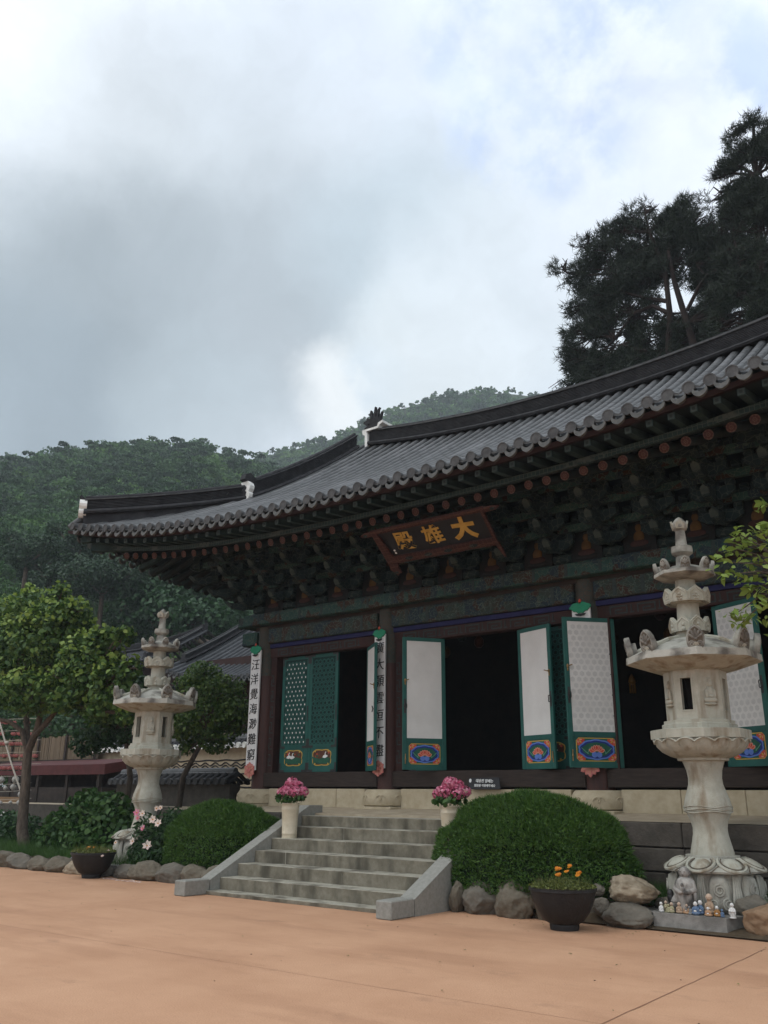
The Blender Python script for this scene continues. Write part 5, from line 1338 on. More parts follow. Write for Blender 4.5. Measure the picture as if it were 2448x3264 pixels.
# ------------------------------------------------------------------ planters and vases
def flowers5(m, c, r, g, n=5, tilt=None, mi=0, cup=.3):
    up_ = Vector((g.uniform(-.5, .5), g.uniform(-1, .1), g.uniform(.3, 1))).normalized() if tilt is None else Vector(tilt).normalized()
    u = up_.orthogonal().normalized(); v = up_.cross(u); c = Vector(c)
    for k in range(n):
        a = 2*PI*k/n+g.random()*.3; d = u*math.cos(a)+v*math.sin(a); s = up_.cross(d)
        m.add([c, c+d*r*.55+s*r*.32+up_*r*cup*.5, c+d*r+up_*r*cup*.7, c+d*r*.55-s*r*.32+up_*r*cup*.5], [(0, 1, 2, 3)], mi)
def planter(name_lab, loc, R, Hh, seed, orange):
    t = thing('planter', name_lab, 'planter', loc, group='black bowl planters on the paving')
    m = MB(); m.lathe([(R*.42, 0), (R*.44, .05), (R*.43, .07), (R*.60, Hh*.22), (R*.79, Hh*.45), (R*.92, Hh*.70), (R*.98, Hh*.92), (R*1.02, Hh*.93), (R*1.02, Hh), (R*.94, Hh), (R*.93, Hh-.05), (R*.5, Hh-.06)], 40); m.build('bowl', 'pot', t, smooth=45, off=(0, 0, 0))
    m = MB(); m.lathe([(R*.93, Hh-.05), (R*.7, Hh-.01), (.01, Hh+.02)], 24); m.build('soil', 'soil', t, off=(0, 0, 0))
    g = np.random.default_rng(seed); n = 1500
    a = g.random(n)*2*PI; r = R*1.0*np.sqrt(g.random(n)); P = np.stack([r*np.cos(a), r*np.sin(a), Hh+.01+.10*g.random(n)*(1.15-r/R)], 1)
    v, f = leaf_geo(P, .034, g, .5); raw('foliage', v, f, 'potgreen', t, off=(0, 0, 0))
    D = unit(np.stack([g.normal(size=220)*.35, g.normal(size=220)*.35, np.ones(220)], 1)); a = g.random(220)*2*PI; r = R*.95*np.sqrt(g.random(220))
    v, f = blade_geo(np.stack([r*np.cos(a), r*np.sin(a), np.full(220, Hh)], 1), D, .09+.11*g.random(220), .004, g); raw('stem', v, f, 'potgreen', t, off=(0, 0, 0))
    q = random.Random(seed)
    for (x, y, z, rr, mt, n) in orange:
        m = MB()
        for k in range(n):
            c = (x+q.uniform(-.02, .02), y+q.uniform(-.02, .02), z+k*.008); flowers5(m, c, rr*(1-.1*k), q, 9, (q.uniform(-.3, .3), -.5, .8))
        m.build('flower', mt, t, off=(0, 0, 0))
    return t
planter('black bowl planter with orange marigolds in front of the big clipped shrub', (-5.62, 10.85, 0), .42, .49, 3,
        [(-.02, -.05, .70, .042, 'petal_orange', 3), (.10, .02, .735, .036, 'petal_orange', 3), (-.08, .06, .62, .04, 'petal_orange', 3), (.22, .05, .66, .036, 'petal_orange', 3), (.10, -.05, .68, .03, 'petal_orange', 2), (.24, -.02, .64, .03, 'petal_orange', 2)])
pv = [(-.47+q*.05, -.12-.05*(q % 3), .46-.05*(q % 4)+.03*(q > 4), .035, 'petal_violet', 2) for q in range(8)]
planter('black bowl planter spilling violet pansies with one orange bloom', (-15.84, 10.93, 0), .425, .47, 4, pv+[(-.10, -.05, .53, .06, 'petal_orange', 3), (-.02, 0, .54, .045, 'petal_orange', 3), (.47, -.12, .42, .035, 'petal_white', 2), (.30, .1, .5, .03, 'petal_white', 2)])
def vase(loc, lab, seed):
    t = thing('flower_vase', lab, 'flower vase', loc, group='cream vases of hydrangeas on the stairs')
    m = MB(); m.lathe([(.135, 0), (.138, .02), (.136, .07), (.140, .075), (.140, .085), (.137, .09), (.142, .30), (.155, .48), (.158, .485), (.158, .505), (.155, .51), (.160, .575), (.168, .585), (.166, .60), (.150, .60), (.14, .5)], 32)
    m.build('vase', 'vase', t, smooth=45, off=(0, 0, 0))
    g = np.random.default_rng(seed); heads = [(-.17, -.04, .78), (.0, -.12, .80), (.16, -.05, .79), (-.06, .05, .90), (.10, .06, .90), (-.2, .08, .82), (.2, .1, .80), (.02, -.02, .94)]
    heads = [(a+g.normal()*.015, b+g.normal()*.015, c+g.normal()*.015) for a, b, c in heads]
    for h in heads:
        d = unit(g.normal(size=(130, 3))); P = np.array(h)+d*.105*np.array([1.1, 1.1, .85])
        v, f = leaf_geo(P, .046, g, 0, d*4, .85); raw('hydrangea_head', v, f, 'petal_pink', t, off=(0, 0, 0))
    n = 90; a = g.random(n)*2*PI; r = .12+.17*g.random(n); P = np.stack([r*np.cos(a), r*np.sin(a), .62+.16*g.random(n)-.25*np.maximum(0, r-.22)], 1)
    v, f = leaf_geo(P, .11, g, .3, aspect=.6); raw('leaf', v, f, 'hydleaf', t, off=(0, 0, 0))
    m = MB()
    for h in heads: m.tube([(h[0]*.3, h[1]*.3, .52), (h[0]*.7, h[1]*.7, .66), h], .006, 5)
    m.build('stem', 'hydleaf', t, off=(0, 0, 0))
vase((-11.70, 12.14, .832), 'cream vase of pink hydrangeas on the steps beside the low clipped shrub', 1)
vase((-8.19, 12.14, .832), 'cream vase of pink hydrangeas half hidden by the big clipped shrub', 2)

# ------------------------------------------------------------------ rocks
def rock(loc, size, mt, seed, lab, rz=0, rough=.16, flat=True):
    bm = bmesh.new(); bmesh.ops.create_icosphere(bm, subdivisions=5, radius=1)
    o = Vector((seed*3.1, seed*1.7, seed*.9))
    g = random.Random(seed*7+1); pl = []
    for k in range(15):
        n_ = Vector((g.uniform(-1, 1), g.uniform(-1, 1), g.uniform(-.8, 1))).normalized(); pl.append((n_, g.uniform(.66, .92)))
    for v in bm.verts:
        p = v.co.copy()
        for n_, d_ in pl:
            h = p.dot(n_)-d_
            if h > 0: p -= n_*h*.80
        k = 1+rough*.6*noise.noise(p*1.6+o)+rough*.5*noise.noise(p*4+o)+rough*.3*noise.noise(p*10+o)+rough*.14*noise.noise(p*22+o)
        v.co = Vector((p.x*size[0]*k*1.18, p.y*size[1]*k*1.18, p.z*size[2]*k*1.18))
    me = bpy.data.meshes.new('boulder'); bm.to_mesh(me); bm.free(); me.materials.append(M[mt])
    me.polygons.foreach_set('use_smooth', [True]*len(me.polygons))
    ob = bpy.data.objects.new('boulder', me); COL.objects.link(ob); ob.location = loc; ob.rotation_euler = (0, 0, rz)
    return tag(ob, lab, 'rock', 'rocks edging the garden')
for i, (x, y, z, sx, sy, sz, mt, lab) in enumerate([
    (-7.58, 11.56, .20, .10, .14, .24, 'rock', 'narrow upright stone wedged against the right stair curb'),
    (-7.20, 11.62, .20, .27, .22, .26, 'rock_grey', 'rounded grey stone second from the right stair curb'),
    (-6.68, 11.62, .22, .30, .22, .30, 'rock', 'broad pale brown stone under the big clipped shrub'),
    (-6.22, 11.68, .25, .15, .20, .36, 'rock', 'tall squared stone just left of the marigold planter'),
    (-5.62, 11.95, .12, .32, .18, .22, 'rock_grey', 'low stone mostly hidden behind the marigold planter'),
    (-5.42, 11.72, .24, .10, .12, .12, 'rock_grey', 'little stone peeking out right of the marigold planter'),
    (-5.50, 11.80, .44, .09, .09, .08, 'rock_grey', 'fist sized stone perched above the marigold planter rim'),
    (-5.12, 11.74, .13, .36, .24, .17, 'rock_grey', 'flat grey boulder beneath the pale tan boulder'),
    (-5.14, 11.98, .46, .34, .26, .18, 'rock_tan', 'pale tan boulder lying on top of the flat grey one'),
    (-4.72, 12.12, .24, .16, .14, .14, 'rock_grey', 'small grey stone tucked behind the figurine slab corner'),
    (-3.66, 12.20, .28, .22, .22, .20, 'rock_grey', 'grey angular stone between the figurine slab and the lawn'),
    (-3.22, 11.86, .20, .42, .30, .27, 'rock_brown', 'rusty brown boulder right of the figurine slab'),
    (-2.72, 12.05, .17, .3, .26, .22, 'rock_grey', 'grey boulder at the far right end of the garden edge')]):
    rock((x-.02, y-(.13 if x < -5 else .02), z*.93), (sx*.96, sy, sz*.87), mt, i+1, lab, rz=.25*math.sin(i*2.3), rough=.14)
for i, (x, w, hgt, mt, lab) in enumerate([
    (-12.42, .16, .20, 'rock_grey', 'grey stone wedged against the left stair curb'), (-12.85, .26, .25, 'rock', 'rounded stone second from the left stair curb'),
    (-13.42, .31, .27, 'rock', 'wide stone below the middle of the low clipped shrub'), (-14.05, .33, .25, 'rock_grey', 'long grey stone at the left edge of the low clipped shrub'),
    (-14.72, .33, .24, 'rock', 'stone behind the fallen white petals'), (-15.35, .28, .18, 'rock_grey', 'dark stone partly hidden by the pansy planter'),
    (-16.2, .30, .17, 'rock_grey', 'low stone left of the pansy planter'), (-16.85, .30, .21, 'rock_tan', 'pale blocky stone right of the tree foot'),
    (-17.5, .33, .22, 'rock', 'mossy stone at the foot of the leafy tree'), (-18.2, .36, .20, 'rock', 'long rough stone left of the leafy tree foot'),
    (-18.9, .33, .23, 'rock_grey', 'squarish grey stone near the left end of the edging'), (-19.6, .38, .28, 'rock', 'large round stone at the left end of the edging'), (-20.4, .4, .26, 'rock_grey', 'grey stone outermost on the left garden edge')]):
    y = 11.52+(x+12.4)*.045
    rock((x, y, hgt*.46), (w*1.22, .22, hgt*.80), mt, 30+i, lab, rz=.12*math.sin(i*1.9), rough=.14)
# ------------------------------------------------------------------ figurines on the lantern slab
def fig_at(u, dy=0.0):
    return -4.78+(u-130)/1020*.95, 11.70+dy*.8
def seated(m, c, h, robe, skin, acc=None, lean=0, W=1.0):
    h = h*.9
    x, y, z = c
    m.ell((x, y, z+.16*h), (.36*h*W, .26*h, .17*h), 12, 8, robe)
    m.ell((x, y+.02*h, z+.42*h), (.25*h*W, .19*h, .30*h), 12, 8, robe)
    m.ell((x-.22*h*W, y-.06*h, z+.38*h), (.08*h, .10*h, .20*h), 8, 6, robe); m.ell((x+.22*h*W, y-.06*h, z+.38*h), (.08*h, .10*h, .20*h), 8, 6, robe)
    m.ell((x, y-.19*h, z+.32*h), (.13*h, .06*h, .07*h), 8, 6, skin)
    m.tube([(x, y, z+.6*h), (x, y, z+.74*h)], .07*h, 8, skin)
    m.ell((x+lean*h, y-.03*h, z+.83*h), (.155*h, .155*h, .175*h), 12, 9, skin)
    for s in (-1, 1): m.ell((x+lean*h+s*.15*h, y-.02*h, z+.82*h), (.025*h, .035*h, .055*h), 6, 5, skin)
    for s in (-1, 1): m.ell((x+lean*h+s*.055*h, y-.175*h, z+.845*h), (.022*h, .012*h, .010*h), 6, 4, acc if acc is not None else robe)
    m.ell((x+lean*h, y-.185*h, z+.80*h), (.018*h, .02*h, .022*h), 6, 4, skin)
    m.ell((x+lean*h, y-.172*h, z+.755*h), (.035*h, .012*h, .008*h), 6, 4, acc if acc is not None else robe)
def standing(m, c, h, robe, skin, acc):
    h = h*.9
    x, y, z = c
    m.lathe([(.22*h, 0), (.24*h, .03*h), (.20*h, .06*h)], 16, (x, y, z), m=robe)
    m.lathe([(.15*h, .05*h), (.17*h, .12*h), (.155*h, .35*h), (.17*h, .58*h), (.13*h, .68*h), (.06*h, .72*h)], 16, (x, y, z), mod=lambda a, i, zz: 1+.10*math.cos(6*a)*(i < 3), m=robe)
    for s in (-1, 1): m.tube([(x+s*.15*h, y, z+.62*h), (x+s*.20*h, y-.06*h, z+.46*h), (x+s*.05*h, y-.17*h, z+.44*h)], [.06*h, .065*h, .05*h], 8, robe); m.ell((x+s*.20*h, y-.05*h, z+.34*h), (.05*h, .05*h, .13*h), 8, 6, robe)
    m.ell((x, y-.18*h, z+.45*h), (.06*h, .05*h, .06*h), 8, 6, skin)
    m.tube([(x, y-.20*h, z+.46*h), (x+.01*h, y-.20*h, z+.16*h)], .012*h, 5, acc)
    m.ell((x, y, z+.85*h), (.13*h, .135*h, .155*h), 12, 9, skin)
    for s in (-1, 1): m.ell((x+s*.13*h, y, z+.84*h), (.02*h, .03*h, .05*h), 6, 5, skin); m.ell((x+s*.05*h, y-.13*h, z+.865*h), (.02*h, .012*h, .009*h), 6, 4, acc)
    m.ell((x, y-.145*h, z+.83*h), (.016*h, .018*h, .02*h), 6, 4, skin); m.ell((x, y-.128*h, z+.79*h), (.03*h, .012*h, .007*h), 6, 4, acc)
ZS = .20
def figs():
    G = 'monk figurines on the lantern slab'
    def one(u, h, mats, lab, kind='sit', dy=0, lean=0, W=1, z=ZS, name='monk_figurine'):
        x, y = fig_at(u, dy); m = MB()
        if kind == 'sit': seated(m, (x, y, z), h, 0, 1, 2, lean, W)
        elif kind == 'stand': standing(m, (x, y, z), h, 0, 1, 2)
        o = m.build(name, mats, smooth=60, off=(x, y, z)); tag(o, lab, 'figurine', G); return o
    one(235, .135, ['fig_white', 'fig_white', 'ink'], 'small white seated monk figurine at the left end of the slab', dy=.0, W=.8)
    one(285, .15, ['fig_olive', 'fig_skin', 'ink'], 'small olive figurine standing just behind the leftmost white one', 'stand', dy=.05)
    one(335, .115, ['fig_olive', 'fig_olive', 'ink'], 'tiny olive monk figurine in the close pair with a box, left one', W=.8)
    one(380, .14, ['fig_olive', 'fig_skin', 'ink'], 'olive monk figurine holding a yellowish box, right of the tiny olive one', W=.85)
    one(485, .15, ['fig_beige', 'fig_skin', 'fig_brown'], 'beige seated monk figurine with a brown sash by the grey statue foot')
    one(580, .14, ['fig_brown', 'fig_skin', 'ink'], 'brown robed figurine leaning its head beside a grey robed companion', lean=.06)
    one(635, .11, ['fig_grey', 'fig_grey', 'ink'], 'grey robed figurine bowed low beside the brown robed one', lean=-.12, W=1.2)
    one(715, .175, ['fig_blue', 'fig_white', 'ink'], 'pale blue robed figurine in front of the blue pair', dy=-.02)
    one(755, .19, ['fig_blue', 'fig_white', 'ink'], 'pale blue robed figurine at the back of the blue pair', dy=.06, W=.8)
    one(870, .28, ['fig_beige', 'fig_skin', 'fig_brown'], 'tallest beige monk figurine seated at the back with folded hands', dy=.10, W=.72)
    one(880, .12, ['fig_brown', 'fig_white', 'ink'], 'low white haired figurine sitting before the tallest beige monk', dy=-.03, W=1.35)
    one(990, .14, ['fig_orange', 'fig_white', 'ink'], 'orange robed white headed figurine right of the tallest beige monk', dy=.0, W=1.1)
    one(1055, .105, ['fig_blue', 'fig_blue', 'ink'], 'small blue hooded figurine next to the orange robed one', W=.8)
    one(1185, .19, ['fig_white', 'fig_white', 'ink'], 'glossy white standing monk figurine alone at the right end', 'stand', dy=.01)
    # grey child monk statue with its animals
    x, y = fig_at(560, .12)
    m = MB(); h = .56; z = ZS
    m.lathe([(.10, 0), (.115, .05), (.105, .22), (.12, .34), (.10, .40), (.05, .43)], 18, (x, y, z), mod=lambda a, i, zz: 1+.08*math.cos(5*a)*(i < 3))
    m.ell((x, y-.01, z+.48), (.07, .068, .075), 14, 10)
    for s in (-1, 1): m.ell((x+s*.07, y, z+.475), (.012, .018, .028), 6, 5)
    for s in (-1, 1): m.ell((x+s*.026, y-.074, z+.49), (.012, .006, .004), 6, 4, 1)
    m.ell((x, y-.08, z+.468), (.009, .010, .010), 6, 4); m.ell((x, y-.072, z+.448), (.018, .006, .004), 6, 4, 1)
    for s in (-1, 1): m.tube([(x+s*.085, y, z+.38), (x+s*.12, y-.03, z+.28), (x+s*.05, y-.105, z+.25), (x, y-.115, z+.255)], [.036, .038, .03, .02], 8); m.ell((x+s*.115, y-.02, z+.2), (.03, .035, .09), 8, 6)
    m.ell((x, y-.11, z+.29), (.035, .03, .045), 10, 7); m.ell((x, y-.125, z+.34), (.022, .022, .024), 8, 6)
    tag(m.build('child_monk_statue', ['fig_stone', 'ink'], smooth=60, off=(x, y, z)), 'weathered grey stone child monk statue standing against the lantern base', 'statue')
    x, y = fig_at(405, .12); m = MB(); m.lathe([(.055, 0), (.06, .02), (.045, .05), (.05, .12), (.06, .13), (.045, .17), (.02, .20)], 12, (x, y, z)); m.box(x-.05, x+.05, y-.055, y+.02, z+.07, z+.10)
    tag(m.build('stone_pagoda', 'fig_stone', smooth=40, off=(x, y, z)), 'small grey tiered stone ornament left of the child monk statue', 'ornament')
    x, y = fig_at(335, .13); m = MB(); m.lathe([(.04, 0), (.045, .04), (.03, .10), (.042, .15), (.045, .19), (.02, .235)], 10, (x, y, z)); m.ell((x, y, z+.22), (.042, .04, .05))
    tag(m.build('black_statuette', 'iron', smooth=40, off=(x, y, z)), 'small black statuette in the shade left of the grey ornament', 'figurine')
figs()

# ------------------------------------------------------------------ shrubs and flowers
def dome(lab, cx, cy, rx, ry, zb, h, n, seed, lx=0.0):
    t = thing('clipped_shrub', lab, 'shrub', (cx, cy, zb), group='clipped mounds beside the stairs')
    g = np.random.default_rng(seed); off = Vector((0, 0, 0))
    m = MB(); vs = []; 
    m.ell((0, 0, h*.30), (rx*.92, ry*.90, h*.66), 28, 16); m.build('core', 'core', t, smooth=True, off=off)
    d = unit(g.normal(size=(n, 3))); d[:, 2] = np.where(d[:, 2] < -.30, -d[:, 2], d[:, 2])
    lump = np.array([noise.noise(Vector(p)*2.6+Vector((seed, 0, 0)))*.075+noise.noise(Vector(p)*6)*.045+noise.noise(Vector(p)*15)*.028 for p in d])
    sq = np.sign(d)*np.abs(d)**.97
    P = sq*np.array([rx, ry, h*.72])*(1.0+lump-.05*g.random(n)**2)[:, None]; P[:, 2] += h*.30
    v, f = leaf_geo(P, .042, g, .25, d, .36, .5)
    raw('foliage', v, f, 'azalea', t, off=off)
    k = n//2; sel = g.choice(n, k, replace=False); D = unit(d[sel]+g.normal(size=(k, 3))*.45+np.array([0, 0, .35]))
    v, f = blade_geo(P[sel]-D*.02, D, .06+.04*g.random(k), .008, g); raw('sprigs', v, f, 'azalea', t, off=off)
    m = MB(); q = random.Random(seed)
    for i in range(7): a = q.uniform(0, 6.28); m.tube([(q.uniform(-.1, .1), q.uniform(-.1, .1), -.05), (rx*.3*math.cos(a), ry*.3*math.sin(a), h*.1), (rx*.6*math.cos(a), ry*.6*math.sin(a), h*.3)], [.03, .025, .015], 6)
    m.build('trunk', 'bark', t, off=off)
    return t
dome('big round clipped shrub between the stairs and the marigold planter', -6.78, 12.16, 1.60, .82, .15, 1.46, 58000, 11)
dome('lower clipped shrub on the left of the stairs behind the wall of stones', -13.55, 12.25, 1.52, .78, .15, 1.27, 42000, 12)
def grass(name, boxes, n, L0, L1, seed, mt='grass'):
    g = np.random.default_rng(seed); Ps = []
    A = np.array([(b[1]-b[0])*(b[3]-b[2]) for b in boxes]); A = A/A.sum(); k = g.choice(len(boxes), n, p=A); B_ = np.array(boxes)[k]
    P = np.stack([B_[:, 0]+(B_[:, 1]-B_[:, 0])*g.random(n), B_[:, 2]+(B_[:, 3]-B_[:, 2])*g.random(n), B_[:, 4]], 1)
    D = unit(np.stack([g.normal(size=n)*.45, g.normal(size=n)*.45-.12, np.ones(n)], 1))
    v, f = blade_geo(P, D, L0+(L1-L0)*g.random(n), .0045, g)
    tag(raw(name, v, f, mt), kind='stuff')
grass('grass', [(-6.1, -4.85, 12.1, 13.05, .22), (-3.5, -1.2, 12.15, 13.05, .22), (-5.0, -4.6, 12.3, 13.05, .22), (-4.8, -3.4, 12.9, 13.05, .22)], 15000, .12, .32, 21)
grass('grass', [(-24, -19.2, 11.6, 13.2, .2), (-18.9, -15.0, 11.5, 12.2, .2)], 9000, .12, .40, 22)
def bush(name, lab, cat, blobs, n, size, mt, seed, loc, stems, group=None, upb=.5, aspect=.75):
    t = thing(name, lab, cat, loc, group=group); g = np.random.default_rng(seed)
    P, d = blob_pts(blobs, n, g, .45); v, f = leaf_geo(P, size, g, upb, d, aspect); raw('foliage', v, f, mt, t)
    m = MB(); q = random.Random(seed)
    for b in blobs:
        for k in range(stems): 
            e = Vector(b[0])+Vector((q.uniform(-.6, .6)*b[1][0], q.uniform(-.6, .6)*b[1][1], q.uniform(-.3, .6)*b[1][2])); s = Vector(loc)+Vector((q.uniform(-.3, .3), q.uniform(-.2, .2), 0))
            m.tube([s, s.lerp(e, .5)+Vector((0, 0, .1)), e], [.016, .012, .006], 5)
    m.build('stem', 'hydleaf', t); return t
bush('hydrangea_bush', 'broad dark green leafy bush between the leafy tree and the left stone lantern', 'bush',
     [((-18.9, 12.75, .95), (.75, .5, .72)), ((-19.6, 12.7, .70), (.65, .5, .55)), ((-18.0, 12.8, .85), (.7, .5, .75)), ((-17.4, 12.9, .7), (.5, .4, .6)), ((-20.0, 12.6, .5), (.5, .4, .35)), ((-18.5, 12.5, .5), (1.2, .4, .4))], 5200, .135, 'hydleaf', 31, (-18.6, 12.7, .2), 7)
bush('low_bush', 'low ragged bush at the foot of the dark wooden shed', 'bush', [((-22.5, 13.2, .55), (1.2, .6, .45)), ((-24, 13.6, .6), (1.2, .6, .5))], 2200, .11, 'leaf_dark', 32, (-23, 13.3, .2), 5)
bush('hedge', 'dark hedge behind the reed screen at the left edge', 'hedge', [(at(0, 2330, 23.5), (1.6, .7, 1.0)), (at(70, 2300, 23.5), (1.6, .7, 1.1)), (at(-70, 2400, 23.5), (1.6, .7, 1.0)), (at(150, 2320, 23.5), (1.5, .7, .9)), (at(20, 2480, 23.5), (2.2, .7, 1.0)), (at(-60, 2500, 23.5), (1.6, .7, 1.0)), (at(-40, 2250, 23.5), (1.6, .8, 1.0)), (at(250, 2310, 23.5), (1.4, .7, .8))], 5200, .2, 'leaf_dark', 33, tuple(at(60, 2540, 23.5)), 4)
# lilies
def lilies():
    t = thing('lily_bush', 'pale pink lilies blooming in dark foliage before the left stone lantern', 'flowers', (-15.3, 11.75, .2)); g = np.random.default_rng(41); q = random.Random(41)
    bl = [((-15.5, 11.9, .75), (.35, .25, .45)), ((-15.05, 11.95, .65), (.4, .3, .5)), ((-14.75, 12.0, .85), (.35, .25, .35)), ((-15.3, 11.75, .4), (.5, .25, .25))]
    bl += [((-14.5, 12.05, .55), (.4, .25, .4)), ((-14.9, 12.1, 1.0), (.5, .25, .3))]
    P, d = blob_pts(bl, 2300, g, .3); v, f = leaf_geo(P, .13, g, .2, d, .3); raw('foliage', v, f, 'leaf_dark', t)
    m = MB()
    for b in bl:
        for k in range(6): e = Vector(b[0])+Vector((q.uniform(-.3, .3), q.uniform(-.15, .1), q.uniform(0, .35))); m.tube([(e.x*.6-15.25*.4, 11.9, .2), e], [.010, .006], 5)
    m.build('stem', 'hydleaf', t)
    for (u, v_, r) in ((437, 2590, .085), (455, 2593, .075), (488, 2612, .09), (505, 2624, .09), (424, 2681, .085), (470, 2695, .105), (457, 2640, .07), (500, 2577, .06), (512, 2575, .055), (440, 2607, .06), (370, 2685, .05)):
        p = at(u, v_, 11.62); m = MB(); flowers5(m, p, r, q, 6, (q.uniform(-.2, .7), -1, q.uniform(.0, .5)), cup=.5)
        m.ell((p.x, p.y-.01, p.z), (.012, .02, .012), 6, 5, 1)
        m.build('lily_flower', ['petal_pink' if u in (437, 457, 440) else 'petal_white', 'petal_orange'], t)
lilies()
def petals():
    g = random.Random(8); m = MB()
    for i in range(60):
        x = -14.95+g.gauss(0, .35); y = 10.98+g.gauss(0, .06); a = g.uniform(0, 6.28); r = g.uniform(.028, .06); z = .006+i*.00005
        m.add([(x+r*math.cos(a), y+r*math.sin(a), z), (x-r*.5*math.sin(a), y+r*.5*math.cos(a), z+.008), (x-r*math.cos(a), y-r*math.sin(a), z+.004), (x+r*.5*math.sin(a), y-r*.5*math.cos(a), z+.002)], [(0, 1, 2, 3)])
    tag(m.build('fallen_petals', 'petal_white'), kind='stuff')
    m = MB()
    for i in range(34):
        x = g.uniform(-14, -2); y = g.uniform(5, 11.3); r = g.uniform(.004, .012); m.ell((x, y, r*.2), (r, r*.7, r*.4), 6, 4)
    tag(m.build('grit', 'soil'), kind='stuff')
    n = 130; gg = np.random.default_rng(6); x = gg.uniform(-20, -2.5, n); y = np.where(gg.random(n) < .75, 11.25-.35*gg.random(n)**2-.0*x, gg.uniform(6, 11, n)); ok = ~((x > -12.5) & (x < -7.6) & (y > 9.9))
    P = np.stack([x, y, np.full(n, .012)], 1)[ok]; v, f = leaf_geo(P, .035, gg, 6, None, .5); tag(raw('leaf_litter', v, f, 'potgreen'), kind='stuff')
petals()

# ------------------------------------------------------------------ trees
def limbs(m, pts, r0, r1, n=9): 
    k = len(pts); m.tube(pts, [r0+(r1-r0)*i/(k-1) for i in range(k)], n)
def tree(name, lab, cat, loc, trunk, blobs, n, size, mt, seed, bark='bark', cull=.32, group=None, upb=.5, aspect=.7, fresh=0, shell=.35):
    t = thing(name, lab, cat, loc, group=group); g = np.random.default_rng(seed); q = random.Random(seed)
    m = MB()
    for pts, ra, rb in trunk: limbs(m, pts, ra, rb)
    tr = m.build('trunk', bark, t, smooth=True)
    m = MB(); tips = [Vector(p[0][-1]) for p in trunk]
    for b in blobs:
        c = Vector(b[0]); s = min(tips, key=lambda p: (p-c).length)
        mid = s.lerp(c, .5)+Vector((q.uniform(-.1, .1), q.uniform(-.1, .1), -.1))*b[1][0]
        limbs(m, [s, mid, c], .05*max(1, b[1][0]), .02)
        for k in range(5):
            e = c+Vector((q.uniform(-.8, .8)*b[1][0], q.uniform(-.8, .8)*b[1][1], q.uniform(-.5, .8)*b[1][2])); limbs(m, [mid if k % 2 else c, c.lerp(e, .5)+Vector((0, 0, .03)), e], .022, .008, 5)
    m.build('branch', bark, t, smooth=True)
    P, d = blob_pts(blobs, n, g, shell, cull, 1.3/max(.5, blobs[0][1][0]*.55))
    v, f = leaf_geo(P, size, g, upb, d, aspect); raw('crown', v, f, mt, t)
    if fresh:
        bl2 = [((b[0][0], b[0][1], b[0][2]+b[1][2]*.25), b[1]) for b in blobs]
        P, d = blob_pts(bl2, fresh, g, .88); P = P[d[:, 2] > .05]; d = d[d[:, 2] > .05]
        v, f = leaf_geo(P, size*.95, g, .4, d, aspect); raw('fresh_leaves', v, f, 'leaf_new', t)
    return t
# leafy round-leaved tree at the left edge
tx, ty = -21.1, 12.6
b0 = Vector((tx, ty, .15)); fk = at(88, 2400, 12.6)
tree('magnolia_tree', 'round leaved garden tree with a forked trunk at the left edge', 'tree', (tx, ty, .1),
     [([b0, at(70, 2640, 12.6), at(80, 2520, 12.6), fk], .15, .11), ([fk, at(70, 2330, 12.5), at(30, 2300, 12.3), at(-20, 2290, 12.1)], .075, .05), ([fk, at(120, 2320, 12.6), at(135, 2250, 12.6)], .10, .07), ([fk, at(85, 2300, 12.7), at(80, 2200, 12.7)], .09, .06), ([at(115, 2340, 12.6), at(160, 2290, 12.7), at(200, 2240, 12.7)], .08, .05)],
     [(at(60, 2090, 12.5), (1.25, 1.0, .95)), (at(180, 2030, 12.6), (1.1, 1.0, .85)), (at(290, 2120, 12.6), (.85, .8, .75)), (at(360, 2180, 12.5), (.55, .55, .6)), (at(-60, 2030, 12.4), (1.2, 1.0, .9)), (at(120, 1960, 12.7), (.95, .9, .6)), (at(240, 2200, 12.4), (.9, .8, .6)), (at(100, 2210, 12.2), (1.1, .8, .55)), (at(330, 2260, 12.6), (.5, .5, .45)), (at(-30, 2200, 12.2), (1., .8, .5)), (at(230, 1960, 12.6), (.5, .5, .4)), (at(30, 1945, 12.6), (.45, .45, .4)), (at(95, 1900, 12.6), (.22, .22, .3)), (at(195, 1895, 12.6), (.25, .25, .3)), (at(155, 1915, 12.6), (.2, .2, .25)), (at(395, 2030, 12.6), (.3, .3, .25)), (at(420, 2130, 12.6), (.25, .25, .25)), (at(330, 2040, 12.6), (.4, .4, .3)), (at(400, 2280, 12.6), (.25, .25, .25))],
     21000, .13, 'leaf', 51, cull=.30, fresh=3200, shell=.3, aspect=.72)
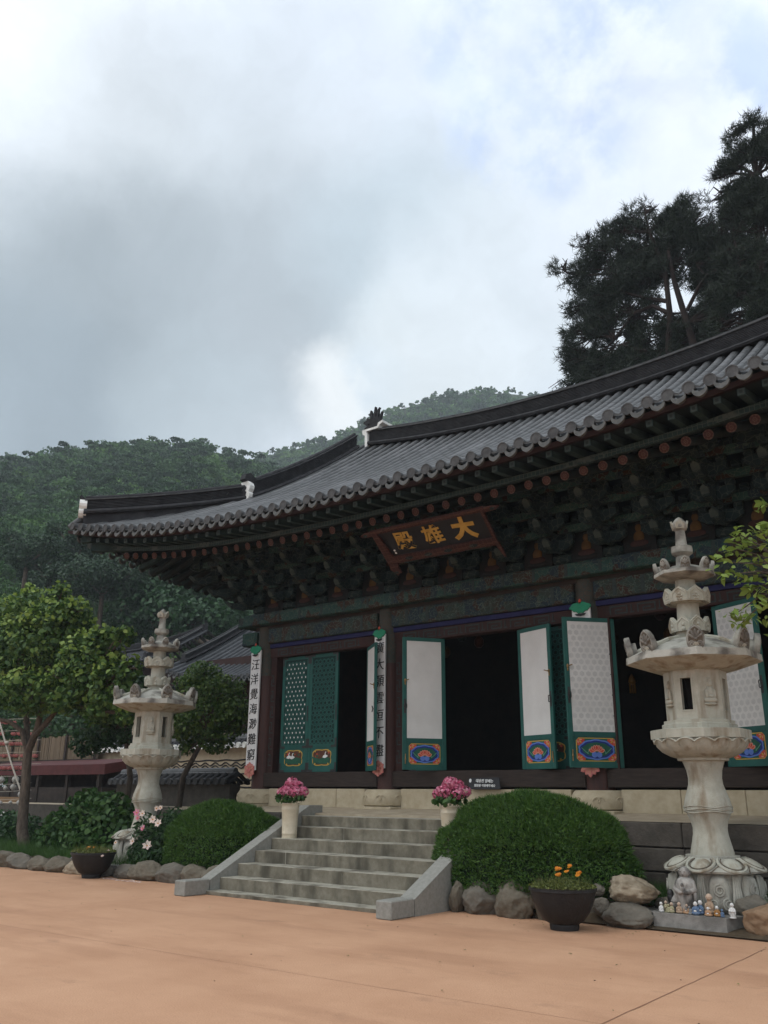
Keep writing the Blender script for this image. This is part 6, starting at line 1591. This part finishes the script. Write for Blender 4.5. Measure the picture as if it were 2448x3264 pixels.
# tree with bright young leaves reaching in from the right
def right_tree():
    X = lambda u, v, y=11.6: at(u, v, y)
    t = thing('young_leaved_tree', 'bright young leaves on twigs reaching in at the right edge before the stone lantern', 'tree', (-1.3, 11.9, .2)); g = np.random.default_rng(61); m = MB()
    base = Vector((-1.3, 11.9, .15)); top = Vector((-1.35, 11.85, 3.6))
    limbs(m, [base, Vector((-1.25, 11.9, 1.8)), top, Vector((-1.3, 11.8, 5.2))], .12, .05)
    m.build('trunk', 'bark', t, smooth=True); m = MB()
    cl = [(2305, 1790, .13), (2350, 1750, .2), (2395, 1735, .2), (2330, 1830, .12), (2440, 1770, .25), (2365, 1985, .15), (2340, 1960, .1), (2385, 1965, .08), (2440, 1610, .12), (2455, 1700, .16), (2430, 1930, .12), (2460, 1880, .25), (2400, 1790, .2), (2375, 1835, .1), (2400, 1880, .1), (2480, 1960, .3), (2500, 1780, .35), (2520, 1640, .35), (2350, 1700, .1), (2320, 1755, .1), (2420, 1690, .12), (2450, 1840, .16)]
    Ps = []
    for (u, v, s) in cl:
        c = X(u, v, 11.6+.2*math.sin(u)); st = X(2560, 1850, 11.8) if v > 1650 else X(2560, 1700, 11.8)
        mid = st.lerp(c, .6)+Vector((0, 0, .07)); limbs(m, [Vector((-1.3, 11.85, 4.0)), st, mid, c], .022, .006, 5)
        k = int(8+44*s); Ps.append(np.array(c)+g.normal(size=(k, 3))*s*np.array([.62, .62, .42]))
    m.build('branch', 'bark', t, smooth=True)
    P = np.concatenate(Ps); v, f = leaf_geo(P, .125, g, 1.1, None, .45); raw('crown', v, f, 'leaf_new', t)
    bl = [((-.6, 11.6, 4.6), (1.0, 1.0, 1.0)), ((-1.2, 12.2, 5.8), (1.0, 1.0, .8)), ((.2, 12, 5.4), (1.1, 1.0, .9))]
    P, d = blob_pts(bl, 1600, g, .3); 
    v, f = leaf_geo(P, .145, g, .9, d, .5); raw('crown', v, f, 'leaf_new', t)
right_tree()
# maples between the left lantern and the hall
def ctree(name, lab, tx, ty, zb, pixblobs, Y, n, size, mt, seed, cull=.3, group=None, rtr=.10, **k):
    bl = [(at(u, v, Y+dy), (r, r*.9, r*.72)) for u, v, dy, r in pixblobs]
    top = Vector(bl[0][0])
    tree(name, lab, 'tree', (tx, ty, zb), [([Vector((tx, ty, zb)), Vector((tx+.12, ty, zb+(top.z-zb)*.35)), top-Vector((0, 0, bl[0][1][2]*.7))], rtr, rtr*.6)], bl, n, size, mt, seed, cull=cull, group=group, **k)
p = at(575, 2480, 16.5)
ctree('maple_tree', 'dark leaning maple tree between the left stone lantern and the hall corner', p.x, p.y, 1.2, [(660, 2290, 0, .85), (700, 2210, .3, .8), (620, 2200, .2, .7), (740, 2300, .2, .6), (600, 2320, 0, .6), (690, 2360, 0, .5), (755, 2260, .2, .45), (650, 2150, .2, .55), (570, 2260, .3, .5), (600, 2390, 0, .3), (530, 2300, .2, .45)], 16.5, 9500, .10, 'leaf_maple', 71, cull=.2)
p = at(405, 2500, 15.5)
ctree('garden_tree', 'low dark tree behind the leafy tree and the left stone lantern', p.x, p.y, .9, [(400, 2250, 0, .75), (340, 2330, 0, .8), (300, 2240, .2, .7), (420, 2350, .1, .45), (280, 2370, .2, .55), (445, 2190, .3, .5)], 15.5, 5200, .12, 'leaf_dark', 72)
ctree('broadleaf_tree', 'tall dark green tree rising behind the side hall roof', -31, 38, 2, [(480, 1930, 0, 2.6), (420, 1990, 0, 2.4), (560, 1950, 0, 2.6), (470, 1850, 0, 1.9), (620, 1990, 0, 2.4), (380, 2060, 0, 2.2), (540, 1880, .5, 1.5), (700, 1980, 1, 2.4), (440, 1890, 0, 1.2), (640, 1900, 1, 1.7)], 40, 11500, .34, 'fir', 73, cull=.28, rtr=.35)
ctree('broadleaf_tree', 'dense dark tree on the slope right behind the left hall corner', -36, 44, 3, [(760, 1960, 0, 2.8), (700, 1900, 0, 2.2), (820, 1950, 0, 2.4)], 46, 5000, .36, 'fir', 74, cull=.28, rtr=.35)
# pines on the near slope at the left
for i, (u, v, Y, s, lab) in enumerate([(260, 1730, 40, 1.0, 'dark spreading pine on the slope below the left roof corner'), (90, 1760, 36, .9, 'dark pine at the left edge above the garden tree'), (430, 1700, 44, 1.1, 'dark pine just below the eave near the left roof tip'), (330, 1850, 38, 1.0, 'dark pine low on the slope behind the garden tree'), (180, 1880, 36, .9, 'shaded pine low on the slope directly above the garden tree crown'), (600, 1790, 46, 1.0, 'dark pine seen under the left end of the eave'), (520, 1740, 48, 1.1, 'dark pine behind the left corner of the temple roof')]):
    c = at(u, v, Y); g = random.Random(80+i); zb = max(2.0, c.z-9*s)
    ctree('pine_tree', lab, c.x+g.uniform(-1, 1), c.y, zb, [(u, v, 0, 2.3*s)]+[(u+g.uniform(-95, 95)*s, v+g.uniform(-60, 75)*s, g.uniform(-1, 1), g.uniform(1.0, 1.7)*s) for k in range(8)], Y, 9500, .20, 'nearpine', 80+i, cull=.36, group='dark pines on the near slope', rtr=.28)
# great pines behind the roof
def needles(name, lab, loc, trunk, pads, n, seed, mt='pine', L=.42, group='tall pines behind the hall roof', tw=.012, k=9, spread=.8):
    t = thing(name, lab, 'pine tree' if mt == 'pine' else 'tree', loc, group=group); g = np.random.default_rng(seed); q = random.Random(seed)
    m = MB()
    for pts, ra, rb in trunk: limbs(m, pts, ra, rb)
    m.build('trunk', 'barkpine', t, smooth=True); m = MB()
    nodes = [Vector(p) for pts, a, b in trunk for p in pts[1:]]
    for c, r in pads:
        c = Vector(c); s = min(nodes, key=lambda p: (p-c).length+max(0, p.z-c.z)*1.2); mid = s.lerp(c, .55)+Vector((q.uniform(-.3, .3), 0, q.uniform(-.1, .5)))
        limbs(m, [s, mid, c-Vector((0, 0, r[2]*.35))], .075, .03, 6)
        for j in range(9):
            e = c+Vector((q.uniform(-.9, .9)*r[0], q.uniform(-.9, .9)*r[1], q.uniform(-.4, .5)*r[2])); limbs(m, [mid.lerp(c, q.random()), (mid.lerp(e, .6))+Vector((q.uniform(-.2, .2), 0, q.uniform(-.15, .2))), e], .045, .012, 5)
    m.build('branch', 'barkpine', t, smooth=True)
    P, d = blob_pts([(tuple(c), r) for c, r in pads], n, g, .12, .40, .9)
    P = np.repeat(P, k, axis=0); D = unit(np.repeat(d, k, axis=0)*.5+np.array([0, 0, .55])+g.normal(size=P.shape)*spread)
    v, f = blade_geo(P+g.normal(size=P.shape)*.05, D, L*(.6+.6*g.random(len(P))), tw, g); raw('crown', v, f, mt, t)
def W2(px, Y): 
    return [(at(u, v, Y+dy), (rx, rx*.8, rz)) for u, v, dy, rx, rz in px]
Yp = 37
pads = [(1790, 850, 0, .65, .38), (1850, 880, 0, 1.0, .55), (1930, 800, 0, .8, .5), (1860, 780, .3, .7, .4), (1980, 900, 0, 1.2, .7), (1900, 960, 0, .9, .5), (1830, 990, 0, .5, .45), (2040, 740, .4, 1.0, .6), (2010, 690, .4, .55, .55), (2070, 655, .4, .4, .5), (2110, 800, .4, 1.3, .7), (2200, 730, .6, 1.2, .6), (2190, 660, .6, .8, .5), (2160, 860, .3, 1.2, .6), (2260, 800, .6, 1.2, .7), (1870, 1070, 0, .8, .5), (1840, 1130, -.2, .9, .45), (1930, 1120, 0, .9, .45), (1820, 1190, 0, .6, .4), (1890, 1210, 0, 1.1, .45), (2000, 1200, .2, 1.3, .4), (1820, 1060, 0, .5, .35), (2080, 1150, .3, 1.2, .4), (2060, 960, .2, .6, .35), (2300, 900, .8, 1.0, .6), (2340, 780, 1, 1.1, .7), (2240, 900, .6, .5, .3), (1900, 1150, .0, 1.3, .6), (1990, 800, .2, 1.0, .7), (2080, 880, .3, 1.0, .5), (2140, 1180, .3, .9, .35), (1960, 1010, .2, .7, .5), (1850, 1100, .2, .9, .7), (1800, 1245, .2, .7, .3), (1880, 1165, .2, .8, .6), (2010, 1110, .4, .7, .4), (2180, 1140, .4, .5, .3)]
fill = [(2010, 840, .6, .9, .6), (2060, 800, .6, .9, .6), (2150, 780, .8, 1., .6), (2230, 760, .8, 1., .5), (2300, 850, 1., 1., .6), (2350, 700, 1.2, 1., .6), (2330, 830, 1.2, 1., .6), (2400, 760, 1.2, 1.2, .7), (2400, 860, 1.3, 1., .6), (2380, 950, 1.3, .9, .6), (2340, 1010, 1.2, .9, .6), (2420, 1030, 1.3, .9, .5), (2280, 1070, 1., .6, .4), (1930, 860, .3, .9, .5), (1880, 930, .4, .8, .5), (1960, 940, .3, .8, .45), (2040, 890, .5, .8, .4), (2180, 820, .5, .9, .5), (1900, 1010, .2, .8, .45), (1860, 1180, .4, 1., .6), (1940, 1230, .4, .9, .3), (2080, 1200, .5, 1.1, .35), (2220, 1130, .4, .45, .3), (2030, 1150, .6, .7, .5), (1960, 1170, .5, .8, .5), (2300, 740, .9, 1., .5), (2260, 840, .8, .8, .5), (1980, 740, .5, .7, .5), (2480, 900, 1.2, 1.4, 1.), (2000, 1080, .7, .9, .5), (2080, 1090, .7, 1., .5), (2160, 1080, .8, .9, .45), (2230, 1060, .9, .8, .5), (2060, 1020, .7, .7, .35), (2290, 1000, .9, .7, .5), (2130, 1130, .8, 1.1, .4), (1940, 1060, .4, .8, .5), (2000, 990, .5, .6, .3), (2200, 850, .6, 1., .4), (2090, 830, .6, 1.1, .5), (1940, 740, .3, .6, .4), (2110, 720, .6, .8, .5), (2160, 690, .6, .6, .5), (1900, 830, .3, .9, .5)]
_q = random.Random(77)
while len(fill) < 108:
    u, v = _q.uniform(1800, 2470), _q.uniform(640, 1240)
    top = 900-1.05*(u-1790) if u < 2040 else 640+.12*(u-2040)
    if u < 1880 or v < max(top, 640)+45 or v > 1255-.32*max(0, u-1800)+20: continue
    if ((u-2140)/110)**2+((v-950)/75)**2 < 1 or ((u-1990)/70)**2+((v-1075)/55)**2 < 1: continue
    fill.append((u, v, _q.uniform(.2, 1.6), _q.uniform(.55, .95), _q.uniform(.3, .5)))
T0 = at(2240, 1180, Yp); gz = 12.0
needles('great_pine_tree', 'huge spreading dark pine with reddish trunks behind the hall roof', (T0.x, T0.y, gz),
        [([(T0.x+.6, T0.y, gz), at(2235, 1180, Yp), at(2190, 1030, Yp), at(2150, 900, Yp), at(2130, 800, Yp)], .22, .09), ([(T0.x+.4, T0.y+.2, gz), at(2130, 1150, Yp), at(2135, 1000, Yp), at(2120, 860, Yp), at(2070, 740, Yp)], .20, .08), ([at(2135, 1000, Yp), at(2080, 975, Yp), at(2020, 1000, Yp), at(1960, 1080, Yp)], .12, .06), ([at(2125, 960, Yp), at(2060, 950, Yp), at(1980, 930, Yp)], .11, .06), ([at(2190, 990, Yp), at(2230, 910, Yp), at(2250, 880, Yp), at(2225, 850, Yp)], .10, .05), ([at(2120, 880, Yp), at(2050, 850, Yp), at(1960, 870, Yp), at(1860, 880, Yp)], .13, .05), ([at(2060, 1120, Yp), at(1980, 1100, Yp), at(1900, 1190, Yp)], .1, .05)],
        W2([(u, v, d_, a_*1.2, c_*1.25) for u, v, d_, a_, c_ in pads+fill], Yp), 30000, 91, L=.36, tw=.017, k=10)
Yt = 34
pads = [(2400, 400, 0, .55, .4), (2440, 440, 0, .7, .5), (2340, 440, 0, .4, .35), (2370, 490, 0, .6, .4), (2450, 520, 0, .9, .5), (2320, 530, 0, .4, .35), (2290, 560, 0, .35, .3), (2380, 580, 0, .8, .45), (2300, 620, 0, .5, .4), (2440, 620, 0, 1.0, .5), (2340, 680, 0, .8, .45), (2430, 720, 0, 1.0, .5), (2280, 640, .1, .3, .3), (2500, 480, 0, .9, .8), (2520, 650, 0, 1.2, 1), (2420, 820, 0, 1.0, .5), (2360, 880, 0, .6, .4), (2430, 930, 0, .8, .45), (2330, 960, 0, .6, .5), (2400, 1000, 0, .8, .4), (2300, 1030, 0, .6, .4), (2280, 960, .1, .5, .6), (2350, 1060, 0, .9, .35), (2440, 1010, 0, .8, .4), (2260, 1060, 0, .5, .3), (2520, 850, 0, 1.2, 1), (2390, 940, 0, .5, .5), (2310, 820, 0, .4, .4), (2390, 640, 0, .8, .5), (2350, 600, .2, .6, .4), (2420, 670, .3, .9, .5), (2360, 540, .2, .5, .4), (2450, 580, .2, .8, .5), (2400, 480, .1, .5, .4)]
T1 = at(2430, 1050, Yt)
needles('tall_fir_tree', 'tall feathery dark conifer towering at the right edge behind the hall', (T1.x, T1.y, 11.0),
        [([(T1.x, T1.y, 11.0), T1, at(2420, 800, Yt), at(2410, 560, Yt), at(2400, 380, Yt)], .32, .05), ([at(2430, 1000, Yt), at(2370, 900, Yt), at(2340, 760, Yt)], .1, .04)], W2([(u, v, d_, a_*1.2, c_*1.35) for u, v, d_, a_, c_ in pads], Yt), 11000, 92, L=.30, k=9, tw=.016)
# rising wooded ground behind the hall
def back_slope():
    m = MB(); vs = []; fs = []; nx, ny = 26, 12
    for j in range(ny+1):
        for i in range(nx+1):
            x = -19+44*i/nx; y = 28+40*j/ny; z = 1.0+max(0, (y-28))*min(.78, max(0, (x+19)/4)*.78)+.6*noise.noise(Vector((x*.2, y*.2, 3)))
            vs.append((x, y, z))
    for j in range(ny):
        for i in range(nx): a = j*(nx+1)+i; fs.append((a, a+1, a+nx+2, a+nx+1))
    m.add(vs, fs); m.build('hillside', 'hill', kind='structure', smooth=True)
back_slope()

# ------------------------------------------------------------------ buildings and walls in the left background
def sweep_roof(t, x0, x1, ye, ze, yr, zr, pitch=.34, lift=.5, hip=0):
    F = lambda a, y, z: (a, y, z); xc = (x0+x1)/2; hw = (x1-x0)/2
    lf = lambda x: lift*(abs(x-xc)/hw)**3
    zf = lambda x, y: ze+lf(x)+(zr+lf(x)*.6-ze-lf(x))*((y-ye)/(yr-ye)*.75+.25*((y-ye)/(yr-ye))**2)
    m, e = tiled_slope(F, x0, x1, lambda x: ye, lambda x: yr, zf, pitch=pitch, tl=.5)
    r = m.build('roof', 'tile_side', t, smooth=50); e.build('eave_tile_ends', 'tile_end', r); m.tong.build('eave_tongue_tiles', 'tongue', r)
    Bk = lambda a, y, z: (a, 2*yr-y, z)
    m, e = tiled_slope(Bk, x0, x1, lambda x: ye, lambda x: yr, zf, pitch=pitch*2, tl=4); m.build('roof', 'tile_side', t, smooth=50)
    path = [(x0+(x1-x0)*k/20, yr, zr+lf(x0+(x1-x0)*k/20)*.6) for k in range(21)]
    m = MB(); m.sweep(ridge_prof(.13, .42, 6, .085), path, lambda i: Vector((0, 1, 0))); rg = m.build('main_ridge', 'tile_dark', t, smooth=30)
    m = MB()
    for s in (-1, 1): m.tube([(p[0], p[1]+s*.12, p[2]+.42) for p in path], .035, 6)
    m.build('mortar_line', 'tongue', rg)
    for x, s in ((x0, -1), (x1, 1)):
        gp = [(x-s*.25, yr-(yr-ye)*k/10*.86, zf(x, yr-(yr-ye)*k/10*.86)+.03) for k in range(11)]
        m = MB(); m.sweep(ridge_prof(.12, .30, 4, .08), gp, lambda i: Vector((1, 0, 0))); g = m.build('gable_ridge', 'tile_dark', t, smooth=30)
        m = MB(); m.tube([(p[0]-.1, p[1], p[2]+.33) for p in gp], .03, 6); m.tube([(p[0]+.1, p[1], p[2]+.33) for p in gp], .03, 6); m.build('mortar_line', 'tongue', g)
        m = MB(); 
        for k in range(16):
            yy = ye+(yr-ye)*(k+.5)/16; m.tube([(x+s*.0, yy, zf(x, yy)-.02), (x+s*.24, yy, zf(x, yy)-.10)], .085, 8)
        m.build('verge_tile', 'tile_dark', t, smooth=50)
    return zf
def side_halls():
    a = at(395, 2045, 34); b = at(800, 1975, 34)
    t = thing('side_hall', 'grey tiled side hall roof seen behind the left stone lantern', 'temple hall', (-42, 34, 1.3))
    x0, x1 = -54.0, -40.3
    sweep_roof(t, x0, x1, 29.3, 7.35, 34, 10.15, .36, 1.0)
    m = MB(); m.box(x0+1.5, x1-1.3, 30.8, 37.5, 1.2, 8.4); m.build('wall', 'red_wood', t)
    m = MB()
    for k in range(6): x = x0+1.8+k*2.1; m.lathe([(.2, 1.2), (.2, 7.4)], 12, (x, 30.6, 0))
    m.build('column', 'column', t)
    m = MB()
    for k in range(30): x = x0+.3+k*.45; m.tube([(x, 29.45, 7.2), (x, 31, 7.9)], .07, 6)
    m.build('rafter', 'rafter', t)
    t = thing('side_hall', 'nearer side hall whose steep tiled roof meets the temple hall corner', 'temple hall', (-28, 28, 1.3))
    x0, x1 = -31.6, -20.5
    sweep_roof(t, x0, x1, 24.4, 6.05, 30.5, 9.9, .34, .7)
    m = MB(); m.box(x0+1.2, x1-1, 25.8, 32, 1.2, 7.2); m.build('wall', 'red_wood', t)
    m = MB(); m.box(-29.3, -28.4, 25.72, 25.8, 3.9, 4.6); m.box(-27.0, -25.6, 25.74, 25.8, 2.2, 4.8); m.build('window', 'tanstone', t)
    m = MB()
    for k in range(5): m.lathe([(.18, 1.2), (.18, 6.6)], 12, (x0+1.3+k*2.1, 25.6, 0))
    m.build('column', 'column', t)
    m = MB()
    for k in range(26): x = x0+.3+k*.42; m.tube([(x, 24.55, 5.9), (x, 26, 6.5)], .065, 6)
    m.build('rafter', 'rafter', t)
side_halls()
def tiled_wall(lab, x0, x1, y, z0, z1, name='garden_wall', pattern=True, mt='earthwall', pal=True):
    t = thing(name, lab, 'wall', ((x0+x1)/2, y, z0))
    m = MB(); m.box(x0, x1, y-.2, y+.2, z0, z1); m.build('wall_body', mt, t)
    if pattern:
        m = MB(); n = 60
        for k in range(7):
            z = z0+.15+(z1-z0-.55)*k/6
            if k == 5: 
                for s in (0, .12): m.tube([(x0+(x1-x0)*i/160, y-.215, z+s*.8+.05*math.sin(i*.9)) for i in range(161)], .022, 5)
            else: m.tube([(x0+(x1-x0)*i/n, y-.21, z+.015*math.sin(i*1.3+k)) for i in range(n+1)], .024, 5)
        m.build('tile_courses', 'tile_dark', t)
    F = lambda a, yy, z: (a, yy, z); B_ = lambda a, yy, z: (a, 2*y-yy, z)
    zf = lambda x, yy: z1+.02+(yy-(y-.45))*.62
    for Q in (F, B_):
        mm, e = tiled_slope(Q, x0, x1, lambda x: y-.45, lambda x: y, zf, pitch=.30, tl=.3); r = mm.build('coping', 'tile_dark', t, smooth=50); e.build('coping_tile_ends', 'mortar' if pal else 'tile_end', r)
    m = MB(); m.tube([(x0, y, z1+.36), (x1, y, z1+.36)], .10, 8); m.tube([(x0, y-.08, z1+.30), (x1, y-.08, z1+.30)], .05, 6); m.build('coping_ridge', 'tile', t)
a = at(560, 2330, 21)
tiled_wall('pale earth wall with wavy tile courses and a tiled coping left of the hall corner', -31.0, -19.2, 21.0, 1.2, 3.05)
tiled_wall('low dark garden wall with black tile coping behind the left stone lantern', -25.2, -19.8, 18.2, 1.2, 1.85, pattern=False, mt='darkstone', pal=False)
def back_steps():
    t = thing('stone_steps', 'rough dark stone steps climbing beside the left hall corner', 'steps', (-19.3, 18, 1.2))
    for k in range(5):
        m = MB(); m.cbox(-19.4+.25*k, -16.9, 18.2+.35*k, 19.2+.35*k, 1.2, 1.38+.18*k, .02); m.build('step', 'darkstone', t)
back_steps()
def left_yard():
    # reed screen fence
    Y = 20.5
    a = at(-60, 2340, Y); b = at(318, 2340, Y); z1 = at(200, 2348, Y).z; z0 = at(200, 2425, Y).z
    t = thing('reed_screen', 'brown reed screen fence above the red awning', 'fence', ((a.x+b.x)/2, Y, z0))
    m = MB(); n = 150; g = random.Random(3)
    for k in range(n):
        x = a.x+(b.x-a.x)*k/n; m.box(x, x+(b.x-a.x)/n*.86, Y+g.uniform(-.015, .015), Y+.03, z0, z1+g.uniform(-.05, .04))
    m.build('reeds', 'bamboo', t)
    m = MB(); m.box(a.x, b.x, Y-.05, Y-.017, z0-.03, z0+.05); m.box(a.x, b.x, Y+.035, Y+.09, z1-.2, z1-.12)
    for k in range(6): x = b.x-.12-k*2.0; m.box(x-.06, x+.06, Y-.09, Y-.055, z0-.25, z1+.05)
    m.build('frame', 'wood_dark', t)
    # red awning and the dark stall under it
    Y = 18.6; p = at(335, 2435, Y); q = at(335, 2468, Y); l = at(-80, 2440, Y)
    t = thing('market_stall', 'dark wooden stall under a dull red awning behind the leafy tree', 'stall', ((l.x+p.x)/2, Y, .2))
    m = MB(); m.add([(l.x, Y, q.z), (p.x, Y, q.z), (p.x, Y, p.z), (l.x, Y, p.z), (l.x, Y+1.7, p.z+.25), (p.x, Y+1.7, p.z+.25), (l.x, Y+1.7, q.z+.3), (p.x, Y+1.7, q.z+.3)], [(0, 1, 2, 3), (3, 2, 5, 4), (1, 7, 5, 2), (0, 3, 4, 6), (0, 6, 7, 1)]); m.build('awning', 'canopyred', t)
    m = MB(); m.box(l.x, p.x-.3, Y+1.5, Y+1.6, 1.2, p.z+.2); m.box(l.x, p.x-.2, Y+.1, Y+1.5, 1.2, 1.75)
    for k in range(5): x = p.x-.4-k*1.9; m.box(x-.07, x+.07, Y+.05, Y+.2, 1.2, q.z+.05)
    m.build('stall_body', 'shed', t)
    m = MB(); a = at(5, 2540, Y-.3); b = at(48, 2590, Y-.3); m.box(a.x-.6, b.x, Y-.1, Y-.04, b.z, a.z); m.build('brown_board', 'card', t)
    # leaning pole, strings and hanging lanterns
    Y = 15.6
    t = thing('leaning_pole', 'pale thin pole leaning across the lantern strings', 'pole', tuple(at(90, 2600, Y)))
    m = MB(); m.tube([at(-5, 2290, Y), at(35, 2430, Y), at(82, 2570, Y), at(90, 2640, Y)], .028, 7); m.ell(at(22, 2368, Y), (.09, .07, .06)); m.build('pole', 'rope', t, smooth=True)
    g = random.Random(12)
    def lamp(u, v, kind, s, lab, grp):
        c = at(u, v, Y+.12); t = thing('lotus_lantern' if kind == 'pink' else 'paper_lantern', lab, 'lantern', tuple(c), group=grp); m = MB()
        if kind == 'pink':
            m.ell((0, 0, 0), (s*.8, s*.8, s*.6), 10, 7)
            for k in range(9):
                a = 2*PI*k/9
                for r, zz, L in ((.75, -.15, .75), (.55, .2, .7)): m.prism([(-s*.25, 0), (s*.25, 0), (s*.2, s*L*.5), (0, s*L), (-s*.2, s*L*.5)], Matrix.Rotation(a+(zz > 0)*.3, 4, 'Z') @ Matrix.Translation((s*r, 0, s*zz-s*.1)) @ Matrix.Rotation(rad(35), 4, 'Y') @ Matrix(((0, 0, 1, 0), (1, 0, 0, 0), (0, 1, 0, 0), (0, 0, 0, 1))), s*.06)
            m.build('petals', 'lantern_pink', t, off=(0, 0, 0))
            m = MB(); m.lathe([(s*.7, -s*.75), (s*.9, -s*.6), (s*.3, -s*.5)], 9); m.build('leaf_base', 'p_grn', t, off=(0, 0, 0))
        else:
            m.lathe([(s*.3, s*.9), (s*.8, s*.5), (s*.95, 0), (s*.75, -s*.5), (s*.4, -s*.8)], 14, mod=lambda a, i, z: 1+.06*math.cos(7*a)); m.build('shade', 'lantern_white', t, smooth=True, off=(0, 0, 0))
            m = MB(); m.tube([(0, 0, s*.9), (0, 0, s*1.3)], .006, 4); m.lathe([(s*.42, -s*.95), (s*.42, -s*.8)], 10); m.build('fitting', 'rope', t, off=(0, 0, 0))
    rows = [(2304, (-20, 0, 20, 42, 86)), (2340, (-20, 3, 44, 64, 104)), (2372, (-24, 0, 16, 38, 57, 75, 103)), (2410, (-6, 14, 33, 51, 74, 112)), (2449, (-4, 14, 32, 50, 72))]
    names = ['first', 'second', 'third', 'fourth', 'lowest']
    cnt = ['leftmost', 'second', 'third', 'fourth', 'fifth', 'sixth', 'seventh']
    for k, (v, us) in enumerate(rows):
        for q, u in enumerate(us): lamp(u, v, 'pink', .10, cnt[q]+' pink paper lotus lantern on the '+names[k]+' string from the top', 'pink paper lotus lanterns on strings')
    for (u, v, s, lab) in ((49, 2485, .12, 'round grey paper lantern just left of the forked trunk'), (3, 2487, .12, 'greenish paper lantern cut by the left edge'), (42, 2509, .10, 'crumpled white lantern under the round grey one'), (17, 2512, .07, 'thin white ribbon lantern near the left edge'), (68, 2532, .12, 'striped round white lantern touching the leaning pole'), (61, 2558, .09, 'small white bell shaped lantern under the striped one'), (33, 2558, .06, 'tiny white lantern before the brown board'), (0, 2560, .08, 'small white lantern at the left edge before the brown board')): lamp(u, v, 'w', s, lab, 'white lanterns on the lower strings')
    m = MB()
    for v in (2296, 2333, 2364, 2402, 2440): m.tube([at(-60, v+2, Y+.12), at(40, v-4, Y+.12), at(130, v-6, Y+.12)], .008, 4)
    for v in (2476, 2501, 2524, 2550): m.tube([at(-60, v+2, Y+.12), at(40, v-2, Y+.12), at(100, v-6, Y+.12)], .008, 4)
    tag(m.build('lantern_strings', 'rope'), 'pale strings with rows of pink and white lanterns at the left edge', 'strings')
    for (v, w, lab) in ((2594, .05, 'pale bundle rail with wrapped cloth at the left edge'), (2618, .03, 'thin lower rail left of the forked trunk')):
        t = thing('wooden_rail', lab, 'rail', tuple(at(0, v, 14.6))); m = MB(); m.tube([at(-80, v, 14.6), at(85, v-2, 14.6)], w*.6, 7); m.build('rail', 'rope', t)
        if w > .04:
            m = MB(); m.tube([at(-60, v+4, 14.5), at(-20, v+5, 14.5), at(30, v+6, 14.5)], [.09, .12, .10], 9); m.build('wrapped_cloth', 'lantern_white', t, smooth=True)
left_yard()
def altar():
    c = at(2015, 2175, 20.2); t = thing('altar_lamp', 'dim gold hanging ornament inside the right doorway', 'ornament', tuple(c)); m = MB()
    m.lathe([(.01, .2), (.07, .1), (.09, .0), (.05, -.05)], 12); 
    for k in range(10): a = 2*PI*k/10; m.tube([(.07*math.cos(a), .07*math.sin(a), -.03), (.07*math.cos(a), .07*math.sin(a), -.25)], .010, 5)
    m.build('ornament', 'gold', t, off=(0, 0, 0))
    g = random.Random(9)
    t = thing('paper_lantern_canopy', 'rows of dim paper lanterns hanging under the hall ceiling', 'lanterns', (-6, 17, 5.6)); 
    for i in range(26):
        m = MB(); x = g.uniform(-12.5, -3.8); y = g.uniform(15.6, 19); m.lathe([(.05, .13), (.11, .05), (.11, -.05), (.05, -.12)], 9, (x, y, g.uniform(4.6, 5.3))); m.build('paper_lantern', ['red_wood', 'dimgold', 'column', 'teal'][i % 4], t)
altar()

# ------------------------------------------------------------------ moist air between the court and the hills
def haze():
    m = MB(); m.box(-478, 478, -478, 478, -1, 226); o = m.build('haze', 'soil', kind='stuff')
    h = bpy.data.materials.new('haze_air'); h.use_nodes = True; t = h.node_tree; t.nodes.clear()
    v = t.nodes.new('ShaderNodeVolumePrincipled'); v.inputs['Color'].default_value = (.80, .87, .92, 1); v.inputs['Density'].default_value = HAZE
    out = t.nodes.new('ShaderNodeOutputMaterial'); t.links.new(v.outputs[0], out.inputs['Volume'])
    o.data.materials.clear(); o.data.materials.append(h)
haze()
